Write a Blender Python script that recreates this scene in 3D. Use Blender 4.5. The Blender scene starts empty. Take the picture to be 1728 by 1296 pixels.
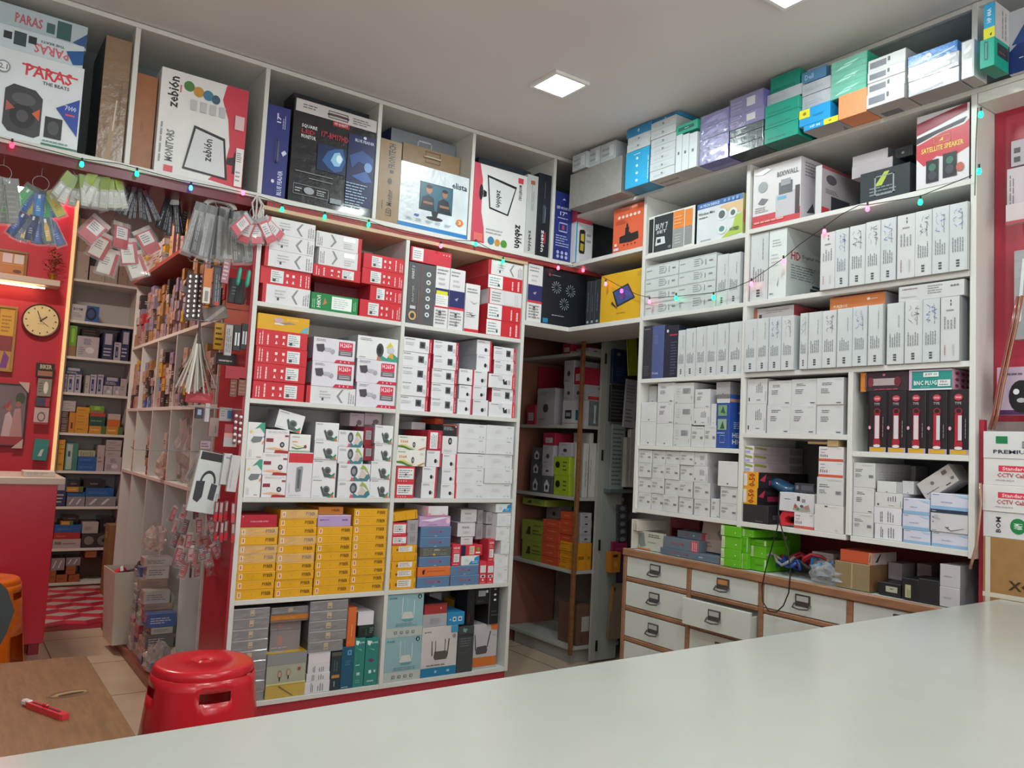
import bpy, bmesh, math, random
from mathutils import Vector, Matrix
rnd = random.Random(7)
C = bpy.context.scene.collection
SC = bpy.context.scene
# ------------------------------------------------------------------ camera, world, lights, exposure
EYE = 1.25
F_ = Vector((0.57427521, 0.81499722, 0.07737902)); RT = Vector((0.81410765, -0.57847997, 0.05088873)); UP = Vector((-0.08623638, -0.03377071, 0.99570218))
FPX = 1363.81
cam = bpy.data.cameras.new('camera'); cam.sensor_width = 36; cam.lens = 36 * FPX / 1728; cam.clip_start = .02
camo = bpy.data.objects.new('camera', cam); C.objects.link(camo)
camo.matrix_world = Matrix(((RT.x, UP.x, -F_.x, 0), (RT.y, UP.y, -F_.y, 0), (RT.z, UP.z, -F_.z, EYE), (0, 0, 0, 1)))
SC.camera = camo
SC.view_settings.view_transform = 'Standard'; SC.view_settings.look = 'None'
SC.view_settings.gamma = 1; SC.view_settings.use_curve_mapping = False
SC.view_settings.exposure = 0.0
W = bpy.data.worlds.new('world'); SC.world = W; W.use_nodes = True
W.node_tree.nodes['Background'].inputs[0].default_value = (.75, .82, 1, 1); W.node_tree.nodes['Background'].inputs[1].default_value = .12
def area(loc, sx, sy, power, col, rot=(0, 0, 0), name='lamp_light'):
    l = bpy.data.lights.new(name, 'AREA'); l.shape = 'RECTANGLE'; l.size = sx; l.size_y = sy; l.energy = power; l.color = col
    o = bpy.data.objects.new(name, l); C.objects.link(o); o.location = loc; o.rotation_euler = rot; return o
CEIL = 2.87
LAMPS = [(2.12, 2.76), (2.25, 1.66), (.85, 1.9), (1.35, .35), (-.4, .6), (-.5, -1.0), (1.4, -1.2)]
LPOW = [10, 7.5, 15, 15, 16, 13, 12]
for (x, y), p in zip(LAMPS, LPOW): area((x, y, CEIL - .022), .15, .15, p, (.88, 1, .985))
area((.15, 5.3, 3.13), .5, .12, 42, (1, .88, .74))       # lamp of the back room
area((.3, -2.2, 1.45), 4.2, 2.2, 90, (.97, 1, .94), (math.radians(90), 0, 0), 'added_fill_light')     # unseen fill added behind the camera to brighten the shelves
area((.42, 6.98, 2.985), .3, .03, 5, (1, .75, .85), (math.radians(90), 0, 0))
# ------------------------------------------------------------------ pixel <-> place
def ray(px, py): return F_ + RT * ((px - 864) / FPX) - UP * ((py - 648) / FPX)
def onY(px, py, y):
    d = ray(px, py); t = y / d.y; return (d.x * t, y, EYE + d.z * t)
def onX(px, py, x):
    d = ray(px, py); t = x / d.x; return (x, d.y * t, EYE + d.z * t)
def onZ(px, py, z):
    d = ray(px, py); t = (z - EYE) / d.z; return (d.x * t, d.y * t, z)
# ------------------------------------------------------------------ materials
def lin(c): return tuple((v / 12.92 if v <= .04045 else ((v + .055) / 1.055) ** 2.4) for v in c)
def hexc(h): return lin(tuple(int(h[i:i + 2], 16) / 255 for i in (0, 2, 4)))
MC = {}
def mat(h, rough=.45, kind='paper', emit=0, metal=0):
    k = (h, rough, kind, emit, metal)
    if k in MC: return MC[k]
    m = bpy.data.materials.new(kind + '_' + h); m.use_nodes = True; MC[k] = m
    nt = m.node_tree; b = nt.nodes['Principled BSDF']; col = hexc(h)
    b.inputs['Roughness'].default_value = rough; b.inputs['Metallic'].default_value = metal
    b.inputs['Base Color'].default_value = (*col, 1)
    N = nt.nodes.new; L = nt.links.new
    if emit:
        b.inputs['Emission Color'].default_value = (*col, 1); b.inputs['Emission Strength'].default_value = emit
        return m
    tc = N('ShaderNodeTexCoord'); n = N('ShaderNodeTexNoise'); L(tc.outputs['Object'], n.inputs['Vector'])
    mx = N('ShaderNodeMix'); mx.data_type = 'RGBA'; mx.blend_type = 'MULTIPLY'; mx.inputs[6].default_value = (*col, 1)
    rp = N('ShaderNodeValToRGB'); L(n.outputs['Fac'], rp.inputs[0]); L(rp.outputs[0], mx.inputs[7]); L(mx.outputs[2], b.inputs['Base Color'])
    rp.color_ramp.elements[0].position = .3; rp.color_ramp.elements[1].position = .7
    n.inputs['Scale'].default_value = 9; lo = .93; mx.inputs[0].default_value = 1
    bump = N('ShaderNodeBump'); bs = .02; src = n
    if kind == 'film':
        n2 = N('ShaderNodeTexNoise'); n2.inputs['Scale'].default_value = 28; n2.inputs['Detail'].default_value = 3; L(tc.outputs['Object'], n2.inputs['Vector'])
        src = n2; bs = .35; b.inputs['Coat Weight'].default_value = .8; b.inputs['Coat Roughness'].default_value = .08; lo = .8
    elif kind == 'brushed':
        mp = N('ShaderNodeMapping'); mp.inputs['Scale'].default_value = (1, 1, 30); L(tc.outputs['Object'], mp.inputs[0]); L(mp.outputs[0], n.inputs['Vector']); lo = .8
    elif kind == 'card':
        n.inputs['Scale'].default_value = 30; n.inputs['Detail'].default_value = 6; lo = .86
    elif kind == 'wood':
        mp = N('ShaderNodeMapping'); mp.inputs['Scale'].default_value = (16, 2.2, 16); L(tc.outputs['Object'], mp.inputs[0]); L(mp.outputs[0], n.inputs['Vector'])
        n.inputs['Scale'].default_value = 4; n.inputs['Detail'].default_value = 5; n.inputs['Distortion'].default_value = .5; lo = .62
    elif kind == 'laminate': lo = .97; bs = .005
    elif kind == 'plaster': n.inputs['Scale'].default_value = 2; lo = .95; bs = .04
    rp.color_ramp.elements[0].color = (lo, lo, lo, 1); rp.color_ramp.elements[1].color = (1, 1, 1, 1)
    bump.inputs['Strength'].default_value = bs; bump.inputs['Distance'].default_value = .01
    L(src.outputs['Fac'], bump.inputs['Height']); L(bump.outputs[0], b.inputs['Normal'])
    return m
def clear_mat(h='dfe6e6', a=.22, key='clear'):
    k = (h, a, key)
    if k in MC: return MC[k]
    m = bpy.data.materials.new('clear_film_' + h); m.use_nodes = True; MC[k] = m; nt = m.node_tree
    b = nt.nodes['Principled BSDF']; b.inputs['Base Color'].default_value = (*hexc(h), 1); b.inputs['Roughness'].default_value = .12; b.inputs['Alpha'].default_value = a
    b.inputs['Coat Weight'].default_value = .6
    tc = nt.nodes.new('ShaderNodeTexCoord'); n = nt.nodes.new('ShaderNodeTexNoise'); n.inputs['Scale'].default_value = 22; n.inputs['Detail'].default_value = 3
    bp = nt.nodes.new('ShaderNodeBump'); bp.inputs['Strength'].default_value = .6; bp.inputs['Distance'].default_value = .02
    nt.links.new(tc.outputs['Object'], n.inputs['Vector']); nt.links.new(n.outputs['Fac'], bp.inputs['Height']); nt.links.new(bp.outputs[0], b.inputs['Normal'])
    return m
# ------------------------------------------------------------------ mesh collector
class MB:
    def __init__(s): s.v = []; s.f = []; s.m = []; s.mats = []
    def mi(s, m):
        if m not in s.mats: s.mats.append(m)
        return s.mats.index(m)
    def face(s, pts, m):
        i = len(s.v); s.v += [tuple(p) for p in pts]; s.f.append(tuple(range(i, i + len(pts)))); s.m.append(s.mi(m))
    def box(s, a, b, m, ch=0.0, M=None):
        bm = bmesh.new(); bmesh.ops.create_cube(bm, size=1)
        sz = [max(1e-4, abs(b[i] - a[i])) for i in range(3)]
        for v in bm.verts: v.co = Vector([(a[i] + b[i]) / 2 + v.co[i] * sz[i] for i in range(3)])
        if ch: bmesh.ops.bevel(bm, geom=bm.edges[:], offset=min(ch, min(sz) * .4), segments=1, affect='EDGES')
        s.bm(bm, m, M)
    def bm(s, bm, m, M=None):
        bm.verts.index_update(); i = len(s.v); k = s.mi(m)
        for v in bm.verts: s.v.append(tuple(M @ v.co if M else v.co))
        for f in bm.faces: s.f.append(tuple(v.index + i for v in f.verts)); s.m.append(k)
        bm.free()
    def tube(s, pts, r, m, n=8, cap=True):
        pts = [Vector(p) for p in pts]; rr = r if isinstance(r, (list, tuple)) else [r] * len(pts)
        i0 = len(s.v); k = s.mi(m); up = None
        for j, p in enumerate(pts):
            t = (pts[min(j + 1, len(pts) - 1)] - pts[max(j - 1, 0)]).normalized()
            if up is None: up = Vector((0, 0, 1)) if abs(t.z) < .9 else Vector((1, 0, 0))
            a = t.cross(up).normalized(); b = a.cross(t).normalized(); up = b
            for q in range(n):
                w = 2 * math.pi * q / n; s.v.append(tuple(p + a * math.cos(w) * rr[j] + b * math.sin(w) * rr[j]))
        for j in range(len(pts) - 1):
            for q in range(n):
                s.f.append((i0 + j * n + q, i0 + j * n + (q + 1) % n, i0 + (j + 1) * n + (q + 1) % n, i0 + (j + 1) * n + q)); s.m.append(k)
        if cap:
            s.f.append(tuple(i0 + q for q in range(n))[::-1]); s.m.append(k)
            s.f.append(tuple(i0 + (len(pts) - 1) * n + q for q in range(n))); s.m.append(k)
    def lathe(s, prof, m, n=24, c=(0, 0, 0)):
        i0 = len(s.v); k = s.mi(m)
        for r, z in prof:
            for q in range(n):
                w = 2 * math.pi * q / n; s.v.append((c[0] + r * math.cos(w), c[1] + r * math.sin(w), c[2] + z))
        for j in range(len(prof) - 1):
            for q in range(n):
                s.f.append((i0 + j * n + q, i0 + j * n + (q + 1) % n, i0 + (j + 1) * n + (q + 1) % n, i0 + (j + 1) * n + q)); s.m.append(k)
    def build(s, name, parent=None, smooth=False, loc=None, rot=None):
        me = bpy.data.meshes.new(name); me.from_pydata(s.v, [], s.f)
        for m in s.mats: me.materials.append(m)
        me.polygons.foreach_set('material_index', s.m)
        if smooth: me.polygons.foreach_set('use_smooth', [True] * len(me.polygons))
        me.update(); o = bpy.data.objects.new(name, me); C.objects.link(o)
        if parent: o.parent = parent
        if loc: o.location = loc
        if rot: o.rotation_euler = rot
        return o
def tag(o, label, cat, group=None, kind=None):
    if kind: o['kind'] = kind
    if label: o['label'] = label
    if cat: o['category'] = cat
    if group: o['group'] = group
    return o
def thing(name, label, cat, loc=(0, 0, 0), rz=0, group=None):
    o = bpy.data.objects.new(name, None); o.empty_display_size = .05; C.objects.link(o); o.location = loc; o.rotation_euler = (0, 0, rz)
    return tag(o, label, cat, group)
def struct(name, mb):
    o = mb.build(name); o['kind'] = 'structure'; return o
# ------------------------------------------------------------------ lettering
TC = {}
def glyphs(txt):
    if txt in TC: return TC[txt]
    cu = bpy.data.curves.new('t', 'FONT'); cu.body = txt; cu.resolution_u = 1; cu.offset = .022
    ob = bpy.data.objects.new('t', cu); C.objects.link(ob); bpy.context.view_layer.update()
    me = bpy.data.meshes.new_from_object(ob.evaluated_get(bpy.context.evaluated_depsgraph_get()))
    vs = [(v.co.x, v.co.y) for v in me.vertices]; fs = [tuple(p.vertices) for p in me.polygons]
    bpy.data.objects.remove(ob); bpy.data.meshes.remove(me); bpy.data.curves.remove(cu)
    x0 = min(v[0] for v in vs); x1 = max(v[0] for v in vs); y0 = min(v[1] for v in vs); y1 = max(v[1] for v in vs)
    TC[txt] = ([((x - x0) / (x1 - x0), (y - y0) / (y1 - y0)) for x, y in vs], fs); return TC[txt]
# ------------------------------------------------------------------ printed art on a face; P(u,v,k) -> point
def paint(mb, P, prims, seed=0):
    r = random.Random(seed); k = 0
    for pr in prims:
        k += 1; t = pr[0]; col = pr[-1] if t != 't' else pr[6]
        m = mat(col, .4)
        if t == 'r': _, u0, v0, u1, v1, _c = pr; mb.face([P(u0, v0, k), P(u1, v0, k), P(u1, v1, k), P(u0, v1, k)], m)
        elif t == 'p': mb.face([P(a, b, k) for a, b in pr[1]], m)
        elif t == 'e':
            _, cu, cv, ru, rv, _c = pr; mb.face([P(cu + ru * math.cos(i * math.pi / 9), cv + rv * math.sin(i * math.pi / 9), k) for i in range(18)], m)
        elif t == 'o':   # outline rectangle
            _, u0, v0, u1, v1, w, _c = pr; h = w
            for a in ((u0, v0, u1, v0 + h), (u0, v1 - h, u1, v1), (u0, v0, u0 + w, v1), (u1 - w, v0, u1, v1)): mb.face([P(a[0], a[1], k), P(a[2], a[1], k), P(a[2], a[3], k), P(a[0], a[3], k)], m)
        elif t == 'l':   # rows of fine print
            _, u0, v0, u1, v1, n, _c = pr
            hor = True
            for i in range(n):
                y = v0 + (v1 - v0) * (i + .3) / n; h = (v1 - v0) / n * .38; e = u1 - r.random() * .35 * (u1 - u0); x = u0
                while x < e - .01:
                    w = (u1 - u0) * r.uniform(.1, .3); w = min(w, e - x); mb.face([P(x, y, k), P(x + w * .85, y, k), P(x + w * .85, y + h, k), P(x, y + h, k)], m); x += w
        elif t == 'c':   # columns of fine print (sideways text)
            _, u0, v0, u1, v1, n, _c = pr
            for i in range(n):
                x = u0 + (u1 - u0) * (i + .3) / n; w = (u1 - u0) / n * .38; e = v1 - r.random() * .35 * (v1 - v0); y = v0
                while y < e - .01:
                    h = (v1 - v0) * r.uniform(.12, .3); h = min(h, e - y); mb.face([P(x, y, k), P(x + w, y, k), P(x + w, y + h * .85, k), P(x, y + h * .85, k)], m); y += h
        elif t == 's':   # pen scribble
            _, u0, v0, u1, v1, n, _c = pr; px = None
            for i in range(n):
                a = (r.uniform(u0, u1), v0 + (v1 - v0) * (i + r.random()) / n)
                if px:
                    dx, dy = a[0] - px[0], a[1] - px[1]; l = math.hypot(dx, dy) or 1; ox, oy = -dy / l * .011 + .004, dx / l * .004
                    mb.face([P(px[0] + ox, px[1] + oy, k), P(px[0] - ox, px[1] - oy, k), P(a[0] - ox, a[1] - oy, k), P(a[0] + ox, a[1] + oy, k)], m)
                px = a if (i + 1) % 4 else None
        elif t == 't':
            _, txt, u0, v0, u1, v1, _c, rot = (list(pr) + [0])[:8]
            vs, fs = glyphs(txt)
            for f in fs:
                q = []
                for i in f:
                    a, b = vs[i]
                    if rot == 90: a, b = 1 - b, a
                    elif rot == -90: a, b = b, 1 - a
                    elif rot == 180: a, b = 1 - a, 1 - b
                    q.append(P(u0 + a * (u1 - u0), v0 + b * (v1 - v0), k))
                mb.face(q, m)
EPS0, EPS1 = .0006, .00022
def carton_mesh(w, d, h, base, arts, seed, rough=.42, kind='paper'):
    mb = MB(); mb.box((-w / 2, -d / 2, 0), (w / 2, d / 2, h), mat(base, rough, kind), .0012)
    for fc, prims in arts.items():
        if fc == 'f': P = lambda u, v, k: ((u - .5) * w, -d / 2 - EPS0 - EPS1 * k, v * h)
        elif fc == 'r': P = lambda u, v, k: (w / 2 + EPS0 + EPS1 * k, (u - .5) * d, v * h)
        elif fc == 'l': P = lambda u, v, k: (-w / 2 - EPS0 - EPS1 * k, (.5 - u) * d, v * h)
        elif fc == 't': P = lambda u, v, k: ((u - .5) * w, (v - .5) * d, h + EPS0 + EPS1 * k)
        elif fc == 'b': P = lambda u, v, k: ((u - .5) * w, (.5 - v) * d, -EPS0 - EPS1 * k)
        paint(mb, P, prims, seed)
    if h > .05 and w > .05 and 'f' in arts:     # tuck seam of the lid
        pass
    return mb
# ------------------------------------------------------------------ setting dimensions
YL = 3.456; XR = 2.804; DEP = .38
XL0, XL1, XL2 = 1.065, 1.779, 2.489           # back unit uprights
ZL = [.12, .5485, .979, 1.40, 1.82, 2.287]
XT = [-.02, .520, 1.047, 1.591, 2.122, 2.655]   # top row uprights
YR0, YR1, YR2 = 2.894, 2.260, 1.312           # right unit uprights
T = .02
YRM = 1.755
# ------------------------------------------------------------------ structure
LAM = mat('d2d1cd', .38, 'laminate'); LAMB = mat('bcb6b5', .5, 'laminate'); DKB = mat('8a8688', .5, 'laminate'); REDL = mat('a82c3a', .28, 'laminate'); MAR = mat('6a1c2a', .35, 'laminate')
WOODT = mat('9c6e50', .45, 'wood'); PL = mat('c2c1be', .9, 'plaster'); CEILM = mat('d9d8d6', .6, 'plaster')
def slab(name, a, b, m, kind=True):
    mb = MB(); mb.box(a, b, m); o = mb.build(name)
    if kind: o['kind'] = 'structure'
    return o
def tile_mat():
    m = bpy.data.materials.new('beige_floor_tile'); m.use_nodes = True; nt = m.node_tree; b = nt.nodes['Principled BSDF']; b.inputs['Roughness'].default_value = .22
    tc = nt.nodes.new('ShaderNodeTexCoord'); br = nt.nodes.new('ShaderNodeTexBrick'); nz = nt.nodes.new('ShaderNodeTexNoise'); mx = nt.nodes.new('ShaderNodeMix'); mx.data_type = 'RGBA'; mx.blend_type = 'MULTIPLY'; mx.inputs[0].default_value = .5
    br.offset = 0; br.inputs['Scale'].default_value = 1.0; br.inputs['Brick Width'].default_value = .6; br.inputs['Row Height'].default_value = .6; br.inputs['Mortar Size'].default_value = .004
    br.inputs['Color1'].default_value = (*hexc('cdb8a2'), 1); br.inputs['Color2'].default_value = (*hexc('c6b098'), 1); br.inputs['Mortar'].default_value = (*hexc('7a6654'), 1)
    nz.inputs['Scale'].default_value = 5; nz.inputs['Detail'].default_value = 6; rp = nt.nodes.new('ShaderNodeValToRGB'); rp.color_ramp.elements[0].color = (.6, .55, .5, 1)
    L = nt.links.new; L(tc.outputs['Object'], br.inputs['Vector']); L(tc.outputs['Object'], nz.inputs['Vector']); L(nz.outputs['Fac'], rp.inputs[0]); L(br.outputs['Color'], mx.inputs[6]); L(rp.outputs[0], mx.inputs[7]); L(mx.outputs[2], b.inputs['Base Color'])
    return m
slab('floor', (-2.2, -2.4, -.05), (3.8, 8.0, 0), tile_mat())
# patterned vinyl of the back room: tumbling blocks
mb = MB(); tri = [mat('c5283f', .3), mat('a01c32', .3), mat('b3a6a4', .3)]
s = .125; hh = s * math.sqrt(3) / 2
mb.face([(-.2, 5.63, .002), (1.36, 5.63, .002), (1.36, 7.12, .002), (-.2, 7.12, .002)], tri[1])
for j in range(-1, 12):
    for i in range(-2, 12):
        cx = -.1 + i * 2 * hh + (j % 2) * hh; cy = 5.66 + j * 1.5 * s
        if not (-.1 < cx < 1.26 and 5.72 < cy < 7.03): continue
        P = [(cx + s * math.cos(math.pi / 6 + k * math.pi / 3), cy + s * math.sin(math.pi / 6 + k * math.pi / 3), .0035) for k in range(6)]; c = (cx, cy, .0035)
        mb.face([c, P[0], P[1], P[2]], tri[2]); mb.face([c, P[2], P[3], P[4]], tri[0]); mb.face([c, P[4], P[5], P[0]], tri[1])
tag(mb.build('floor_mat'), 'red and pink cube-patterned vinyl mat in front of the far bookcase', 'mat')
slab('ceiling', (-2.2, -2.4, CEIL), (3.8, 3.84, CEIL + .1), CEILM)
slab('ceiling_back', (-1.2, 3.84, 3.16), (1.5, 8.0, 3.26), mat('c9b8a8', .9, 'plaster'))
slab('ceiling_alcove', (1.5, 3.84, CEIL), (3.8, 4.6, CEIL + .1), PL)
slab('wall_left', (-2.2, -2.4, 0), (-2.1, 3.9, CEIL), PL)
slab('wall_front', (-2.1, -2.4, 0), (3.3, -2.3, CEIL), PL)
for nm_, a_, b_ in (('added_window_post_1', (-2.0, -2.30, .3), (-1.94, -2.24, 2.6)), ('added_window_post_2', (2.54, -2.30, .3), (2.6, -2.24, 2.6)), ('added_window_rail', (-1.939, -2.30, 2.54), (2.539, -2.24, 2.6))): slab(nm_, a_, b_, mat('77787a', .4, metal=.6))  # invented window frame, unseen, put in to go with the fill light
slab('wall_right', (3.2, -2.4, 0), (3.3, 2.90, CEIL), mat('8c2c3c', .5, 'plaster'))
slab('wall_rear_room_left', (-1.2, 3.9, 0), (-1.1, 8.0, 3.16), mat('b02438', .5, 'plaster'))
slab('wall_rear_room_back', (-1.1, 7.07, 0), (.745, 7.45, 3.16), mat('c42a3c', .5, 'plaster'))
slab('wall_rear_room_far', (.745, 7.46, 0), (1.5, 7.56, 3.16), PL)
slab('wall_rear_room_right', (1.42, 3.86, 0), (1.50, 7.46, 3.16), PL)
slab('wall_above_overhead', (-2.1, 3.86, CEIL), (1.42, 3.9, 3.16), PL)
slab('wall_entrance_left', (-2.1, 3.47, 0), (-.75, 3.57, 2.26), mat('94202e', .4, 'plaster'))
slab('wall_alcove_back', (1.5, 4.5, 0), (3.7, 4.6, CEIL), mat('a08c82', .8, 'plaster'))
slab('wall_alcove_right', (3.7, 2.9, 0), (3.8, 4.6, CEIL), mat('9a9490', .8, 'plaster'))
slab('wall_alcove_side', (3.21, 2.9, 0), (3.7, 2.94, CEIL), PL)
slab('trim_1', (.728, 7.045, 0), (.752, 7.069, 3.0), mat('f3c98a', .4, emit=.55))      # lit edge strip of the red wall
def shelf_unit(name, label, parts, cat='shelves'):
    t = thing(name, label, cat, (0, 0, 0))
    for nm, a, b, m in parts:
        mb = MB(); mb.box(a, b, m, .001); o = mb.build(nm, t)
    return t
# ------------------------------------------------------------------ back wall unit
B_ = YL + DEP
p = [('kickboard', (XL0, YL + .01, 0), (XL2, YL + .03, .098), REDL), ('red_side_cladding', (XL0 - .02, YL + .004, 0), (XL0 - .0105, B_, 2.22), REDL)]
for x in (XL0, XL1, XL2): p.append(('upright', (x - .01, YL, .1 if x != XL0 else 0), (x + .01, B_ - .01, 2.222), LAM))
for i, (xa, xb) in enumerate(((XL0, XL1), (XL1, XL2))):
    for z in ZL[:5]: p.append(('shelf', (xa + .0102, YL + .001, z - T), (xb - .0102, B_ - .012, z), LAM))
p.append(('top_board', (XL0, YL - .002, 2.2225), (XL2 + .01, B_, 2.240), mat('c8a98c', .5, 'laminate')))
p.append(('back_panel', (XL0, B_ - .0095, .1), (XL2, B_, 2.222), LAMB))
shelf_unit('shelving_unit', 'tall white two-bay shelving unit with red kickboard, left of the doorway', p)
# overhead row
XO = [-1.6, -1.08, -.55] + XT
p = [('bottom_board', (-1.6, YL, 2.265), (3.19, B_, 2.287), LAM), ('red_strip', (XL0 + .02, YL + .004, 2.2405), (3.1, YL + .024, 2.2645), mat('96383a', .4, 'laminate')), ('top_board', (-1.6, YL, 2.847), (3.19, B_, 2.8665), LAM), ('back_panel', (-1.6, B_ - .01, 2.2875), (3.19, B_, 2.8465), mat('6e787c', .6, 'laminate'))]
for x in XO: p.append(('upright', (x - .0095, YL + .001, 2.2875), (x + .0095, B_ - .0105, 2.8465), LAM))
shelf_unit('overhead_cupboard', 'long white row of open cupboards under the ceiling, back wall', p, 'cupboard')
p = [('soffit_board', (-1.6, YL + .012, 2.225), (XL0 - .03, 3.90, 2.2645), MAR), ('fascia_board', (-1.6, YL + .012, 2.15), (-.80, YL + .03, 2.2245), MAR)]
shelf_unit('soffit_panel', 'dark red panel under the overhead cupboards across the passage', p, 'panel')
# corner boards above the doorway
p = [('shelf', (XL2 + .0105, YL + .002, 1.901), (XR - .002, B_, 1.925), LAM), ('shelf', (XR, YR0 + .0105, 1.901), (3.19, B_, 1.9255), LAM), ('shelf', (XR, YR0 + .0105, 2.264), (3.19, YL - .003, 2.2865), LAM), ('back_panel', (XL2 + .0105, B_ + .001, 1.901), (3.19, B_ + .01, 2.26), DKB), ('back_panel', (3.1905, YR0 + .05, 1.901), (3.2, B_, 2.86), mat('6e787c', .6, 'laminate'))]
shelf_unit('corner_shelf', 'white corner shelves bridging the doorway between the two units', p)
# right unit
Bx = XR + DEP
p = []
for y, za, zb in ((YR0, .96, 2.538), (YR1, .96, 2.538), (YR2, .96, 2.538), (YRM, .9855, 1.599)): p.append(('upright', (XR, y - .0098, za), (Bx - .01, y + .0098, zb), LAM))
p.append(('upright', (XR, YR2 - .0098, 2.5565), (Bx, YR2 + .0098, 2.866), LAM))
for z in (.985, 1.291, 1.615, 1.926, 2.235): p.append(('shelf', (XR + .001, YR1 + .01, z - T), (Bx - .012, YR0 - .01, z - .0002), LAM))
for z in (1.617, 1.926, 2.245): p.append(('shelf', (XR + .001, YR2 + .01, z - T), (Bx - .012, YR1 - .01, z - .0002), LAM))
for z, a, c in ((.985, YR2, YRM), (1.299, YR2, YRM), (.985, YRM, YR1), (1.36, YRM, YR1)): p.append(('shelf', (XR + .001, a + .01, z - T), (Bx - .012, c - .01, z - .0002), LAM))
p.append(('top_board', (XR - .003, .4, 2.5385), (Bx, 3.45, 2.5558), LAM))
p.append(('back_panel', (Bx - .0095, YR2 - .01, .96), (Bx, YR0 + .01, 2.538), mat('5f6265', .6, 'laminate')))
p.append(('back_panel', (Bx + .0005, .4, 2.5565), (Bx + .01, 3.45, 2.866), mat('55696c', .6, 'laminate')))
p.append(('top_rail', (XR + .002, .4, 2.848), (XR + .02, 2.0, 2.866), LAM))
shelf_unit('shelving_unit', 'wide white shelving unit on the right wall above the drawers', p)
# red panelled recess beyond the unit
p = [('narrow_red_panel', (2.83, 1.285, .79), (2.85, YR2 - .012, 1.4195), mat('ab2c40', .35, 'laminate')), ('side_panel', (2.86, .55, .79), (3.19, .56, 2.5375), REDL), ('red_panel', (2.93, 1.18, 1.42), (2.95, YR2 - .012, 2.5375), mat('ab2c40', .35, 'laminate')), ('red_panel', (3.14, .56, 1.42), (3.19, 1.179, 2.5375), mat('9c2436', .35, 'laminate')), ('lower_board', (XR, .4, 2.50), (Bx, YR2 - .012, 2.5375), LAM)]
shelf_unit('wall_recess', 'red lined recess at the right edge with hanging packs', p, 'recess')
# ------------------------------------------------------------------ drawer cabinet
XC = 2.785; CT = .785
cab = thing('drawer_cabinet', 'long white drawer cabinet with wooden edging under the right unit', 'cabinet', (0, 0, 0))
mb = MB(); mb.box((XC + .022, .6, 0), (3.195, 2.925, .745), mat('8c8a86', .5, 'laminate')); mb.build('body', cab)
mb = MB(); mb.box((XC + .012, .6, .7455), (3.195, 2.93, CT), mat('c6cac4', .3, 'laminate'), .002); mb.build('countertop', cab)
mb = MB(); mb.box((XC - .008, .6, .752), (XC + .0115, 2.935, CT + .002), WOODT, .005); mb.build('wooden_edge', cab)
def rail(a, b):
    mb = MB(); mb.box(a, b, WOODT, .004); mb.build('wooden_rail', cab)
ys = [2.925, 2.513, 2.125, 1.732, 1.33, .95]; zs = [.752, .642, .503, .359, .21]
for y in ys: rail((XC + .001, y - .012, .05), (XC + .0215, y + .012, .7515))
for k, (ya, yb) in enumerate(zip(ys, ys[1:])):
    for z in (zs[1:] if k < 2 else zs[1:2]): rail((XC + .002, yb + .0125, z - .01), (XC + .0215, ya - .0125, z + .01))
def pull(par, yc, zc, x, tone='6d6e72', note=None):
    m = mat(tone, .35, 'brushed', metal=.8); mb = MB()
    mb.box((x - .004, yc - .034, zc - .022), (x, yc + .034, zc + .024), m, .002)
    mb.box((x - .0055, yc - .026, zc - .002), (x - .0042, yc + .026, zc + .018), mat(note or 'a8a8a6', .6))
    mb.tube([(x - .004, yc - .036, zc - .012), (x - .02, yc - .034, zc - .026), (x - .024, yc, zc - .03), (x - .02, yc + .034, zc - .026), (x - .004, yc + .036, zc - .012)], .0035, m, 6)
    return mb.build('handle', par)
DRW = mat('c4c8c2', .35, 'laminate')
for k, (ya, yb) in enumerate(zip(ys, ys[1:])):
    for j in range(4 if k < 2 else 2):
        zt = (zs[j] if j == 0 else zs[j] - .01) - .003
        zb = (zs[j + 1] + .0125) if (k < 2 or j == 0) else .1
        if j == 3: zb = .09
        out = .05 if (k == 1 and j == 1) else 0
        mb = MB(); mb.box((XC - out + .004, yb + .014, zb), (XC - out + .0205, ya - .014, zt), DRW, .002)
        if out: mb.box((XC - out + .021, yb + .02, zb + .01), (XC + .0215, yb + .03, zt - .02), DRW); mb.box((XC - out + .021, ya - .03, zb + .01), (XC + .0215, ya - .02, zt - .02), DRW)
        d = mb.build('drawer', cab)
        if k < 4 and not (k >= 2 and j > 0): pull(d, (ya + yb) / 2, (zb + zt) / 2 + .01, XC - out + .004, note='b07a48' if (k == 1 and j == 0) else None)
# ------------------------------------------------------------------ front counter
A = [onZ(0, 1278, .85), onZ(1728, 1005, .85)]
def cy(x): return A[0][1] + (A[1][1] - A[0][1]) * (x - A[0][0]) / (A[1][0] - A[0][0])
ct = thing('shop_counter', 'long white glossy counter top in the foreground', 'counter', (0, 0, 0))
def prism(pts, z0, z1, m, name, par):
    mb = MB(); n = len(pts); mb.face([(x, y, z1) for x, y in pts], m); mb.face([(x, y, z0) for x, y in pts[::-1]], m)
    for i in range(n):
        (a, b_), (c, d) = pts[i], pts[(i + 1) % n]; mb.face([(a, b_, z0), (c, d, z0), (c, d, z1), (a, b_, z1)], m)
    o = mb.build(name, par); return o
ctm = mat('a9aaa3', .2, 'laminate')
prism([(-1.6, .35), (2.775, .35), (2.775, cy(2.775)), (-1.6, cy(-1.6))], .815, .85, ctm, 'counter_top', ct)
prism([(-1.5, .42), (2.70, .42), (2.70, cy(2.70) - .06), (-1.5, cy(-1.5) - .06)], 0, .8145, mat('9a1e2c', .4, 'laminate'), 'counter_body', ct)
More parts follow.
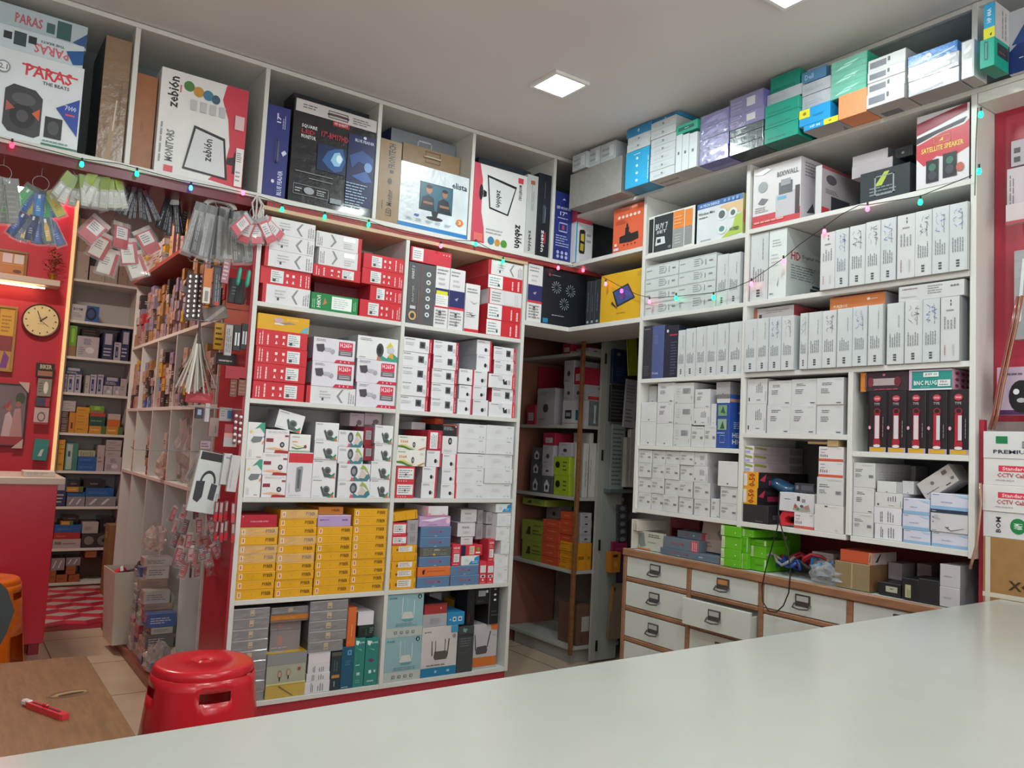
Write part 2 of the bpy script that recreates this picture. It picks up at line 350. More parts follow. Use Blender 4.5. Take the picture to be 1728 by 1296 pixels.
# ------------------------------------------------------------------ wooden table with cutter
tb = thing('wooden_table', 'low brown wood-grain table at lower left', 'table', (0, 0, 0))
mb = MB(); mb.box((-.7, 1.9, .372), (.523, 3.392, .4), mat('8a6240', .4, 'wood'), .003)
c = onZ(116, 1171, .4); wn = mat('5c3d26', .7, 'wood')
def blob(mb, cx, cy_, z, ang, L_, W_, m, n=20, seed=1):
    r = random.Random(seed); mb.face([(cx + (L_ * (1 + r.uniform(-.1, .1)) * math.cos(t)) * math.cos(ang) - W_ * math.sin(t) * math.sin(ang), cy_ + L_ * math.cos(t) * math.sin(ang) + W_ * math.sin(t) * math.cos(ang), z) for t in [k * 2 * math.pi / n for k in range(n)]], m)
blob(mb, c[0], c[1], .4006, math.radians(10), .062, .036, mat('6e4a2c', .7)); blob(mb, c[0] + .004, c[1], .4012, math.radians(14), .052, .022, mat('a07c52', .7), seed=3); blob(mb, c[0] + .006, c[1] - .008, .4016, math.radians(14), .042, .011, mat('3a2414', .8), seed=4)
mb.build('table_top', tb)
for x, y in ((-.64, 1.96), (.46, 1.96), (-.64, 3.33), (.46, 3.33)):
    mb = MB(); mb.box((x - .025, y - .025, 0), (x + .025, y + .025, .3715), mat('5f3f28', .5, 'wood'), .003); mb.build('leg', tb)
a = Vector(onZ(42, 1190, .4)); b2 = Vector(onZ(110, 1215, .4)); dv_ = (b2 - a); Lc = dv_.length; ang = math.atan2(dv_.y, dv_.x)
k = thing('box_cutter', 'red and white box cutter lying on the wooden table', 'cutter', (a + b2) / 2 + Vector((0, 0, .0005)), ang)
mb = MB(); w = .0125
prof = [(-Lc / 2 + .01, -w * .6), (-Lc / 2 + .03, -w), (Lc / 2 - .01, -w), (Lc / 2, -w * .7), (Lc / 2, w * .9), (Lc / 2 - .015, w), (-Lc / 2 + .03, w), (-Lc / 2 + .01, w * .6)]
rm = mat('d43a44', .25); n = len(prof)
mb.face([(x, y, .016) for x, y in prof], rm); mb.face([(x, y, 0) for x, y in prof[::-1]], rm)
for i in range(n): (x0, y0), (x1, y1) = prof[i], prof[(i + 1) % n]; mb.face([(x0, y0, 0), (x1, y1, 0), (x1, y1, .016), (x0, y0, .016)], rm)
mb.build('handle', k)
mb = MB(); mb.box((-Lc / 2 - .008, -w * .8, .002), (-Lc / 2 + .03, w * .8, .018), mat('d8cfcf', .3), .004); mb.build('white_tip', k)
mb = MB(); mb.box((-Lc / 2 + .04, -.003, .0165), (Lc / 2 - .03, .004, .0175), mat('5a1a20', .4)); mb.box((-.01, -.005, .0165), (.012, .006, .024), mat('b82a36', .3), .002); mb.build('slider', k)
# ------------------------------------------------------------------ plastic stools
def stool(name, label, cx, cy_, H_, col, rz=0):
    t = thing(name, label, 'stool', (cx, cy_, 0), rz); m = mat(col, .25, 'laminate')
    prof = [(0, H_), (.02, H_), (.022, H_ - .004), (.03, H_ - .004), (.034, H_), (.145, H_), (.156, H_ - .002), (.164, H_ - .008), (.168, H_ - .018), (.167, H_ - .031)]
    mb = MB(); mb.lathe(prof, m, 48); mb.build('seat', t, smooth=True)
    mb = MB(); N_ = 64; rings = [H_ - .03, H_ - .066, H_ - .098, H_ - .14, H_ - .19, H_ * .42, H_ * .3, H_ * .2, H_ * .1, 0]
    def rr(z, q): 
        f = (H_ - z) / H_; w_ = 2 * math.pi * q / N_
        return .164 + .05 * f + .006 * (abs(math.cos(2 * w_)) ** 8)
    for z in rings:
        for q in range(N_): r = rr(z, q); w_ = 2 * math.pi * q / N_; mb.v.append((r * math.cos(w_), r * math.sin(w_), z))
    ki = mb.mi(m)
    for j in range(len(rings) - 1):
        for q in range(N_):
            w_ = (q + .5) / N_ * 4 % 1          # four legs
            arch = rings[j + 1] < H_ * .45 and .22 < w_ < .78 and j >= 5 - (1 if .35 < w_ < .65 and False else 0)
            slot = j == 1 and .32 < w_ < .68
            if arch or slot: continue
            mb.f.append((j * N_ + q, j * N_ + (q + 1) % N_, (j + 1) * N_ + (q + 1) % N_, (j + 1) * N_ + q)); mb.m.append(ki)
    o = mb.build('skirt', t, smooth=True); sd = o.modifiers.new('s', 'SOLIDIFY'); sd.thickness = .004
    return t
s0 = Vector(onZ(345, 1114, .45)); stool('plastic_stool', 'red plastic stool standing beside the wooden table', s0.x, s0.y, .45, 'c4202c', math.radians(44))
s1 = onZ(-30, 975, .47); stool('plastic_stool', 'orange plastic stool in front of the red counter, left edge', s1[0], s1[1], .47, 'dc6a14', math.radians(20))
# dark chair back at the left edge
mb = MB(); cxx, cyy, _ = onY(-26, 1050, 3.9)
prof = [(0, .0), (.05, .03), (.08, .10), (.10, .19), (.07, .27), (.03, .31), (-.04, .32), (-.12, .31), (-.15, .2), (-.12, .03)]
zz = onY(0, 1112, 3.9)[2]
mm = mat('3a4244', .5, 'card'); mf = [(x, 0, z * 1.0) for x, z in prof]; bk = [(x, .05, z) for x, z in prof]
mb.face(mf, mm); mb.face(bk[::-1], mm)
for i in range(len(prof)): j = (i + 1) % len(prof); mb.face([mf[j], mf[i], bk[i], bk[j]], mm)
ch = thing('office_chair', 'dark grey chair back at the far left edge', 'chair', (cxx, 3.9, 0)); o = mb.build('backrest', ch); o.location = (0, 0, zz)
mb = MB(); mb.tube([(0, .025, .02), (0, .025, zz + .05)], .02, mat('2a2c2e', .4), 10); mb.lathe([(0, .03), (.16, .02), (.16, 0), (0, 0)], mat('2a2c2e', .4), 16, (0, .025, 0)); mb.build('stand', ch)
# ------------------------------------------------------------------ ceiling lamps
dm = mat('f4fbff', .4, emit=18)
for i, (x, y) in enumerate(LAMPS):
    if not (y > .2 and x > 0): continue
    nm = ['flush square ceiling light nearest the corner', 'flush square ceiling light above the right wall', 'flush square ceiling light above the red stool', 'flush square ceiling light above the counter'][i]
    t = thing('ceiling_light', nm, 'light', (x, y, CEIL))
    mb = MB(); fr = mat('e8e8e6', .4)
    for a, b3 in (((-.095, -.095), (.095, -.08)), ((-.095, .08), (.095, .095)), ((-.095, -.0795), (-.08, .0795)), ((.08, -.0795), (.095, .0795))): mb.box((a[0], a[1], -.014), (b3[0], b3[1], -.0005), fr)
    mb.build('frame', t); mb = MB(); mb.box((-.0795, -.0795, -.010), (.0795, .0795, -.001), dm); mb.build('diffuser', t)
# ------------------------------------------------------------------ kinds of carton: (object name, description, category, base colour, painted faces (print, shade on sides and undersides, glints on film), surface)
WH = 'dcdadc'; RD = 'c92a36'; BK = '1b1c20'; GY = '8b8c90'; DG = '4b4c50'; LG = 'b9bcc0'; BL = '2a3c8c'; CY = '2f9fd0'; YE = 'e3a61e'; OR = 'e2703a'; GN = '1f8a4a'; TL = '1f8f7c'; MR = '8f2636'; NV = '20264a'
def camera_pic(u, v, s, c=DG): return [('e', u, v, s * .62, s, LG), ('e', u - .02, v, s * .5, s * .85, c), ('e', u - .03, v, s * .24, s * .42, BK), ('r', u + s * .5, v - s * .3, u + s * 1.1, v + s * .1, GY)]
def dome(u, v, h='6d7a78'): return [('p', [(u - .26, v + .12), (u - .2, v + .2), (u - .1, v - .05), (u + .2, v - .25), (u + .12, v - .38), (u - .12, v - .36)], '4f5a58'), ('e', u, v, .15, .2, h), ('e', u, v - .02, .1, .14, DG), ('p', [(u + .05, v - .4), (u + .3, v - .1), (u + .33, v - .2), (u + .2, v - .42)], '3c8a72'), ('p', [(u + .16, v - .42), (u + .3, v - .22), (u + .33, v - .42)], 'd5683e')]
def dvr_label(u0, u1): return [('r', u0, .14, u1, .86, 'dfe3e4'), ('l', u0 + .02, .2, u1 - .02, .8, 5, GY), ('r', u0 + .04, .2, u0 + .1, .36, DG)]
def icons(us, flip=False):
    o = []
    for i, u in enumerate(us):
        o += [('r', u, .56, u + .05, .72, 'f3d9da'), ('p', [(u, .2), (u + .05, .2), (u + .025, .4)], 'f3d9da')]
    return o
D = {}
D['wdvr'] = ('recorder_box', 'white recorder box with grey chevron', 'box', WH, {'f': [('r', 0, 0, .07, 1, RD), ('p', [(.6, .5), (.7, .9), (.74, .9), (.65, .5), (.74, .12), (.7, .12)], GY), ('c', .84, .1, .98, .9, 3, GY), ('l', .25, .3, .5, .8, 3, LG), ('r', .3, .2, .34, .35, DG)], 'l': [('r', 0, 0, 1, 1, 'cf3a44')]})
D['wdvm'] = ('recorder_box', 'white recorder box with chevron and red end', 'box', WH, {'f': [('r', .92, 0, 1, 1, RD), ('p', [(.44, .5), (.34, .9), (.3, .9), (.39, .5), (.3, .12), (.34, .12)], GY), ('c', .02, .1, .14, .9, 3, GY), ('r', .58, .62, .85, .9, 'f8fbfa'), ('l', .6, .15, .85, .55, 3, LG)]})
D['rdvr'] = ('recorder_box', 'red recorder box with label on left', 'box', RD, {'f': dvr_label(.2, .45) + icons((.5, .62)) + [('c', .76, .12, .83, .88, 1, 'f0c8cb'), ('c', .88, .1, .98, .9, 2, 'f0c8cb')], 'l': [('r', 0, 0, 1, 1, 'b92b38')]})
D['rdvm'] = ('recorder_box', 'red recorder box with label on right', 'box', RD, {'f': dvr_label(.6, .85) + icons((.36, .5)) + [('c', .18, .12, .26, .88, 1, 'f0c8cb'), ('c', .04, .1, .14, .9, 2, 'f0c8cb')]})
D['rdvl'] = ('recorder_box', 'red recorder box with wide white label', 'box', RD, {'f': [('r', 0, .04, .42, .97, 'e6e9ec'), ('l', .04, .15, .36, .85, 4, GY), ('r', .28, .2, .33, .38, DG), ('c', .66, .1, .76, .9, 1, 'f0c8cb'), ('c', .82, .1, .95, .9, 1, 'f0c8cb')]})
D['wred'] = ('recorder_box', 'white recorder box with red end strip', 'box', WH, {'f': [('r', 0, 0, .04, 1, RD), ('l', .1, .15, .38, .85, 4, GY), ('r', .42, .05, .98, .95, 'd4d5d8'), ('c', .78, .1, .9, .9, 2, LG)]})
D['green'] = ('switch_box', 'green box with large white label', 'box', '188043', {'f': [('r', .43, .14, .86, .9, 'e8efea'), ('l', .47, .22, .82, .82, 5, LG), ('p', [(.24, .3), (.28, .75), (.33, .45)], 'c07a5a'), ('t', 'HIKVI', .12, .15, .2, .85, 'dfeee4', 90), ('c', .02, .1, .09, .9, 2, '9fd3b0'), ('c', .89, .2, .96, .8, 2, '9fd3b0')]})
D['mback'] = ('cable_box', 'dark red box set back in shadow', 'box', '6d1f2e', {'f': []})  # filler in a dark gap; the gap's shade is put into its colour
D['grey6'] = ('adapter_box', 'tall dark grey box with six round icons', 'box', '57585c', {'f': [('r', .46, 0, .49, 1, '8a4a4a')] + [p for i in range(6) for p in (('e', .74, .84 - .133 * i, .085, .04, 'cfd2d6'), ('e', .74, .84 - .133 * i, .035, .017, DG))] + [('t', 'SMART S', .1, .72, .2, .94, 'c9c9cc', 90), ('t', 'ADAPTER', .14, .34, .22, .62, 'a09a92', 90), ('r', .1, .24, .3, .29, 'c4c6ca'), ('e', .2, .13, .14, .075, 'c9a877'), ('e', .2, .13, .08, .045, '4e4436'), ('c', .36, .1, .4, .7, 1, '8d7a5c')], 'l': [('r', 0, 0, 1, 1, '505156')]})
D['redlb'] = ('recorder_box', 'red box with small white label at left', 'box', 'c93546', {'f': [('r', .04, .08, .3, .94, 'e6e3e4'), ('l', .07, .2, .27, .8, 4, GY), ('e', .8, .8, .012, .05, 'f3dcdc'), ('e', .87, .8, .012, .05, 'f3dcdc'), ('e', .94, .8, .012, .05, 'f3dcdc')]})
D['wbr'] = ('drive_box', 'white box with navy band and red line', 'box', WH, {'f': [('r', 0, .36, 1, .64, '2b2f66'), ('r', 0, .325, 1, .365, 'd2364a'), ('l', .08, .86, .8, .97, 2, GY), ('l', .2, .68, .7, .84, 2, LG), ('p', [(.35, .5), (.6, .53), (.5, .47)], '9aa6b8'), ('r', .4, .2, .55, .27, DG), ('l', .1, .05, .9, .3, 5, GY), ('c', .42, .05, .6, .18, 2, DG)], 'l': [('r', 0, 0, 1, 1, 'c9cbd2')]})
D['wbry'] = ('drive_box', 'white box with yellow sticker over navy band', 'box', WH, {'f': [('r', 0, .36, 1, .64, '2b2f66'), ('r', 0, .325, 1, .365, 'd2364a'), ('r', .05, .35, .95, .54, 'e8e8e2'), ('r', .08, .54, .9, .6, 'd8d82e'), ('l', .1, .38, .9, .52, 4, LG), ('l', .08, .86, .9, .97, 2, GY), ('l', .2, .68, .7, .84, 2, LG), ('r', .3, .2, .5, .27, DG), ('l', .1, .05, .9, .3, 5, GY)]})
D['tallw'] = ('recorder_box', 'narrow white box standing upright with red foot', 'box', WH, {'f': [('r', 0, 0, 1, .07, RD), ('p', [(.3, .66), (.6, .58), (.85, .64), (.6, .6)], GY), ('l', .1, .3, .8, .42, 3, GY), ('l', .1, .8, .9, .92, 2, GY), ('p', [(.3, .4), (.5, .33), (.8, .37), (.5, .36)], DG)]})
D['ysea'] = ('recorder_box', 'yellow box with sea picture', 'box', 'd9a41c', {'f': [('p', [(.3, .75), (.42, .85), (.5, .7), (.44, .5), (.33, .55)], 'c6a6b0'), ('r', .32, .4, .5, .5, 'e9e2e0'), ('p', [(.4, .5), (.6, .62), (.75, .55), (.5, .45)], '8e8378'), ('p', [(.82, .05), (.98, .05), (.98, .5), (.9, .35)], '6ab0c8'), ('l', .55, .7, .8, .85, 2, 'f0d080')]})
D['h265'] = ('camera_box', 'white bullet camera box with red corner badge', 'box', 'dcd8e2', {'f': [('r', .6, .55, .94, .9, 'd0334a'), ('t', 'H.265+', .63, .68, .91, .86, 'f6dfe4'), ('r', .6, .32, .94, .54, '6c5f68'), ('r', .64, .38, .9, .42, LG), ('r', .64, .46, .9, .49, LG), ('p', [(.06, .7), (.24, .74), (.27, .5), (.22, .4), (.1, .42)], '4c4a50'), ('r', .27, .45, .42, .6, 'b8b6c0'), ('e', .46, .46, .05, .1, 'a9a6b0'), ('l', .06, .84, .34, .95, 2, GY), ('p', [(.5, 0), (.56, .13), (1, .13), (1, 0)], 'c92f49'), ('e', .66, .06, .014, .03, 'f3dde2'), ('e', .76, .06, .014, .03, 'f3dde2'), ('e', .86, .06, .014, .03, 'f3dde2')], 'l': [('r', 0, 0, 1, 1, '9b93a0'), ('r', 0, 0, 1, .13, 'a12c46')]})  # left face darkened: shade put into its colour
D['colv'] = ('camera_box', 'white camera box with colourful shapes', 'box', 'e2e2e4', {'f': [('p', [(.5, 0), (.58, .25), (.72, .12), (.86, .38), (1, .2), (1, 0)], '3f9a86'), ('p', [(.7, .6), (.8, .85), (.88, .62), (.8, .5)], 'd8c23e'), ('p', [(.74, .2), (.86, .42), (.9, .1)], 'd9a53c'), ('p', [(.48, 0), (.5, .2), (.6, 0)], 'e06a4e'), ('e', .55, .45, .09, .3, '43454c'), ('e', .54, .45, .05, .18, '26272c'), ('e', .82, .5, .09, .15, 'c4c6d0'), ('l', .06, .8, .36, .93, 2, GY), ('l', .06, .05, .22, .12, 1, GY)], 'l': [('r', 0, 0, 1, 1, 'a3a4a8')]})
D['wcam'] = ('camera_box', 'white box with square lens picture', 'box', 'e2e2e6', {'f': [('r', .9, 0, 1, 1, 'c83448'), ('c', .93, .1, .98, .9, 1, 'f0c8d0'), ('r', .56, .32, .76, .78, '54565c'), ('e', .66, .55, .06, .15, '2c2d31'), ('r', .78, .22, .87, .5, 'c3c5cc'), ('l', .04, .82, .4, .95, 1, GY), ('l', .06, .45, .4, .7, 2, LG)], 'l': [('r', 0, 0, 1, 1, 'c0334a')]})
D['wcams'] = ('camera_box', 'small white camera box with dark dot lens', 'box', 'e4e4e8', {'f': [('r', .88, 0, 1, 1, 'd03a48'), ('e', .6, .36, .09, .13, '2a2b30'), ('r', .68, .26, .78, .42, LG), ('l', .08, .8, .6, .93, 2, GY)], 'l': [('r', 0, 0, 1, 1, 'a8a6ae')]})
D['wcamp'] = ('camera_box', 'small white camera box with lens dot', 'box', 'e0e0e4', {'f': [('e', .62, .36, .1, .13, '2f3036'), ('r', .72, .3, .86, .5, 'c2c4ca'), ('l', .06, .82, .6, .94, 1, GY)], 'l': [('r', 0, 0, 1, 1, '8f8d96')]})
D['wbul'] = ('camera_box', 'white camera box with black bullet picture', 'box', 'e2e2e6', {'f': [('r', .88, 0, 1, 1, 'd8484e'), ('c', .92, .1, .97, .9, 1, 'f0c8c8'), ('p', [(.52, .66), (.58, .68), (.6, .5), (.68, .62), (.7, .3), (.56, .3)], '2f3138'), ('r', .72, .3, .82, .62, LG), ('l', .08, .82, .5, .93, 1, GY), ('r', .36, .6, .5, .95, 'd2d2dc')], 'l': [('r', 0, 0, 1, 1, 'c03a48')]})
D['gtall'] = ('camera_box', 'tall white camera box with green corner', 'box', 'e2dfe0', {'f': [('p', [(.4, .82), (.8, 1), (1, 1), (1, .7), (.7, .86)], '3f9a80'), ('e', .2, .74, .09, .04, 'd8d06a'), ('p', [(.2, .5), (.35, .62), (.9, .62), (.8, .48), (.35, .44)], '77797f'), ('p', [(.85, .44), (1, .55), (1, .48), (.92, .4)], 'e08a70'), ('p', [(.9, .6), (1, .66), (1, .6)], '4a86b8'), ('c', .12, .06, .3, .32, 3, LG), ('l', .6, .04, .9, .09, 1, 'c05060')]})
D['rtxt'] = ('camera_box', 'white camera box with dark red tags', 'box', 'e6e0e4', {'f': [('r', .04, .46, .34, .62, '8c3446'), ('r', .82, .7, .98, .78, '9a3a48'), ('e', .72, .36, .1, .12, '2c2e34'), ('e', .72, .36, .05, .06, 'a0a4ac'), ('p', [(.4, 0), (.46, .14), (1, .1), (1, 0)], 'a8302f'), ('p', [(0, .18), (.5, .12), (.9, .16), (.4, .24)], 'e5b48a'), ('l', .1, .84, .95, .95, 2, LG)], 'l': [('r', 0, 0, 1, 1, 'b8b0b6')]})
D['domew'] = ('camera_box', 'white dome camera box with green shapes', 'box', 'e2e1e4', {'f': dome(.62, .42) + [('l', .05, .86, .45, .95, 1, GY), ('l', .05, .05, .4, .12, 1, LG)], 'l': [('r', 0, 0, 1, 1, '9a969c')]})
D['camc'] = ('camera_box', 'white camera box with leaf shapes', 'box', 'e0dfe3', {'f': [('p', [(.4, 0), (.5, .3), (.62, .12), (.95, .45), (1, .2), (.9, 0)], '4a7f8c'), ('p', [(.66, .7), (.74, .98), (.86, .8), (1, .3), (.8, .7)], '9cae5e'), ('p', [(.36, 0), (.42, .25), (.5, .02)], 'd85a6a'), ('e', .48, .58, .11, .32, '4e5058'), ('e', .47, .56, .06, .18, '8c9098'), ('p', [(.62, .2), (.72, .75), (.88, .4), (.8, .15)], 'cdc0b8'), ('l', .05, .76, .32, .9, 2, GY), ('l', .05, .06, .3, .13, 1, LG)], 'l': [('r', 0, 0, 1, 1, '8c888e')]})
D['tops'] = ('camera_box', 'white and green camera box with yellow waves', 'box', 'e8e4e4', {'f': [('p', [(.1, .3), (.35, .22), (.7, .3), (.7, .24), (.35, .14), (.1, .22)], '4c8a50'), ('p', [(.1, .48), (.4, .28), (.66, .36), (.4, .36)], 'e0c85a'), ('r', 0, 0, 1, .1, '9bb89a'), ('e', .75, .32, .07, .1, '8a3a46'), ('l', .12, .5, .5, .66, 1, 'e09870'), ('l', .1, .8, .5, .9, 1, '7aa890')]})
D['swt'] = ('switch_box', 'tall white network switch box with red top', 'box', 'dcd8de', {'f': [('r', .04, .77, .99, .98, 'd0323c'), ('t', 'HIKVISION', .25, .85, .75, .9, 'b83a44'), ('p', [(.36, .16), (.36, .66), (.58, .7), (.62, .66), (.58, .14), (.4, .12)], '8d8f96'), ('p', [(.42, .2), (.42, .62), (.54, .62), (.52, .2)], '5f6168'), ('c', .1, .1, .14, .35, 1, GY), ('l', .1, .03, .7, .07, 1, LG)]})
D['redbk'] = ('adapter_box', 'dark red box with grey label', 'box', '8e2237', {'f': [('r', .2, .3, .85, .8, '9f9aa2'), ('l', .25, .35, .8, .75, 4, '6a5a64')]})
D['dombk'] = ('camera_box', 'white camera box set back in shadow', 'box', 'c9b4bc', {'f': [('e', .65, .3, .17, .2, '7a6a70'), ('l', .1, .75, .6, .88, 2, '9a8a90'), ('p', [(.4, 0), (.5, .2), (.6, 0)], '70303c')]})  # white and print dimmed: shade put into the colours
D['wave'] = ('camera_box', 'white long camera box with green wave', 'box', 'e8e4de', {'f': [('p', [(0, .3), (.2, .3), (.4, .12), (.6, .05), (.4, 0), (.2, .14), (0, .18)], '4a8040'), ('p', [(0, .36), (.25, .38), (.45, .2), (.7, .1), (.45, .14), (.2, .28)], 'e0cf6a'), ('e', .56, .38, .05, .2, '44464c'), ('e', .56, .38, .025, .1, 'a0a4ac'), ('l', .04, .82, .34, .94, 1, '5a9a70'), ('t', '5364', .08, .5, .34, .68, 'dd8c5a'), ('p', [(.7, .05), (.95, .25), (1, .2), (.8, .02)], 'c88a60'), ('l', .8, .7, .95, .85, 2, LG)]})
D['rlab'] = ('camera_box', 'red camera box with wide white label', 'box', 'd23a4c', {'f': [('r', .08, .22, .93, .88, 'dfe6e6'), ('l', .14, .3, .88, .82, 4, '8a6a78'), ('e', .5, .5, .05, .07, DG), ('e', .15, .1, .02, .04, 'f4d0d4'), ('e', .28, .1, .02, .04, 'f4d0d4'), ('e', .41, .1, .02, .04, 'f4d0d4'), ('e', .54, .1, .02, .04, 'f4d0d4')]})
D['rlabt'] = ('camera_box', 'crimson box with tall white label', 'box', 'b9213a', {'f': [('r', .16, .08, .68, .9, 'e8e8ea'), ('c', .22, .14, .62, .84, 4, GY), ('c', .76, .1, .92, .9, 2, 'e09aa4')]})
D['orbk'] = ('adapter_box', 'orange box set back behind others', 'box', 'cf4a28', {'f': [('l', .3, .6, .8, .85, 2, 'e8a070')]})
D['blk'] = ('drive_box', 'black box with white heading and red tab', 'box', '2b2a2e', {'f': [('r', 0, .92, .94, 1, 'b8502f'), ('r', .93, 0, 1, .9, 'a52c3c'), ('l', .06, .5, .75, .82, 4, 'b8b8bc'), ('e', .88, .84, .05, .06, 'e8d0d4')]})
D['plain'] = ('cable_box', 'plain white carton with faint print', 'box', 'dddde0', {'f': [('l', .74, .82, .95, .92, 1, GY), ('l', .3, .4, .62, .7, 3, 'cfcfd3'), ('r', .74, .1, .79, .18, LG), ('r', .86, .1, .92, .18, LG)]})
D['lens'] = ('camera_box', 'white camera box with black oval lens', 'box', 'e2dfe3', {'f': [('e', .5, .72, .13, .2, '26262a'), ('e', .5, .72, .06, .1, 'a8a8ae'), ('l', .1, .1, .8, .25, 2, LG)]})
D['fyb'] = ('adapter_box', 'yellow flat carton with black lettering', 'box', YE, {'f': [('r', .05, .18, .14, .8, 'efd2b0'), ('r', .08, .3, .11, .7, 'b05a50'), ('t', 'FYBER', .68, .36, .93, .74, '6a4a18'), ('r', .4, .45, .42, .55, 'b98a20'), ('r', 0, .93, 1, .97, 'f3c65a')], 'l': [('r', 0, 0, 1, 1, 'c98a1c')]})
D['fybf'] = D['fyb'][:3] + ('e8ac20', D['fyb'][4], 'film'); D['fybf'] = ('adapter_box', 'yellow flat carton in shiny film', 'box') + D['fybf'][3:]
D['crim'] = ('drive_box', 'crimson flat box with white line of text', 'box', 'b41f33', {'f': [('t', 'ULTRA POWER SUPPLY', .26, .42, .76, .54, 'e2b0b6'), ('e', .06, .88, .015, .04, 'e8c0c4')]})
D['lilac'] = ('drive_box', 'lilac flat box with dark print', 'box', 'b79ac6', {'f': [('t', 'BENCO', .06, .54, .34, .66, '5f4a84'), ('t', 'WiFi', .72, .5, .9, .66, '4a3a78'), ('r', 0, .94, 1, 1, 'ead9f0')]})
D['orf'] = ('adapter_box', 'orange flat carton lying at back', 'box', 'd98a3a', {'f': [('t', 'YBER', .5, .4, .85, .7, '7a4a20')]})
D['ylab'] = ('adapter_box', 'yellow box with white barcode label', 'box', 'e2a41c', {'f': [('r', .3, .2, .82, .85, 'e9e1de'), ('l', .34, .3, .78, .8, 3, '8a7a6c'), ('e', .26, .45, .04, .14, '8a4a20'), ('c', .03, .1, .07, .9, 1, '5a3a10'), ('c', .93, .1, .97, .9, 1, '5a3a10')]})
D['ynol'] = ('adapter_box', 'yellow box with faint black edge print', 'box', 'dfa11c', {'f': [('c', .05, .1, .09, .9, 1, '5a3a10'), ('c', .9, .1, .95, .9, 1, '5a3a10'), ('c', .5, .2, .56, .8, 2, 'c48a1c')]})
D['lpink'] = ('card_box', 'glossy white box with pink flowers', 'box', 'ece2e8', {'f': [('r', 0, 0, .1, 1, 'c85a70'), ('r', 0, 0, 1, .1, 'c85a70'), ('e', .16, .2, .06, .12, 'd88a98'), ('e', .8, .12, .08, .1, 'd88a98')]}, 'film')
D['lil2'] = ('drive_box', 'lilac box with white highlights', 'box', 'c9a3cf', {'f': [('p', [(.02, .6), (.7, .9), (.95, .9), (.4, .5)], 'eadff0'), ('e', .92, .55, .07, .3, 'e8bfd4'), ('l', .3, .1, .7, .3, 1, 'a080b0')]}, 'film')  # pale slanting band is painted sheen
D['blue4'] = ('adapter_box', 'slate blue box with pink lettering', 'box', '5c7ba0', {'f': [('t', 'XBOOM', .28, .38, .7, .66, 'a8607e'), ('p', [(.44, .06), (.5, .12), (.56, .06)], 'd8dce6'), ('r', 0, .92, 1, .96, '8aa4bf')], 'r': [('r', 0, 0, 1, 1, 'c5514a'), ('c', .2, .1, .8, .9, 3, 'e8c8c0')]})
D['orn'] = ('adapter_box', 'dark ornate patterned box', 'box', '62615f', {'f': [('l', .1, .1, .9, .9, 5, '8a8a80'), ('e', .45, .2, .05, .12, 'c8a23c'), ('l', .45, .6, .65, .8, 1, 'd8d8d0')]}, 'film')
D['orng'] = ('adapter_box', 'bright orange box with dark bird mark', 'box', 'dd713a', {'f': [('e', .17, .45, .035, .25, '40221a'), ('p', [(.17, .5), (.23, .85), (.2, .4)], '40221a'), ('l', .28, .45, .86, .62, 1, 'a8502a'), ('r', 0, .9, 1, .95, 'f09a60')]})
D['redv'] = ('card_box', 'narrow red box with white label', 'box', 'd33a4c', {'f': [('r', .18, .18, .85, .55, 'e0dedf'), ('l', .25, .22, .8, .5, 4, GY), ('t', 'HDMI', .15, .78, .85, .88, 'f2d8da'), ('l', .15, .04, .85, .12, 1, 'f2b8bc'), ('l', .15, .6, .85, .74, 2, 'f0b0b8')]})
D['redv2'] = ('card_box', 'narrow red box with white upper label', 'box', 'd23a4c', {'f': [('r', .1, .5, .88, .82, 'dcd5d8'), ('r', .18, .28, .82, .4, 'f2eef0'), ('r', .3, .3, .7, .38, '5a2a34'), ('e', .5, .18, .12, .05, 'f2dade'), ('l', .15, .03, .85, .08, 1, 'f2b8bc')]})
D['swht'] = ('connector_box', 'small white box with grey print', 'box', 'd2ccd0', {'f': [('r', 0, .97, 1, 1, '8a8488'), ('l', .25, .58, .75, .74, 2, DG), ('l', .3, .2, .7, .4, 2, LG)], 'l': [('r', 0, 0, 1, 1, '847c80')]})
D['sgry'] = ('connector_box', 'small grey box with dark print', 'box', 'a39da2', {'f': [('c', .25, .2, .75, .8, 3, '7a7478')]})
D['bcor'] = ('card_box', 'white box with blue corner', 'box', 'dfe2e4', {'f': [('p', [(.4, .08), (.55, .45), (.7, .45), (.75, .8), (1, 1), (1, .08)], '2e8cc0'), ('l', .6, .2, .95, .5, 2, 'd0e6f2'), ('e', .3, .5, .12, .2, 'cdd3d6')]})
D['mixr'] = ('card_box', 'red box with navy end and photo strip', 'box', 'd5323e', {'f': [('r', 0, 0, .2, 1, NV), ('r', .38, .1, .62, .9, 'd9c8b8'), ('l', .4, .2, .6, .8, 4, 'a06a58'), ('e', .8, .6, .07, .2, '6aa04a'), ('r', .68, .2, .9, .35, 'f0e2d8')]})
D['wrap'] = ('gadget_box', 'dark grey box wrapped in shiny film', 'box', '6a6668', {'f': [('r', .46, .2, .58, .8, 'b8a070'), ('r', .48, .3, .56, .4, '50484a'), ('l', .05, .1, .4, .3, 1, '8a8688'), ('r', .02, .9, .98, .97, 'b4b2b4')], 'l': [('r', 0, 0, 1, 1, '5a565a')]}, 'film')
D['wrpo'] = ('gadget_box', 'grey box with orange stripe in film', 'box', '7a6a66', {'f': [('r', 0, .3, 1, .9, 'b8702c'), ('l', .1, .4, .8, .7, 2, 'd0953c')]}, 'film')
D['wrpr'] = ('gadget_box', 'brownish grey box with red logo in film', 'box', '75656a', {'f': [('r', .25, .3, .4, .75, 'b0584a'), ('l', .05, .1, .9, .25, 1, 'a09498')]}, 'film')
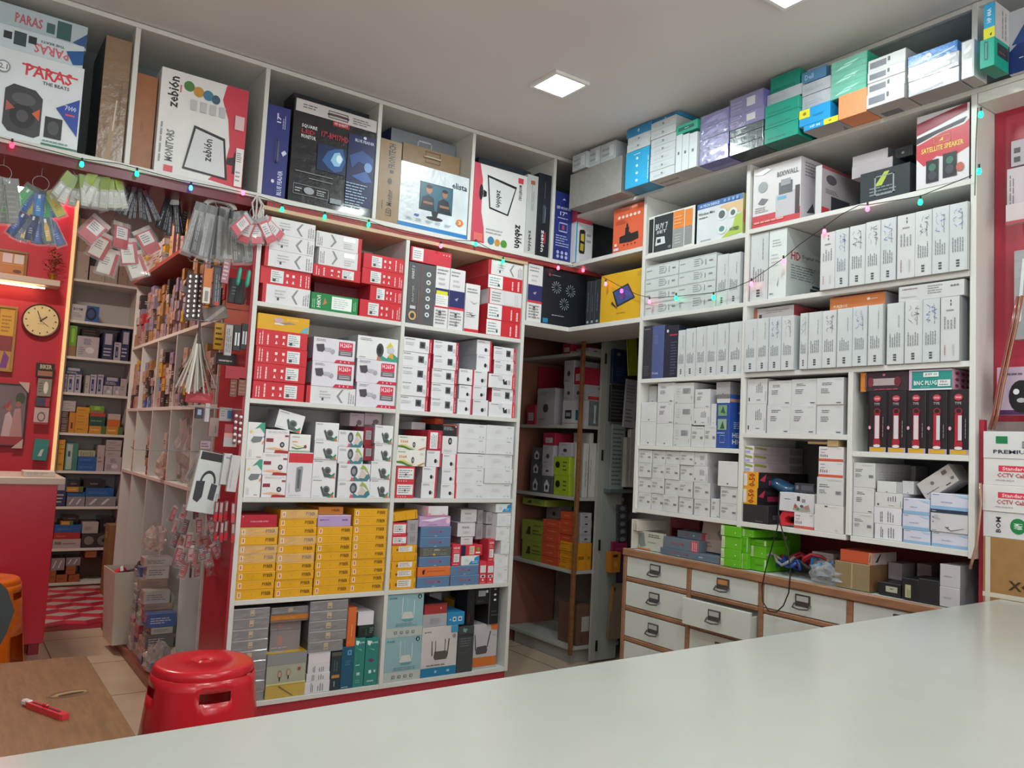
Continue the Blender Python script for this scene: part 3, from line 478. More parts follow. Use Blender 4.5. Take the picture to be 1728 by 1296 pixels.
D['cable'] = ('cable_box', 'grey-green box with looped cable picture and yellow lid', 'box', 'a5a595', {'f': [('r', 0, 0, 1, .33, 'c0a24e'), ('r', 0, .74, 1, 1, '8a8c8e'), ('e', .33, .53, .055, .09, '9a6b55'), ('e', .33, .53, .035, .065, 'a5a595'), ('r', .315, .38, .345, .47, '2c2c2c'), ('e', .55, .56, .055, .09, 'a07a52'), ('e', .55, .56, .035, .065, 'a5a595'), ('r', .535, .41, .565, .49, '2c2c2c'), ('e', .82, .62, .04, .04, '9c4a3a'), ('r', 0, .3, 1, .34, 'c9c58a'), ('p', [(.3, .26), (.68, .02), (.7, .03), (.33, .28)], '7a6a48')], 't': [('r', 0, 0, 1, 1, 'd3a428'), ('r', .05, .1, .5, .5, 'b9aca0')]})
D['wtxt'] = ('connector_box', 'white box with sideways dark text', 'box', 'd6d4da', {'f': [('c', .22, .12, .34, .88, 2, '3a3a3e'), ('c', .48, .15, .75, .85, 3, '77777c')], 'l': [('r', 0, 0, 1, 1, '8a8488')]})
D['wclr'] = ('connector_box', 'white box with clean front', 'box', 'd9d5dc', {'f': [('r', .02, .94, .98, .97, 'c2bfc6')], 'l': [('r', 0, 0, 1, 1, '8a8488')]})
D['dteal'] = ('router_box', 'dark green box with grey lid and orange band', 'box', '27383f', {'f': [('r', 0, .9, 1, 1, '55544e'), ('r', .1, .32, .9, .4, 'b9803e'), ('c', .3, .1, .5, .3, 1, '9ac0c0'), ('c', .2, .5, .7, .85, 2, '52666a')]})
D['bteal'] = ('router_box', 'deep blue upright box with light square', 'box', '1d5570', {'f': [('r', .45, .8, .78, .92, '5f9cc8'), ('r', .55, .83, .68, .89, '1d5570'), ('l', .3, .55, .8, .68, 3, '4a8aa0'), ('l', .1, .02, .8, .06, 1, 'd0dde0')]})
D['orsp'] = ('router_box', 'narrow orange upright box', 'box', 'd5682f', {'f': [('c', .45, .25, .6, .6, 1, 'f0c8a8')], 'l': [('r', 0, 0, 1, 1, '8a5a50')]})
D['tpl'] = ('router_box', 'teal upright router box with white mark', 'box', '2f8078', {'f': [('p', [(.1, .96), (.45, .94), (.3, .85), (.12, .88)], 'd6eee8'), ('e', .3, .91, .1, .03, 'e6f6f2'), ('t', 'tp-link', .42, .88, .92, .93, 'd0ebe6'), ('l', .15, .42, .7, .48, 1, '9fd0c8'), ('r', .3, .24, .6, .3, 'a8d0ca'), ('l', .2, .08, .8, .16, 2, '74b8ae'), ('p', [(.2, .8), (.7, .76), (.6, .74)], '74b8ae'), ('c', .1, .55, .2, .8, 1, '5aa398')]})
D['tpl2'] = ('router_box', 'teal upright router box with red logo', 'box', '2f8078', {'f': [('p', [(.1, .96), (.45, .94), (.3, .85), (.12, .88)], 'd6eee8'), ('t', 'tp-link', .42, .88, .92, .93, 'd0ebe6'), ('p', [(.2, .55), (.45, .58), (.7, .53), (.45, .49)], '6a3a66'), ('r', .3, .26, .5, .33, 'd0e6ea'), ('e', .75, .3, .08, .03, 'a8d0ca'), ('l', .2, .06, .8, .14, 1, '9fd0c8'), ('p', [(.2, .8), (.7, .76), (.6, .74)], '74b8ae')]})
D['dgrn'] = ('router_box', 'black box with dim green print', 'box', '1e2b29', {'f': [('r', .02, .8, 1, .86, '2f4a44'), ('r', .45, .1, .5, .7, '3a6258'), ('l', .7, .3, .95, .8, 3, '8aa39c')]})
D['rout'] = ('router_box', 'pale blue router box with white aerials', 'box', '8db0b8', {'f': [('r', 0, 0, 1, .22, 'b5bcb8'), ('p', [(.4, .44), (.46, .58), (.68, .58), (.74, .44), (.7, .4), (.44, .4)], 'c9cac6'), ('r', .41, .52, .425, .9, 'dde3e2'), ('r', .53, .57, .545, .9, 'a8c4ca'), ('r', .73, .5, .745, .84, 'dde3e2'), ('e', .88, .93, .055, .055, '1d4a52'), ('p', [(.86, .9), (.88, .97), (.9, .9)], 'cfe0e2'), ('t', 'D-Link', .06, .9, .26, .94, '2f6a74'), ('p', [(.42, .42), (.74, .42), (.68, .37), (.48, .37)], '5a98a0'), ('l', .25, .25, .85, .33, 2, '6a9098')] + [('r', .22 + .16 * i, .08, .3 + .16 * i, .14, '6a7a78') for i in range(4)] + [('r', .24 + .16 * i, .095, .28 + .16 * i, .125, 'b5bcb8') for i in range(4)]})
D['rou2'] = ('router_box', 'white router box with black router and blue base', 'box', 'c9c2c2', {'f': [('r', 0, 0, 1, .18, '2378a4'), ('t', 'tp-link', .06, .88, .26, .92, '5a5256'), ('p', [(.34, .38), (.36, .5), (.7, .5), (.74, .4), (.7, .33), (.38, .33)], '56504f'), ('p', [(.27, .72), (.29, .72), (.31, .42), (.28, .42)], '4a4646'), ('p', [(.37, .72), (.385, .72), (.4, .48), (.38, .48)], '4a4646'), ('p', [(.64, .74), (.66, .74), (.66, .48), (.64, .48)], '4a4646'), ('p', [(.74, .74), (.77, .74), (.74, .42), (.71, .42)], '4a4646'), ('r', .8, .86, 1, 1, '3a94c0'), ('e', .9, .79, .05, .04, '8a8890'), ('l', .15, .2, .9, .26, 1, '7a7274'), ('r', .38, .07, .44, .12, '8ac0d8'), ('r', .72, .07, .8, .12, '8ac0d8')]})
D['dkgr'] = ('router_box', 'dark grey upright router box with small print', 'box', '414448', {'f': [('p', [(.3, .96), (.6, .94), (.45, .86), (.3, .9)], '6aa394'), ('r', .05, .78, .95, .84, '2e3236'), ('l', .15, .55, .9, .76, 4, '6a7074'), ('l', .25, .35, .7, .45, 2, '5a5458')], 'l': [('r', 0, 0, 1, 1, '15171a')]})
D['rou3'] = ('router_box', 'white router box with grey router and orange base', 'box', 'b8b4ba', {'f': [('r', 0, .05, 1, .26, 'cb6c30'), ('p', [(.7, 1), (1, 1), (1, .85), (.74, .87)], 'd8703a'), ('p', [(.1, .36), (.14, .5), (.54, .52), (.6, .42), (.55, .34), (.16, .33)], '4e4a4e'), ('p', [(.03, .78), (.06, .78), (.12, .42), (.08, .42)], '3e3a3e'), ('p', [(.68, .84), (.72, .84), (.6, .48), (.56, .48)], '3e3a3e'), ('l', .8, .72, .95, .77, 1, '8a868a')]})
D['blu4'] = ('router_box', 'black upright box with grey picture', 'box', '17181a', {'f': [('c', .2, .3, .8, .8, 3, '2f3134'), ('r', .25, .1, .3, .3, 'a03030')]})
D['bluw'] = ('router_box', 'black upright box with white label', 'box', '1a1b1e', {'f': [('r', .2, .5, .75, .85, '9aa0a2'), ('l', .25, .55, .7, .8, 4, '6a7074'), ('r', .78, .7, .95, .86, 'c9cdd0'), ('l', .1, .1, .9, .25, 2, '4a4c50')]})
D['blud'] = ('router_box', 'black upright box with white round icons', 'box', '1c1d20', {'f': [('r', .08, 0, .11, 1, '8a8c90'), ('e', .6, .8, .12, .03, 'd0d2d4'), ('e', .6, .66, .12, .03, 'd0d2d4'), ('e', .6, .95, .12, .02, 'a0a2a4'), ('l', .3, .2, .9, .4, 2, '4a4c50')]})
D['rsml'] = ('card_box', 'dark-lidded flat red box', 'box', '9f3234', {'f': [('e', .72, .55, .03, .1, 'd8a0a0'), ('r', 0, 0, 1, .06, 'c0604a'), ('r', 0, .85, 1, 1, '7c2a2e')], 't': [('r', 0, 0, 1, 1, '2b2426')]})
D['wsml'] = ('card_box', 'flat grey-white box with faint print', 'box', 'a9a6ae', {'f': [('l', .3, .2, .8, .7, 4, '8a868e')]})
D['bsml'] = ('card_box', 'bright blue box with white squares', 'box', '2c86b8', {'f': [('r', .3, .3, .5, .65, 'd6e6ee'), ('r', .62, .3, .84, .65, 'd6e6ee'), ('r', .34, .38, .46, .57, '2c6a98'), ('r', .66, .38, .8, .57, '2c6a98'), ('p', [(.1, .4), (.14, .55), (.2, .4)], 'd6e6ee')]})
D['yslm'] = ('card_box', 'upright yellow and grey box', 'box', 'd8a020', {'f': [('r', 0, .3, .65, 1, '6c6450'), ('l', .08, .4, .55, .95, 4, '9a8a50'), ('c', .8, .2, .9, .9, 1, '7a5a18')]})
# ---- top row
def speakers_art(): return [('p', [(-.0, .55), (.16, .66), (0, .82)], '2340a0'), ('t', 'PARAS', .4, .75, .88, .89, 'd8404e'), ('p', [(.36, .88), (.94, .86), (.94, .84), (.36, .86)], 'd8404e'), ('t', 'THE BEATS', .58, .69, .86, .73, '4a4a50'),
    ('p', [(.22, .15), (.22, .55), (.3, .62), (.52, .6), (.6, .52), (.6, .1), (.54, .06), (.28, .08)], '3c3c42'), ('e', .41, .28, .13, .14, '212126'), ('e', .41, .28, .06, .07, '4e4a50'), ('e', .41, .47, .12, .07, '585860'), ('p', [(.24, .42), (.33, .35), (.24, .3)], 'b05a4a'), ('p', [(.58, .4), (.5, .33), (.58, .26)], 'd06038'),
    ('r', .64, .1, .82, .34, '222226'), ('e', .73, .22, .06, .08, '4a4a50'), ('r', .0, .12, .17, .36, '232328'), ('e', .09, .24, .06, .08, '5a3238'), ('p', [(.74, .46), (.98, .62), (.98, .18)], '2444a4'), ('t', '7000', .83, .46, .95, .52, 'c6d0ee'), ('r', .84, .4, .94, .42, 'd84a5a'), ('r', .62, .01, 1, .03, '1e7a5a'), ('r', 0, .01, .1, .03, '1e7a5a'), ('l', .63, .04, .95, .08, 1, '6a9a8a'), ('e', .18, .78, .07, .07, '8a9096'), ('e', .18, .78, .055, .055, 'e8ebee'), ('t', '2.1', .14, .75, .22, .81, '6a7076')]
D['paras'] = ('speaker_box', 'large white speaker box with three speakers pictured', 'box', 'dde4ea', {'f': speakers_art(), 'r': [('r', 0, 0, 1, 1, '2b3340')]})
D['par2'] = ('speaker_box', 'white speaker box upside down on top of another', 'box', 'cdd9e2', {'f': [('t', 'PARAS', .5, .2, .85, .6, 'd06a76', 180), ('r', .3, .3, .42, .85, '3c4a50'), ('r', .2, .45, .28, .75, '2c3238'), ('r', .44, .5, .52, .8, '2c3238'), ('p', [(.82, .6), (1, .8), (1, .2), (.9, .1)], '1f5a9c'), ('p', [(0, .3), (.12, .5), (0, .7)], '2f5aa8'), ('t', 'THE BEATS', .56, .66, .8, .76, '5a6a70', 180)]})
D['par3'] = ('speaker_box', 'white speaker box with green speaker drawing at back', 'box', 'b9c8d2', {'f': [('t', 'PARAS', .3, .35, .56, .75, 'c0606c'), ('r', .6, .3, .68, .7, '4a6a68'), ('r', .7, .2, .84, .9, '3f6664'), ('p', [(.86, .2), (1, .7), (1, .1)], '3a5a90'), ('p', [(0, .5), (.1, .7), (.1, 1), (0, 1)], '2a4a80')]})
D['brn'] = ('carton', 'tall brown taped carton standing upright', 'carton', '8d7258', {'f': [('p', [(.3, 0), (.5, 0), (.62, .3), (.45, .33)], 'a08466'), ('c', .66, .3, .76, .75, 2, '6a5340'), ('p', [(.5, .25), (.56, .25), (.62, .5), (.57, .5)], 'c9bda8')], 'l': [('r', 0, 0, 1, 1, '3a3f44')]}, 'film')
D['ocard'] = ('carton', 'orange-brown carton beside tall monitor box', 'carton', '9c6035', {'f': [('c', .35, .4, .5, .52, 2, '7a4826')]}, 'card')
D['zeb'] = ('monitor_box', 'white and red monitor box with sideways lettering', 'box', 'dedcdc', {'f': [('p', [(.74, 1), (.7, .84), (.78, .66), (.82, .4), (.78, .2), (.6, .03), (1, .0), (1, 1)], 'c63a4c'), ('t', 'zebión', .08, .64, .2, .94, '1e1e22', 90), ('c', .2, .8, .24, .9, 1, 'd8404e'), ('t', 'MONITORS', .1, .12, .19, .42, '5a5a60', 90), ('r', .1, .02, .2, .08, 'd03a46'), ('c', .02, .1, .07, .5, 1, '8a8a90'),
    ('e', .31, .88, .06, .05, '4c7a3c'), ('e', .42, .85, .06, .05, 'c08a34'), ('e', .53, .84, .06, .05, '3f7898'), ('e', .62, .82, .05, .045, '3c5a70'), ('p', [(.3, .08), (.4, .52), (.76, .46), (.82, .06)], '1a1a1e'), ('p', [(.325, .1), (.42, .49), (.74, .435), (.79, .08)], 'cfd0d2'), ('t', 'zebión', .52, .2, .62, .42, '1e1e22', 90), ('p', [(.8, .22), (.88, .22), (.88, .3), (.8, .28)], '1e1e22'), ('p', [(.87, .14), (.93, .14), (.95, .26), (.92, .38), (.88, .34)], '1a1a1e')] + [('r', .34 + .11 * i, .66, .41 + .11 * i, .76, 'b8b8bc') for i in range(4)] + [('r', .86, .58, .97, .72, 'd8b8bc'), ('r', .9, .02, .99, .4, 'e0dcdc'), ('l', .91, .26, .98, .36, 5, DG), ('l', .91, .06, .98, .18, 3, GY)], 'r': [('r', 0, 0, 1, 1, 'c9c6c4')]}, 'paper')
D['bfs'] = ('monitor_box', 'narrow blue monitor box standing on edge', 'box', '2b3275', {'f': [('t', 'BLUE FEADER', .62, .03, .82, .3, 'c4c9e6', 90), ('t', '17"', .42, .82, .6, .92, 'dfe2f2', 90), ('c', .66, .76, .82, .92, 2, 'b8bee0'), ('r', .45, .4, .6, .62, '566098'), ('p', [(.7, .5), (.78, .46), (.94, .5), (.84, .53)], 'd0d4ea'), ('e', .42, .17, .07, .02, 'd0d4ea')]})
D['bfm'] = ('monitor_box', 'large black monitor box with blue lightning picture', 'box', '17191f', {'f': [('r', .02, .88, 1, 1, 'c8c2c4'), ('r', .35, .88, .63, .96, 'c8c2c4'), ('o', .4, .9, .64, .97, .008, '3a3638'), ('r', .46, .83, .66, .88, 'a02c36'), ('t', 'HD QUALITY', .48, .84, .64, .87, 'e6d4d6'), ('l', .1, .92, .32, .97, 2, '6a6668'), ('l', .7, .9, .95, .97, 3, '6a6668'),
    ('t', 'SQUARE', .1, .73, .28, .77, 'd8d8dc'), ('t', 'LED', .1, .68, .26, .72, 'b03a44'), ('t', 'MONITOR', .1, .63, .27, .67, 'd8d8dc'), ('t', '17"-BM17HD', .33, .69, .66, .75, 'b03646'), ('p', [(.66, .1), (.66, .8), (1, .82), (1, .1)], '1b2352'), ('r', .3, .36, .64, .62, '10244e'), ('p', [(.36, .46), (.42, .56), (.5, .6), (.6, .62), (.64, .5), (.6, .4), (.52, .37), (.44, .4)], '2c5a96'), ('p', [(.46, .48), (.5, .56), (.56, .58), (.61, .52), (.57, .44), (.51, .43)], '8ec4e4'), ('e', .56, .51, .035, .04, 'dff2fb'), ('p', [(.68, .58), (.84, .66), (.98, .6), (.98, .5), (.8, .54), (.72, .46)], '34508e'), ('p', [(.72, .38), (.9, .46), (.98, .36), (.88, .34)], '3d62a4'), ('e', .92, .5, .05, .05, '7ca0d4'), ('t', 'BLUE FEADER', .74, .735, .98, .765, 'ccd2e8'), ('e', .86, .79, .02, .015, 'ccd2e8'),
    ('r', .06, .3, .5, .305, 'a0a4ac'), ('r', .22, .25, .5, .255, 'a0a4ac'), ('o', .05, .08, .46, .18, .004, '9a9ea6'), ('e', .23, .13, .06, .035, '9a9ea6'), ('l', .07, .1, .15, .15, 2, 'c0c4cc'), ('l', .32, .1, .44, .16, 3, 'c0c4cc'), ('r', .48, .06, .62, .11, '8a9298'), ('l', .66, .06, .96, .32, 9, '9ab4c4')], 'l': [('r', 0, 0, 1, 1, '14161a')]}, 'film')
D['dkbk'] = ('monitor_box', 'dark box with carry handle at back', 'box', '20262e', {'f': [('r', .36, .6, .62, .75, '586068'), ('r', .4, .55, .58, .68, '20262e')]})
D['gybk'] = ('monitor_box', 'grey monitor box with handle at back', 'box', '7d828a', {'f': [('o', .4, .75, .62, .95, .012, 'c4c6ca'), ('r', .62, .75, .64, .84, '2a2c30')], 'l': [('r', 0, 0, 1, 1, '26306c')]})
D['tnbk'] = ('carton', 'brown carton with handle behind white monitor box', 'carton', '94795a', {'f': [('o', .38, .84, .64, .97, .01, '5c4a36')]}, 'card')
D['fron'] = ('monitor_box', 'narrow brown monitor carton with black sideways lettering', 'carton', '937a5c', {'f': [('t', 'FRONTECH', .4, .66, .72, .96, '2c2824', 90), ('r', .5, .6, .68, .64, '2c2824'), ('t', 'LED Monitor', .42, .08, .68, .4, '4a4034', 90), ('e', .52, .5, .1, .04, '3a342c'), ('c', .2, .15, .28, .3, 1, '5c4a36')]}, 'card')
D['elis'] = ('monitor_box', 'white monitor box showing two men on screen', 'box', 'd5dee4', {'f': [('r', 0, 0, 1, .07, '2a78b8'), ('p', [(0, .07), (.12, .1), (.6, .07)], 'e8eef2'), ('t', 'elista', .74, .77, .97, .87, '2c3848'), ('r', .28, .32, .76, .76, '1c2226'), ('r', .29, .335, .75, .745, '2e5f74'), ('p', [(.46, .32), (.56, .32), (.54, .24), (.48, .24)], '1e1e22'), ('e', .51, .215, .12, .03, '1e1e22'),
    ('p', [(.3, .34), (.32, .52), (.4, .57), (.48, .54), (.5, .34)], '1d2834'), ('e', .41, .65, .045, .065, 'a87458'), ('e', .41, .7, .045, .03, '1c1614'), ('p', [(.54, .34), (.55, .5), (.62, .56), (.7, .53), (.74, .34)], '16202b'), ('e', .64, .63, .04, .06, '9a684c'), ('e', .64, .68, .04, .03, '17110f'), ('r', .33, .42, .47, .46, '8e6248'), ('r', .57, .41, .71, .45, '8e6248'), ('e', .88, .24, .055, .055, 'd07a3a'), ('t', '3', .86, .21, .9, .27, 'f0d8b0'), ('r', .22, .2, .28, .23, '3a5aa0')] + [('l', .1 + .14 * i, .12, .2 + .14 * i, .17, 2, '8a98a2') for i in range(5)]}, 'film')
D['zebr'] = ('monitor_box', 'white and red monitor box turned upside down', 'box', 'd5d4d4', {'f': [('p', [(0, 0), (0, 1), (.1, 1), (.16, .8), (.16, .4), (.22, .2), (.24, 0)], 'c4485a'), ('p', [(.3, .46), (.24, .88), (.8, .82), (.66, .42)], '1c1c20'), ('p', [(.32, .48), (.265, .85), (.77, .79), (.64, .44)], 'cdcfd1'), ('t', 'zebión', .42, .5, .52, .72, '1e1e22', -90), ('p', [(.18, .58), (.24, .6), (.24, .66), (.18, .68)], '1a1a1e'), ('e', .14, .64, .035, .1, '1e1e22'), ('t', 'MONITORS', .84, .66, .9, .86, '5a5a60', -90), ('r', .82, .88, .92, .95, 'c8404c'), ('t', 'zebión', .8, .04, .94, .34, '1e1e22', -90), ('e', .36, .06, .06, .05, '3f7898'), ('e', .48, .05, .05, .045, 'c08a34'), ('e', .6, .05, .06, .05, '4c8a3c'), ('l', .26, .14, .6, .22, 2, 'b0b0b4'), ('r', .04, .02, .2, .12, 'd86a62')], 't': [('r', 0, 0, 1, 1, 'b06a4a')]})
D['zeb2'] = ('monitor_box', 'thin white monitor box between black and white ones', 'box', 'b9bcbc', {'f': [('t', 'zebión', .3, .04, .6, .3, '3a3a3e', -90), ('c', .4, .55, .7, .9, 3, '8a8c90'), ('r', .3, .88, .7, .93, 'a8604c')]})
D['zebk'] = ('monitor_box', 'thin black monitor box with white sideways lettering', 'box', '1c222c', {'f': [('t', 'zebión', .35, .06, .62, .32, 'dcdce0', -90), ('p', [(.55, .16), (.7, .16), (.7, .3), (.55, .3)], 'a03040'), ('r', .4, .4, .6, .62, '4e545c'), ('r', .48, .7, .51, .9, '6a7078')]})
D['dkz'] = ('monitor_box', 'dark grey monitor box with handle at back', 'box', '3d4a56', {'f': [('r', .35, .72, .55, .8, '7a8894'), ('l', .1, .8, .28, .86, 1, '8a98a4'), ('l', .7, .68, .85, .78, 3, '7a8894')], 'l': [('r', 0, 0, 1, 1, '2c343c')]})
D['bled'] = ('monitor_box', 'narrow blue box with white icons and text', 'box', '28347c', {'f': [('p', [(.5, .92), (.4, .89), (.6, .89)], 'ccd2ee'), ('t', 'LED MONITOR', .1, .75, .9, .79, 'ccd2ee'), ('t', '17"', .3, .66, .7, .72, 'ccd2ee'), ('o', .25, .42, .75, .56, .02, 'a9b2dc'), ('r', .44, .46, .56, .52, 'c05060'), ('l', .1, .2, .9, .38, 5, 'a9b2dc')] + [('e', .25 + .24 * i, .12, .08, .025, 'a9b2dc') for i in range(3)] + [('e', .25 + .24 * i, .06, .08, .025, 'a9b2dc') for i in range(3)] + [('l', .15, .6, .85, .64, 1, 'a9b2dc')]})
D['redk'] = ('memory_box', 'red box with blue side standing on white one', 'box', 'c9465a', {'f': [('t', 'CORE 8GB/S', .72, .2, .88, .75, '4a2230', -90), ('c', .2, .15, .4, .8, 2, 'e8b0b8')], 'r': [('r', 0, 0, 1, 1, '2f86b4'), ('c', .2, .2, .8, .8, 2, 'a0d0e6')]})
D['chip'] = ('memory_box', 'white box with two yellow chips pictured', 'box', 'd4d2d8', {'f': [('r', 0, 0, .08, 1, '2f9fc4'), ('p', [(.2, .3), (.24, .24), (.5, .24), (.54, .3), (.54, .8), (.46, .84), (.24, .82), (.2, .78)], '26262a'), ('p', [(.26, .32), (.46, .3), (.48, .48), (.28, .5)], 'b8a23c'), ('p', [(.28, .56), (.48, .54), (.48, .74), (.28, .72)], 'c6b048'), ('l', .62, .5, .9, .8, 2, '9a98a0'), ('p', [(.7, .02), (.98, .02), (.98, .08)], '2a2a2e')], 'r': [('r', 0, 0, 1, 1, 'a09aa0'), ('c', .3, .2, .7, .6, 1, '7a5a60')]})
D['gtb'] = ('speaker_box', 'orange speaker box with black speaker set pictured', 'box', 'dd6440', {'f': [('t', 'SOUNDBAR', .25, .93, .8, .98, 'e8b8a0')] + [('e', .2 + .13 * i, .78, .045, .035, 'f0d8c8') for i in range(6)] + [('r', .42, .36, .54, .52, '241f20'), ('e', .48, .56, .03, .05, '241f20'), ('p', [(.24, .2), (.24, .34), (.44, .36), (.44, .38), (.6, .4), (.6, .36), (.84, .38), (.86, .22), (.6, .18)], '201c1d'), ('l', .1, .62, .5, .72, 3, 'c04e30'), ('r', .06, .04, .22, .1, 'cfd0e4'), ('r', .08, .14, .16, .2, 'f0d8c8')] + [('e', .4 + .12 * i, .13, .02, .015, '30201c') for i in range(4)], 'r': [('r', 0, 0, 1, 1, '2a2626')]})
D['sgx'] = ('memory_box', 'black box with yellow chips beside orange box', 'box', 'a8a4aa', {'f': [('p', [(.1, .5), (.9, .6), (.9, .1), (.2, .02)], '26262a'), ('p', [(.25, .3), (.7, .36), (.7, .48), (.25, .44)], 'a8923c')]})
# ---- right unit, top shelf
D['wslim'] = ('toner_box', 'slim white box with small square mark', 'box', 'c2c8cb', {'f': [('r', .46, .35, .53, .62, '5c646a'), ('l', .15, .3, .85, .55, 1, 'b4bcc0')], 'b': [('r', 0, 0, 1, 1, 'b8b0a8'), ('l', .1, .1, .9, .9, 5, '8a8680')]})
D['wslv'] = ('toner_box', 'slim white box standing upright', 'box', 'ccd4d8', {'f': [('r', .36, .46, .62, .54, '5c646a')], 'b': [('r', 0, 0, 1, 1, 'aaa59e')]})
D['cyan'] = ('toner_box', 'bright blue box with white dots', 'box', '2fa3d4', {'f': [('e', .5, .16 + .2 * i, .05, .035, 'd4ecf6') for i in range(4)] + [('l', .35, .86, .7, .9, 1, 'd4ecf6'), ('c', .94, .1, 1, .9, 1, 'd4ecf6')], 'b': [('r', 0, 0, 1, 1, '2a84a8')]})
D['bltp'] = ('toner_box', 'slim blue box lying on top of stack', 'box', '2f86b8', {'f': [('e', .5, .5, .04, .2, 'a8d4ea')]})
D['tlsm'] = ('toner_box', 'small teal box with dark window', 'box', '29a888', {'f': [('r', .12, .3, .84, .66, '1d5f54'), ('r', .4, .42, .6, .52, '7fc8b8')]})
D['purp'] = ('toner_box', 'purple toner box in crinkled plastic', 'box', '5a50a4', {'f': [('p', [(.05, .3), (.4, .7), (.9, .75), (.5, .35)], '8a84c6'), ('r', .6, .2, .9, .6, '7c76b4')]}, 'film')  # pale streak: glint of the plastic painted on
D['purl'] = ('toner_box', 'purple box with white sticker in plastic', 'box', '62589c', {'f': [('r', .5, .3, .75, .8, 'c9c6cc'), ('l', .05, .2, .4, .8, 3, '8a84b4')]}, 'film')
D['dgry'] = ('toner_box', 'dark green-grey flat box', 'box', '49585a', {'f': [('r', .2, .7, .5, .85, 'c6d0d2')], 'b': [('r', 0, 0, 1, 1, '2a3436')]}, 'film')
D['teal'] = ('toner_box', 'teal green flat box', 'box', '15907a', {'f': [('l', .1, .15, .9, .4, 1, '1f7868'), ('r', 0, .92, 1, .96, '2ba890')], 'b': [('r', 0, 0, 1, 1, '0f5e50')]})
D['tealw'] = ('toner_box', 'light teal box in clear plastic', 'box', '30b494', {'f': [('p', [(.1, .2), (.4, .6), (.8, .7), (.5, .3)], '8cdcc6'), ('r', 0, .45, 1, .5, '1f8c74')]}, 'film')  # lighter streak painted as shine on the plastic
D['lgry'] = ('toner_box', 'pale grey flat box in plastic', 'box', 'b4b8c0', {'f': [('l', .1, .3, .8, .6, 2, '98a0a8')], 'b': [('r', 0, 0, 1, 1, '8a8a90')]}, 'film')
D['dell'] = ('toner_box', 'blue box with pale lettering in plastic', 'box', '5a90bc', {'f': [('t', 'Dell', .15, .25, .5, .7, 'a9cae4')]}, 'film')
D['bye'] = ('ink_box', 'blue ink box with yellow corner', 'box', '1f90cc', {'f': [('r', 0, .45, .35, .95, 'd6cc30'), ('e', .18, .7, .06, .1, '8a7a20'), ('l', .45, .3, .8, .6, 1, '1a78ac')], 'b': [('r', 0, 0, 1, 1, 'a09a98')]})
D['bye2'] = ('ink_box', 'blue ink box with bright yellow end', 'box', '1f90cc', {'f': [('r', .6, 0, 1, 1, 'd6d82a'), ('t', 'HP 88', .2, .3, .5, .7, 'c6e2f2'), ('r', .74, .4, .82, .65, '6a6a20')], 'b': [('r', 0, 0, 1, 1, 'a09a98'), ('p', [(.3, .2), (.9, .8), (.9, .2)], '6a6a6e')]})
D['orfl'] = ('toner_box', 'plain orange flat box', 'box', 'dd8a5c', {'f': []})
D['wwin'] = ('toner_box', 'white box with dark grey window', 'box', 'bfc0bf', {'f': [('r', .06, .25, .5, .75, '6a6c76'), ('r', .54, .45, .6, .8, '4a4c54')], 'b': [('r', 0, 0, 1, 1, 'b0a8a4'), ('r', .1, .3, .6, .8, '6c6c70')], 'r': [('r', 0, 0, 1, 1, 'b4b4b6')]})
D['hpb'] = ('toner_box', 'bright blue toner box with round white logo', 'box', '2678c4', {'f': [('e', .42, .4, .07, .32, 'cfe0f2'), ('t', 'hp', .38, .25, .46, .55, '2678c4'), ('p', [(.3, .12), (.6, .3), (.95, .55), (.95, .4), (.6, .15)], 'a8c8ec')]}, 'film')
D['silv'] = ('toner_box', 'silver-grey box in crinkled plastic', 'box', 'a8acb4', {'f': [('p', [(.05, .3), (.5, .6), (.95, .9), (.95, .7), (.5, .4)], 'dfe3e8'), ('p', [(.1, .1), (.6, .3), (.9, .3), (.5, .1)], '8a8e96')], 'b': [('r', 0, 0, 1, 1, '9a9694')]}, 'film')  # slanting light and dark streaks paint the plastic's glints
D['wsh'] = ('toner_box', 'white upright box in shiny plastic', 'box', 'dfe2e6', {'f': [('r', .1, .1, .85, .5, 'f8fafc'), ('p', [(.1, .7), (.8, .9), (.8, .75), (.3, .65)], 'f8fafc')], 'b': [('r', 0, 0, 1, 1, 'a8a4a0')]}, 'film')  # near-white patches paint the shine of the plastic
D['cyye'] = ('ink_box', 'narrow blue box with yellow foot', 'box', '28a0d0', {'f': [('r', 0, 0, 1, .32, 'd8d22e'), ('t', 'HP 88A', .3, .45, .7, .85, 'd4ecf6', 90), ('p', [(.55, .12), (.75, .18), (.7, .08)], '3a3a20')], 'r': [('r', 0, 0, 1, 1, 'c4c2c6'), ('c', .3, .1, .6, .9, 2, '8a8a90')]})
D['tlwin'] = ('toner_box', 'teal box with dark windows', 'box', '1ba48c', {'f': [('r', .3, .25, .55, .9, '2a5a58'), ('r', .36, .3, .5, .85, '54908a')], 'r': [('r', .2, .4, .95, .85, '3a3c40'), ('l', .3, .5, .9, .6, 1, 'a04a4a')], 'b': [('r', 0, 0, 1, 1, '12806c')]})
D['par4'] = ('speaker_box', 'large white and navy speaker box', 'box', 'b8bcc6', {'f': [('p', [(0, 0), (0, .35), (.4, .6), (1, .2), (1, 0)], '24387c'), ('p', [(.05, .45), (.4, .85), (.6, .85), (.3, .45)], '2c4c8c'), ('e', .5, .4, .15, .12, 'c8ccd4'), ('e', .5, .4, .12, .095, '24387c'), ('l', .2, .2, .7, .24, 1, 'd0d4e0')]})
D['gcrn'] = ('carton', 'wide plain grey carton in the ceiling corner', 'carton', '94928f', {'f': []}, 'card')
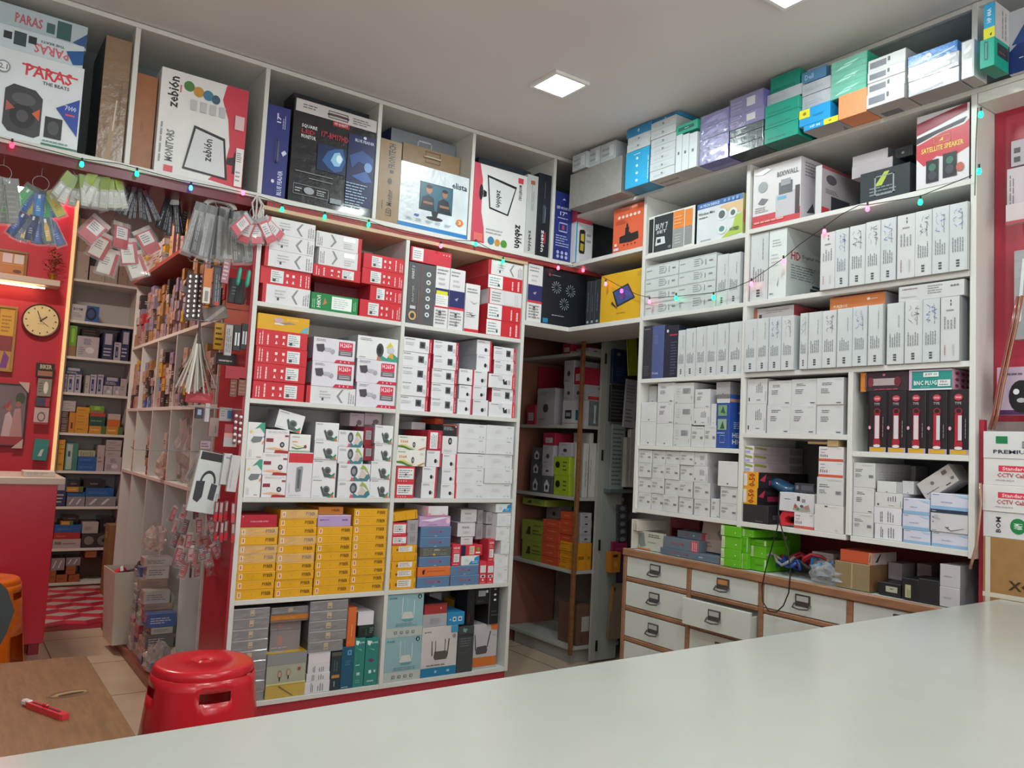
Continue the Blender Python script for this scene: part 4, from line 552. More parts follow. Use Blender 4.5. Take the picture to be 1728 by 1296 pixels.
D['wpile'] = ('toner_box', 'grey-white box lying near the ceiling corner', 'box', 'b0b6ba', {'f': [('l', .1, .2, .9, .8, 2, '8f979c'), ('r', .6, .2, .9, .8, 'c8d0d4')], 'b': [('r', 0, 0, 1, 1, '8d8e92')]})
# ---- right unit bays
D['blo'] = ('drill_box', 'black and orange box with white frame lines', 'box', 'd9d9d5', {'f': [('r', .02, .05, .12, .93, '262a2e'), ('r', .14, .04, .55, .96, '30363a'), ('r', .56, .52, .78, .96, 'e0853a'), ('r', .56, .04, .78, .51, '8f9292'), ('r', .8, .52, .95, .94, 'e0853a'), ('r', .8, .06, .95, .51, '8a8c8c'), ('t', 'BUY 7', .18, .6, .44, .76, 'c9cdd0'), ('t', 'SET', .2, .5, .42, .58, 'c9cdd0'), ('p', [(.18, .2), (.4, .22), (.38, .4), (.2, .42)], 'cfd3d4'), ('p', [(.22, .26), (.3, .26), (.3, .36), (.22, .36)], '30363a'), ('t', 'CE', .46, .08, .52, .14, 'b9bdc0'), ('l', .6, .12, .76, .4, 4, 'b9bcbc'), ('l', .58, .6, .76, .85, 3, 'f0b080')], 'r': [('r', 0, 0, 1, 1, '23272a')]})
D['wps'] = ('cooler_box', 'white and green box with round device drawings', 'box', 'd2d8dc', {'f': [('r', 0, .86, 1, 1, '3a68a8'), ('t', 'HI-TECH DEVICE', .06, .89, .5, .96, 'cfdcf0'), ('p', [(.55, .0), (.8, .25), (.85, .5), (1, .55), (1, .05)], 'a8c050'), ('p', [(.5, .8), (.7, .84), (1, .84), (1, .55), (.8, .6), (.6, .7)], 'd8b888'), ('e', .56, .6, .11, .15, 'd8dcdc'), ('e', .56, .6, .07, .1, '5a6668'), ('e', .8, .58, .09, .12, 'd8dcdc'), ('e', .8, .58, .05, .07, '5a6668'), ('e', .57, .24, .1, .13, 'd8dcdc'), ('e', .57, .24, .06, .07, '5a8a84'), ('t', 'Wireless Mini', .04, .7, .4, .76, '4a5458'), ('l', .05, .6, .35, .66, 1, '6a7478'), ('t', 'HI SPEED', .74, .14, .94, .22, '34506a'), ('l', .1, .03, .35, .07, 1, '6a7478')] + [('r', .6 + .09 * i, .89, .65 + .09 * i, .96, '7aa0d0') for i in range(4)], 'r': [('r', 0, 0, 1, 1, 'b8b060'), ('r', 0, .3, 1, .6, 'c08060')]})
D['hise'] = ('printer_box', 'white box with printer picture and red base', 'box', 'd4d0d2', {'f': [('r', 0, 0, 1, .2, 'c23a44'), ('p', [(0, .2), (.5, .26), (.8, .2)], 'd2d0d2'), ('p', [(.5, .1), (.5, .46), (.92, .5), (.92, .1)], 'b9b4ba'), ('r', .56, .46, .84, .66, '4a4a50'), ('r', .6, .6, .8, .7, '8a8c94'), ('r', .54, .38, .72, .43, '4aa6c8'), ('r', .9, .1, .99, .55, '3a2a30'), ('t', 'BIXWALL', .52, .76, .96, .84, '5a585e'), ('e', .22, .66, .1, .09, '8a8e90'), ('p', [(.12, .4), (.2, .48), (.34, .44), (.24, .36)], '6a6a6e'), ('l', .06, .24, .42, .34, 3, 'a0a0a4'), ('p', [(.02, .9), (.3, .96), (.4, .92), (.2, .86)], 'f2f4f6'), ('l', .05, .04, .8, .12, 1, 'e09a94')], 'r': [('r', 0, 0, 1, 1, 'c4bcc4'), ('l', .2, .7, .8, .95, 5, '7a747c'), ('p', [(.3, .12), (.6, .3), (.7, .16)], '4a464c')]})
D['his2'] = ('printer_box', 'grey-white box with device picture on its side', 'box', 'c4c2c4', {'f': [], 'r': [('r', 0, 0, 1, 1, 'a8a0a6'), ('r', .25, .08, .75, .42, '3a3a42'), ('e', .25, .75, .14, .1, '54545a'), ('r', 0, 0, .2, .15, 'b83a44'), ('l', .1, .45, .5, .55, 3, '6a646a'), ('r', 0, .94, 1, 1, '9a4a54')]})
D['flatw'] = ('adapter_box', 'plain grey-white flat box', 'box', 'a9a2a6', {'f': [], 'r': [('r', 0, 0, 1, 1, '55585c')]})
D['dkbx'] = ('adapter_box', 'dark box with small white emblem', 'box', '3a3e42', {'f': [('e', .5, .45, .08, .12, 'a8b0b4'), ('o', .15, .15, .85, .85, .03, '565c60')]})
D['dkgn'] = ('adapter_box', 'black box with green lettering', 'box', '2a3034', {'f': [('p', [(.3, .5), (.5, .9), (.6, .9), (.45, .5)], 'a8b84a'), ('l', .2, .2, .8, .5, 3, '7a8488'), ('o', .3, .2, .7, .8, .03, '8a9498')]})
D['sate'] = ('speaker_box', 'red and white box with two black speakers', 'box', 'd0ced2', {'f': [('p', [(0, .42), (.15, .3), (.4, .4), (.7, .34), (1, .42), (1, .78), (.9, .73), (.5, .7), (0, .6)], 'b93a44'), ('p', [(0, .62), (.4, .7), (.9, .76), (.96, .82), (.4, .75), (0, .7)], '2c2a2e'), ('p', [(0, .74), (.4, .8), (.96, .9), (.96, 1), (0, .9)], '84283a'), ('t', 'SATELLITE SPEAKER', .1, .47, .9, .54, 'd8c04a'), ('o', .34, .56, .66, .66, .012, 'c07a50'), ('p', [(.44, .59), (.52, .64), (.52, .59)], 'd8c04a'), ('r', .2, .06, .44, .36, '22242a'), ('r', .52, .08, .78, .4, '22242a'), ('e', .32, .26, .07, .05, '3a6a58'), ('e', .32, .15, .08, .06, '3e4048'), ('e', .65, .3, .07, .05, '3a6a58'), ('e', .65, .18, .08, .06, '3e4048'), ('e', .84, .18, .07, .06, 'b05a48')], 'r': [('r', 0, 0, 1, 1, '4a3036')]})
def dv(sc=None, seedc='8a8c90'):
    a = [('c', .28, .12, .8, .3, 4, LG)] ; a = [('r', .4, .06, .58, .085, DG), ('r', .4, .1, .58, .125, DG), ('r', .4, .14, .58, .165, DG), ('c', .15, .28, .82, .52, 5, '7c7e84'), ('c', .66, .6, .76, .92, 1, GY), ('r', .96, 0, 1, 1, 'c4c6c8')]
    if sc: a += [('s', .2, .62, .5, .93, 12, sc), ('s', .5, .66, .85, .95, 13, sc)]
    return a
D['dvv'] = ('recorder_box', 'white recorder box standing on edge', 'box', 'c6c9ca', {'f': dv(), 'r': [('r', 0, 0, 1, 1, 'bcc0c2')], 'b': [('r', 0, 0, 1, 1, 'a49c98')]})
D['dvs'] = ('recorder_box', 'white recorder box on edge with dark handwriting', 'box', 'c8cacb', {'f': dv('3a3a52'), 'r': [('r', 0, 0, 1, 1, 'bcc0c2')], 'b': [('r', 0, 0, 1, 1, 'a49c98')]})
D['dvb'] = ('recorder_box', 'white recorder box on edge with blue handwriting', 'box', 'c4c8cb', {'f': dv('4a58a0'), 'r': [('r', 0, 0, 1, 1, 'bcc0c2')], 'b': [('r', 0, 0, 1, 1, 'a49c98')]})
D['dvt'] = ('recorder_box', 'white recorder box on edge marked with red stamp', 'box', 'c9c9ca', {'f': [('r', .52, .86, .58, .9, DG), ('r', .52, .92, .58, .95, DG), ('r', .3, .78, .7, .8, GY), ('c', .15, .5, .85, .72, 4, '8a8c90'), ('c', .2, .1, .3, .32, 1, 'a04a58'), ('c', .6, .1, .8, .3, 1, LG)], 'r': [('r', 0, 0, 1, 1, '9ea2a4')], 'b': [('r', 0, 0, 1, 1, 'a49c98')]})
D['dvh'] = ('recorder_box', 'white recorder box lying flat with printed front', 'box', 'c2c9c8', {'f': [('l', .04, .5, .22, .7, 1, GY), ('l', .42, .2, .62, .85, 4, '8a9092'), ('c', .7, .25, .76, .75, 1, GY), ('t', '000', .82, .42, .92, .6, '5a5e60'), ('r', 0, .95, 1, 1, 'bcc4c4'), ('p', [(.62, .3), (.66, .5), (.62, .75), (.6, .75), (.63, .5), (.6, .3)], 'a0a6a8')], 'r': [('r', 0, 0, 1, 1, 'b4baba')]})
D['dvh2'] = ('recorder_box', 'flat white box laid across others', 'box', 'c6c6c7', {'f': [('t', 'HIKVISION', .06, .74, .3, .84, '8a5a60'), ('l', .46, .3, .7, .9, 4, '8a8c90'), ('t', '000', .8, .6, .93, .76, '4a4c50'), ('l', .04, .2, .3, .4, 1, LG)], 'r': [('r', 0, 0, 1, 1, 'a0a2a4')]})
D['hdt'] = ('recorder_box', 'tall white recorder box seen with its printed side', 'box', 'd4dad8', {'f': [('l', .2, .74, .8, .86, 3, '9aa0a2'), ('l', .15, .45, .6, .66, 4, 'b4babc'), ('p', [(.5, .2), (.62, .3), (.55, .16)], '8a9092'), ('t', 'mic', .1, .06, .3, .09, '4a4e50')], 'r': [('r', 0, 0, 1, 1, 'b4bab8'), ('t', 'HD', .1, .56, .32, .68, 'b03a48'), ('t', 'Digital Video', .36, .6, .9, .66, '6a7072'), ('l', .1, .28, .7, .5, 6, '7a8082'), ('r', .6, .22, .95, .25, '3a3e40'), ('r', .55, .16, .9, .2, '3a3e40')]})
D['bkv'] = ('router_box', 'black upright box with tiny print', 'box', '2a2b33', {'f': [('l', .1, .92, .8, .95, 1, '9a9aa4'), ('l', .15, .05, .8, .25, 6, '5a5a64'), ('r', 0, 0, .04, 1, '3a3b44')]})
D['blv'] = ('router_box', 'slate blue upright box', 'box', '4a5788', {'f': [('c', .2, .65, .5, .9, 2, '6a78a8'), ('t', 'D-Link', .1, .08, .6, .12, 'b9c0dc')]})
D['nvv'] = ('router_box', 'navy upright box with red and white marks', 'box', '1f2236', {'f': [('e', .25, .9, .07, .03, 'd0d4e0'), ('r', .4, .8, .95, .83, 'a03046'), ('l', .5, .05, .95, .7, 12, '50546a')]})
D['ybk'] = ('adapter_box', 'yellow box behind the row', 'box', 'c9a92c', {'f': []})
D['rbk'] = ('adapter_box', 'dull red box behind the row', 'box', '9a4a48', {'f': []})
D['rwbk'] = ('recorder_box', 'white box with red side lying on the row', 'box', 'cfc8c8', {'f': [('r', 0, 0, .08, 1, 'c06a50'), ('r', .13, .2, .2, .5, '4a4a4e'), ('l', .3, .5, .95, .8, 2, 'a8a4a6')], 'r': [('r', 0, 0, 1, 1, 'a84850')]})
D['ordv'] = ('drive_box', 'orange box lying across white recorder boxes', 'box', 'cd7a48', {'f': [('t', 'PUREBOX', .08, .2, .34, .42, 'f0d4be'), ('e', .72, .62, .03, .1, 'f2e0d0'), ('l', .76, .55, .93, .66, 1, 'f2e0d0')], 'r': [('r', 0, 0, 1, 1, 'b4acb0')]})
def cube_art(q=0):
    a = [('l', .2, .72, .6, .84, 2, '55565a'), ('l', .16, .42, .5, .62, 3, '6a6b70'), ('l', .7, .9, .95, .95, 1, LG), ('r', .75, .06, .92, .09, '4a4b50')]
    if q == 1: a = [('l', .1, .62, .52, .76, 2, '5c5d61'), ('l', .1, .4, .4, .56, 3, '6a6b70'), ('r', .72, .4, .92, .52, '8a8b90'), ('l', .73, .42, .91, .5, 2, '4a4b50'), ('r', .4, .9, .9, .93, 'c0c1c4')]
    if q == 2: a = [('r', .45, .48, .85, .74, '9a9b9e'), ('l', .47, .5, .83, .72, 4, '5c5d61'), ('l', .15, .3, .35, .8, 4, 'bfc0c3'), ('r', .1, .05, .2, .07, DG), ('c', .88, .2, .93, .4, 1, '6a6b70')]
    if q == 3: a = [('r', .48, .08, .56, .14, '5a5b60'), ('l', .55, .9, .9, .94, 1, LG)]
    if q == 4: a = [('c', .45, .45, .8, .85, 4, '6a6b70'), ('r', .1, .12, .16, .26, DG), ('r', .5, .15, .7, .18, GY), ('r', .93, .1, .95, .5, '8a8b90')]
    return a
D['cub'] = ('camera_box', 'white cube box with grey text', 'box', 'cccbcc', {'f': cube_art(0), 'r': [('r', 0, 0, 1, 1, 'b9b5b9')]})
D['cub1'] = ('connector_box', 'small white box with text and grey stamp', 'box', 'cacaca', {'f': cube_art(1), 'r': [('r', 0, 0, 1, 1, 'aeabae'), ('l', .1, .3, .8, .7, 4, '9a979a')]})
D['cub2'] = ('camera_box', 'white cube box with dense barcode label', 'box', 'c8c8c7', {'f': cube_art(2), 'r': [('r', 0, 0, 1, 1, 'b4b1b4')]})
D['cub3'] = ('camera_box', 'blank white cube box', 'box', 'cfcfcf', {'f': cube_art(3), 'r': [('r', 0, 0, 1, 1, 'b4b1b4')]})
D['cub4'] = ('camera_box', 'white cube box with sideways print', 'box', 'cdcccd', {'f': cube_art(4), 'r': [('r', 0, 0, 1, 1, 'b9b5b9')]})
D['heavy'] = ('torch_box', 'blue upright torch box with white lettering', 'box', '2f4c96', {'f': [('r', 0, .84, 1, .92, 'c9c8cc'), ('r', 0, .92, 1, 1, '77706e'), ('r', .12, .6, .8, .8, '7a9a7c'), ('p', [(.3, .66), (.5, .78), (.7, .64)], '3a5a3c'), ('r', .12, .34, .8, .54, '8fa890'), ('p', [(.3, .36), (.5, .5), (.66, .36)], '34523c'), ('o', .3, .1, .7, .24, .01, '9ab0dc'), ('l', .1, .26, .8, .3, 1, 'b8c6e6')], 'r': [('r', 0, 0, 1, 1, '3154a8'), ('r', 0, .86, 1, .92, 'c08a80'), ('t', 'HEAVY', .15, .2, 1, .29, 'dfe4f2'), ('t', 'HIGH', .15, .08, .9, .17, 'dfe4f2'), ('p', [(.4, .66), (.75, .74), (.7, .6)], 'd4dcea'), ('l', .2, .36, .9, .5, 4, 'b8c6e6')]})
D['nik'] = ('phone_box', 'yellow box with red lettering and black side', 'box', 'dc9c26', {'f': [('r', 0, .1, .25, .9, 'd8cfc8'), ('t', '0-50', .35, .08, .8, .92, 'a03424', 90)], 'r': [('r', 0, 0, 1, 1, '2a2326'), ('r', .2, .2, .6, .5, 'b03456'), ('l', .1, .6, .9, .8, 2, '4a4448'), ('p', [(.02, .5), (.15, .9), (.12, .4)], 'c03a52')]})
D['slimg'] = ('connector_box', 'slim white box with green corner', 'box', 'd6d0d6', {'f': [('p', [(.05, .62), (.9, .5), (.9, .75), (.05, .9)], '8a9a44'), ('r', .1, .15, .6, .4, '9aa0d8')], 'r': [('r', 0, 0, 1, 1, 'b4a6ae'), ('p', [(.02, .62), (.25, .5), (.25, .75), (.02, .9)], '8a8a40'), ('l', .3, .3, .6, .6, 2, 'a89cb4'), ('r', .72, .1, .98, .85, '8c868c')]})
D['bkbig'] = ('gadget_box', 'large plain black box', 'box', '2a2a2c', {'f': [('r', .5, .1, .8, .12, '77777c')], 'r': [('r', 0, 0, 1, 1, '232327'), ('l', .1, .25, .8, .5, 4, '77777c')]})
D['kids'] = ('toy_box', 'white box with small figures printed', 'box', 'cfcdd2', {'f': [('l', .15, .62, .36, .7, 1, '5a585e'), ('p', [(.4, .1), (.46, .5), (.6, .2), (.85, .45), (.9, .1), (.7, .05)], 'a09a96'), ('r', .52, .6, .6, .85, '33343a'), ('r', .66, .55, .76, .72, '8a8c94'), ('e', .48, .3, .04, .1, 'b04a48'), ('e', .55, .18, .04, .08, '4a8a4a'), ('e', .66, .34, .05, .07, '5a5450'), ('e', .8, .3, .05, .08, 'b87a68')]})
D['worn'] = ('connector_box', 'white box with orange-red base', 'box', 'd8d2d4', {'f': [('r', 0, 0, 1, .17, 'c45a4a'), ('l', .08, .76, .36, .86, 1, '5a585c'), ('l', .75, .84, .97, .9, 1, '6a686c'), ('c', .06, .3, .4, .5, 4, '55535a'), ('l', .1, .56, .3, .64, 1, '6a686c')]})
D['cubL'] = ('camera_box', 'large blank cream-white box', 'box', 'd4d1ce', {'f': [('r', .36, .92, .46, .97, '4a4b50'), ('l', .5, .9, .95, .94, 1, LG), ('e', .78, .1, .05, .04, 'c4c0bc')]})
D['blw'] = ('connector_box', 'white box with light blue base', 'box', 'ccccdc', {'f': [('r', 0, 0, 1, .2, '8aaed0'), ('p', [(.6, .95), (1, .95), (1, .75), (.75, .85)], 'a9c8de'), ('l', .06, .86, .3, .94, 1, '3a4a6a'), ('l', .28, .4, .7, .52, 1, '9a9ab0')], 'l': [('r', 0, 0, 1, 1, '7a90b8')]})
D['blwb'] = ('connector_box', 'white box with dark blue line and hinge drawing', 'box', 'c9c6ca', {'f': [('r', 0, .84, 1, 1, '2a3a50'), ('t', 'Hapro', .04, .88, .16, .95, 'd0d8e0'), ('p', [(.4, .22), (.42, .26), (.56, .1), (.9, .24), (.9, .22), (.56, .06)], '6a6a70'), ('e', .48, .22, .02, .03, '5a5a60'), ('l', .05, .04, .18, .08, 1, '4a4a52'), ('r', .06, .6, .09, .66, '5a5a60'), ('r', .06, .4, .09, .46, '5a5a60'), ('l', .1, .55, .28, .75, 3, 'a8a6ac')]})
D['torch'] = ('torch_box', 'black box showing a red emergency torch', 'box', '2a2529', {'f': [('r', .1, 0, 1, .08, 'a9a0b8'), ('r', .14, .01, .9, .07, 'd0a02a'), ('r', 0, 0, .08, 1, '1f1b1f'), ('e', .5, .88, .2, .05, 'c04050'), ('t', 'SAGA', .36, .865, .64, .895, 'f0d0d4'), ('t', 'TYPE', .34, .77, .64, .81, 'a8a4aa'), ('e', .52, .67, .19, .05, '8c2a36'), ('e', .52, .67, .12, .035, '2a2529'), ('p', [(.36, .12), (.36, .64), (.68, .64), (.68, .12)], '9c2032'), ('r', .4, .22, .64, .6, 'cfc9d0'), ('r', .33, .1, .71, .2, 'a02a38'), ('e', .52, .1, .19, .025, 'dcd4d8'), ('e', .12, .4, .07, .03, 'd8a0b0'), ('c', .8, .25, .9, .58, 1, '8a8890')]})
D['torl'] = ('torch_box', 'black torch box lying on its side', 'box', '3a2c34', {'f': [('r', 0, 0, .12, 1, 'c87a2a'), ('r', .22, .3, .76, .66, 'a8989c'), ('e', .22, .48, .06, .26, '7a3040'), ('e', .78, .48, .07, .26, '6a2a36'), ('l', .3, .04, .85, .16, 1, 'b04a5a'), ('e', .5, .84, .03, .06, 'c86a7a'), ('r', .1, .1, .14, .9, '6a4a50')]})
D['torr'] = D['torch'][:1] + ('black box with torch turned to show red body',) + D['torch'][2:4] + ({'f': [p for p in D['torch'][4]['f'] if p != ('r', .4, .22, .64, .6, 'cfc9d0')] + [('r', .5, .22, .68, .6, 'd0cbd2'), ('r', .36, .2, .48, .62, 'b82a36')]},)
D['bnc'] = ('connector_box', 'green plug box with flowery pink side', 'box', '2f8a84', {'f': [('r', 0, .93, 1, 1, 'c8a8c0'), ('r', 0, 0, 1, .07, 'd8dce0'), ('r', 0, 0, .07, 1, 'c8a8c0'), ('r', .34, .64, .7, .86, 'd8dede'), ('t', 'JUST 10', .38, .68, .66, .82, '5a6468'), ('t', 'BNC PLUG', .12, .24, .66, .46, 'e2eeec'), ('r', .68, .16, .97, .48, 'd6dadc'), ('t', 'PRO', .74, .34, .9, .44, 'a04a50'), ('l', .72, .2, .94, .3, 1, '5a6468'), ('l', .28, .12, .56, .18, 1, 'a9d0cc')], 'r': [('r', 0, 0, 1, 1, 'd69cb4')] + [('e', .2 + .25 * (i % 3), .2 + .3 * (i // 3), .08, .08, '8a4468') for i in range(9)]})
D['tilt'] = ('adapter_box', 'pale box tipped on its corner', 'box', 'c9c4c2', {'f': [('l', .1, .2, .5, .3, 1, '6a6668'), ('e', .38, .6, .05, .1, '7a7678'), ('r', .72, .65, .86, .85, '6a6668'), ('e', .9, .3, .05, .08, '7a7678'), ('r', .66, .1, .8, .15, '4a464a')], 'r': [('r', 0, 0, 1, 1, 'a8a6a4')]})
D['alb'] = ('drive_box', 'white camera box lit brightly', 'box', 'e6e6e6', {'f': []})
class Bay:
    def __init__(s, wall, z0, u0, u1, ztop, phrase, front=None, dep=DEP):
        s.wall = wall; s.z0 = z0; s.u0 = u0; s.u1 = u1; s.zt = ztop; s.ph = phrase; s.items = []; s.dep = dep
        s.front = front if front is not None else (YL if wall == 'L' else XR)
    def pt(s, px, py, off):
        if s.wall == 'L':
            p = onY(px, py, s.front + off); return p[0], p[2]
        p = onX(px, py, s.front + off); return -p[1], p[2]
CR = {}
def parse(bay, spec, crop):
    ox, oy, sc = crop
    for ln in spec.strip().split('\n'):
        t = ln.split('#')[0].split()
        if not t: continue
        kv = dict(q.split('=') for q in t if '=' in q); t = [q for q in t if '=' not in q]
        names = t[0].split(','); xl, xr = float(t[1]), float(t[2]); ys = [float(a) for a in t[3:]]
        off = float(kv.get('o', rnd.uniform(.004, .03))); x = float(kv['x']) if 'x' in kv else (xl + xr) / 2
        cv = lambda a, b: (ox + a / sc, oy + b / sc)
        for i in range(len(ys) - 1):
            ym = (ys[i] + ys[i + 1]) / 2
            l = bay.pt(*cv(xl, ym), off)[0]; r = bay.pt(*cv(xr, ym), off)[0]
            if 'col' in kv or len(ys) > 2:
                yy = (ys[0] + ys[-1]) / 2; l = bay.pt(*cv(xl, yy), off)[0]; r = bay.pt(*cv(xr, yy), off)[0]
            zt = bay.pt(*cv(x, ys[i]), off)[1]; zb = bay.pt(*cv(x, ys[i + 1]), off)[1]
            n = names[i % len(names)]
            jl = 0 if off < -.05 else rnd.uniform(-.002, .002)
            bay.items.append(dict(n=n, u0=l + jl, u1=r + jl, z0=zb, z1=zt, off=off + (rnd.uniform(-.003, .004) if len(ys) > 2 else 0), dep=float(kv.get('d', 0)), rot=float(kv.get('r', 0)), free='free' in kv, yaw=float(kv.get('yaw', 0))))
BAYS = []
HND = {'dkbk': (.5, .86, .11, 0), 'gybk': (.5, .86, .1, 0), 'tnbk': (.5, .9, .1, 0), 'dkz': (.45, .8, .1, 0), 'bfs': (.52, .5, .1, 1), 'zebk': (.5, .5, .09, 1), 'bfm': (.52, .93, .1, 0)}; HCOL = {'dkbk': '8a929a', 'tnbk': 'c8bca8', 'gybk': 'c4c6ca', 'bfm': '4a4648'}
def ordn(i): return ['first', 'second', 'third', 'fourth', 'fifth', 'sixth', 'seventh', 'eighth', 'ninth', 'tenth', 'eleventh', 'twelfth'][i]
def settle(bay):
    its = sorted(bay.items, key=lambda b: b['z0'])
    for b in its: b['o0'] = (b['u0'], b['u1'], b['z0'], b['z1'])
    done = []
    for b in its:
        h = b['z1'] - b['z0']
        b['u0'] = max(b['u0'], bay.u0 + .002); b['u1'] = min(b['u1'], bay.u1 - .002)
        if b['u1'] - b['u0'] < .012: b['u1'] = b['u0'] + .012
        if not b['dep']: b['dep'] = rnd.uniform(.2, .27)
        b['dep'] = min(b['dep'], bay.dep - max(0, b['off']) - .012)
        if b['free']: done.append(b); continue
        # side clearance against settled neighbours
        sup = bay.z0
        for q in done:
            ov = min(b['u1'], q['u1']) - max(b['u0'], q['u0']); w = min(b['u1'] - b['u0'], q['u1'] - q['u0'])
            dov = min(b['off'] + b['dep'], q['off'] + q['dep']) - max(b['off'], q['off'])
            if ov <= 0 or dov <= 0: continue
            if q['z1'] - b['z0'] > min(.45 * h, .6 * (q['z1'] - q['z0'])) + .004 or (ov < .22 * w and q['z1'] > b['z0'] + .002):      # beside, not below
                if q['z1'] > b['z0'] + .003 and ov < .6 * w:
                    mid = (max(b['u0'], q['u0']) + min(b['u1'], q['u1'])) / 2
                    if b['u0'] + b['u1'] > q['u0'] + q['u1']: b['u0'] = max(b['u0'], q['u1'] + .0008)
                    else: b['u1'] = min(b['u1'], q['u0'] - .0008)
                continue
        cands = []
        for q in done:
            ov = min(b['u1'], q['u1']) - max(b['u0'], q['u0'])
            dov = min(b['off'] + b['dep'], q['off'] + q['dep']) - max(b['off'], q['off'])
            if ov > .0005 and dov > .005: cands.append(q)
        top = max([q['z1'] for q in cands] + [bay.z0])
        b['z0'] = top + .0004
        b['z1'] = max(b['z1'], b['z0'] + .012) if b['z1'] - b['z0'] > .3 * h else b['z0'] + h * .9
        lim = bay.zt - T - .003
        if b['z1'] > lim:
            b['z1'] = lim
            if b['z1'] - b['z0'] < .015: b['drop'] = True; print('DROP', b['n'], bay.ph); continue
        done.append(b)
    bay.items = [b for b in its if not b.get('drop')]
    # words that single each one out
    by = {}
    for b in bay.items: by.setdefault(D[b['n']][1], []).append(b)
    for desc, g in by.items():
        g.sort(key=lambda b: (b['u0'] + b['u1'])); st = []
        for b in g:
            for s in st:
                q = s[0]; ov = min(b['u1'], q['u1']) - max(b['u0'], q['u0'])
                if ov > .5 * min(b['u1'] - b['u0'], q['u1'] - q['u0']): s.append(b); break
            else: st.append([b])
        for i, s in enumerate(st):
            s.sort(key=lambda b: b['z0'])
            for j, b in enumerate(s):
                side = '' if len(st) == 1 else (('left' if i == 0 else 'right') if len(st) == 2 else ordn(i) + ' stack')
                if max(len(x) for x in st) == 1 and len(st) > 2: side = ordn(i) + ' from left'
                lev = '' if len(s) == 1 else (('lower' if j == 0 else 'upper') if len(s) == 2 else ordn(j) + ' up')
                b['q'] = ' '.join(x for x in (lev, side) if x); b['grp'] = desc if len(g) > 1 else None
    for b in bay.items:
        nm, desc, cat, base, arts = D[b['n']][:5]; kind = D[b['n']][5] if len(D[b['n']]) > 5 else 'paper'
        w = b['u1'] - b['u0']; h = b['z1'] - b['z0']; d = b['dep']; uc = (b['u0'] + b['u1']) / 2; f = bay.front + b['off']
        mb = carton_mesh(w, d, h, base, arts, rnd.randrange(9999), .3 if kind == 'film' else .42, kind)
        o = mb.build(nm)
        if bay.wall == 'L': o.location = (uc, f + d / 2, b['z0']); rz = 0
        else: o.location = (f + d / 2, -uc, b['z0']); rz = -math.pi / 2
        o.rotation_euler = (0, 0, rz + math.radians(b['yaw']))
        if b['rot']:
            th = math.radians(b['rot'])
            o.matrix_world = Matrix.Translation(o.location + Vector((0, 0, h / 2))) @ Matrix.Rotation(rz, 4, 'Z') @ Matrix.Rotation(-th, 4, 'Y') @ Matrix.Translation((0, 0, -h / 2))
        if kind == 'film' and (b['n'] in ('purp', 'purl', 'tealw', 'silv', 'wsh', 'wrap', 'wrpr', 'lpink') or (b['n'] == 'fybf' and rnd.random() < .5)):
            n1, n2 = 7, 4; g = [[(-w / 2 + w * i / n1, -d / 2 - .0035 - rnd.uniform(0, .0035), h * j / n2) for i in range(n1 + 1)] for j in range(n2 + 1)]
            wm_ = MB(); cf = clear_mat('eef0f4', .16)
            for j in range(n2):
                for i in range(n1): wm_.face([g[j][i], g[j][i + 1], g[j + 1][i + 1], g[j + 1][i]], cf)
            for i in range(n1): wm_.face([(g[0][i][0], 0, -.0003), (g[0][i + 1][0], 0, -.0003), g[0][i + 1], g[0][i]], cf)
            wm_.build('plastic_wrap', o)
        if b['n'] in HND:
            u_, v_, ln, vert = HND[b['n']]; hm = MB(); a_ = Vector(((u_ - .5) * w, -d / 2 - .001, v_ * h)); dv2 = Vector((0, 0, ln / 2)) if vert else Vector((ln / 2, 0, 0))
            hm.tube([a_ - dv2, a_ - dv2 * .9 + Vector((0, -.007, 0)), a_ + Vector((0, -.009, 0)), a_ + dv2 * .9 + Vector((0, -.007, 0)), a_ + dv2], .0045, mat(HCOL.get(b['n'], '5a6270'), .4), 6); hm.build('carry_handle', o, smooth=True)
        lab = desc + (', ' + b['q'] if b['q'] else '') + ', ' + bay.ph
        if len(lab.split()) > 16: lab = lab.replace(' stack,', ' pile,').replace(', right unit', '').replace(' box with', ' box,')
        if len(lab.split()) > 16: print('LONG', lab)
        tag(o, lab, cat, (b['grp'] + ' in ' + bay.ph) if b['grp'] else None)
def bay(*a, **k):
    b = Bay(*a, **k); BAYS.append(b); return b
C1 = (400, 340, 5.76); C2 = (660, 380, 5.76); C3 = (400, 520, 5.76); C4 = (640, 540, 6.646); C5 = (390, 680, 5.76); C6 = (640, 690, 6.646); C7 = (380, 830, 5.76); C8 = (640, 830, 6.646); C9 = (380, 980, 6.173); C10 = (620, 970, 6.646)
A0 = (0, 0, 3.927); A1 = (420, 80, 3.6); A2 = (760, 200, 4.63); B0 = (1020, 40, 3.757); B1 = (1320, 0, 4.235)
R1 = (1070, 310, 5.76); R2 = (1070, 500, 5.76); R3 = (1350, 310, 5.76); R4 = (1350, 450, 5.76); R5 = (1050, 610, 5.76); R6 = (1250, 600, 4.207); R7 = (1050, 720, 5.76); R8 = (1400, 740, 6.646); PX = (0, 0, 1)
def Lb(c, r, ph): return bay('L', ZL[r], [XL0, XL1][c] + .011, [XL1, XL2][c] - .011, ZL[r + 1], ph)
b = Lb(0, 4, 'upper left bay')
parse(b, '''
wdvr 250 715 828 986 d=.3
rdvr 228 722 660 826
wdvr 278 752 183 340 498 655 o=.012
green 718 1178 910 1062 o=.005 d=.13
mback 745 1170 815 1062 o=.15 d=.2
rdvm 735 1202 640 788 o=.01
wdvm 792 1205 478 636 o=.01
wdvm 765 1210 322 476 o=.01
rdvr,rdvr,rdvr,rdvr 1208 1638 530 676 828 980 1132 o=.006
''', C1)
b = Lb(1, 4, 'upper right bay')
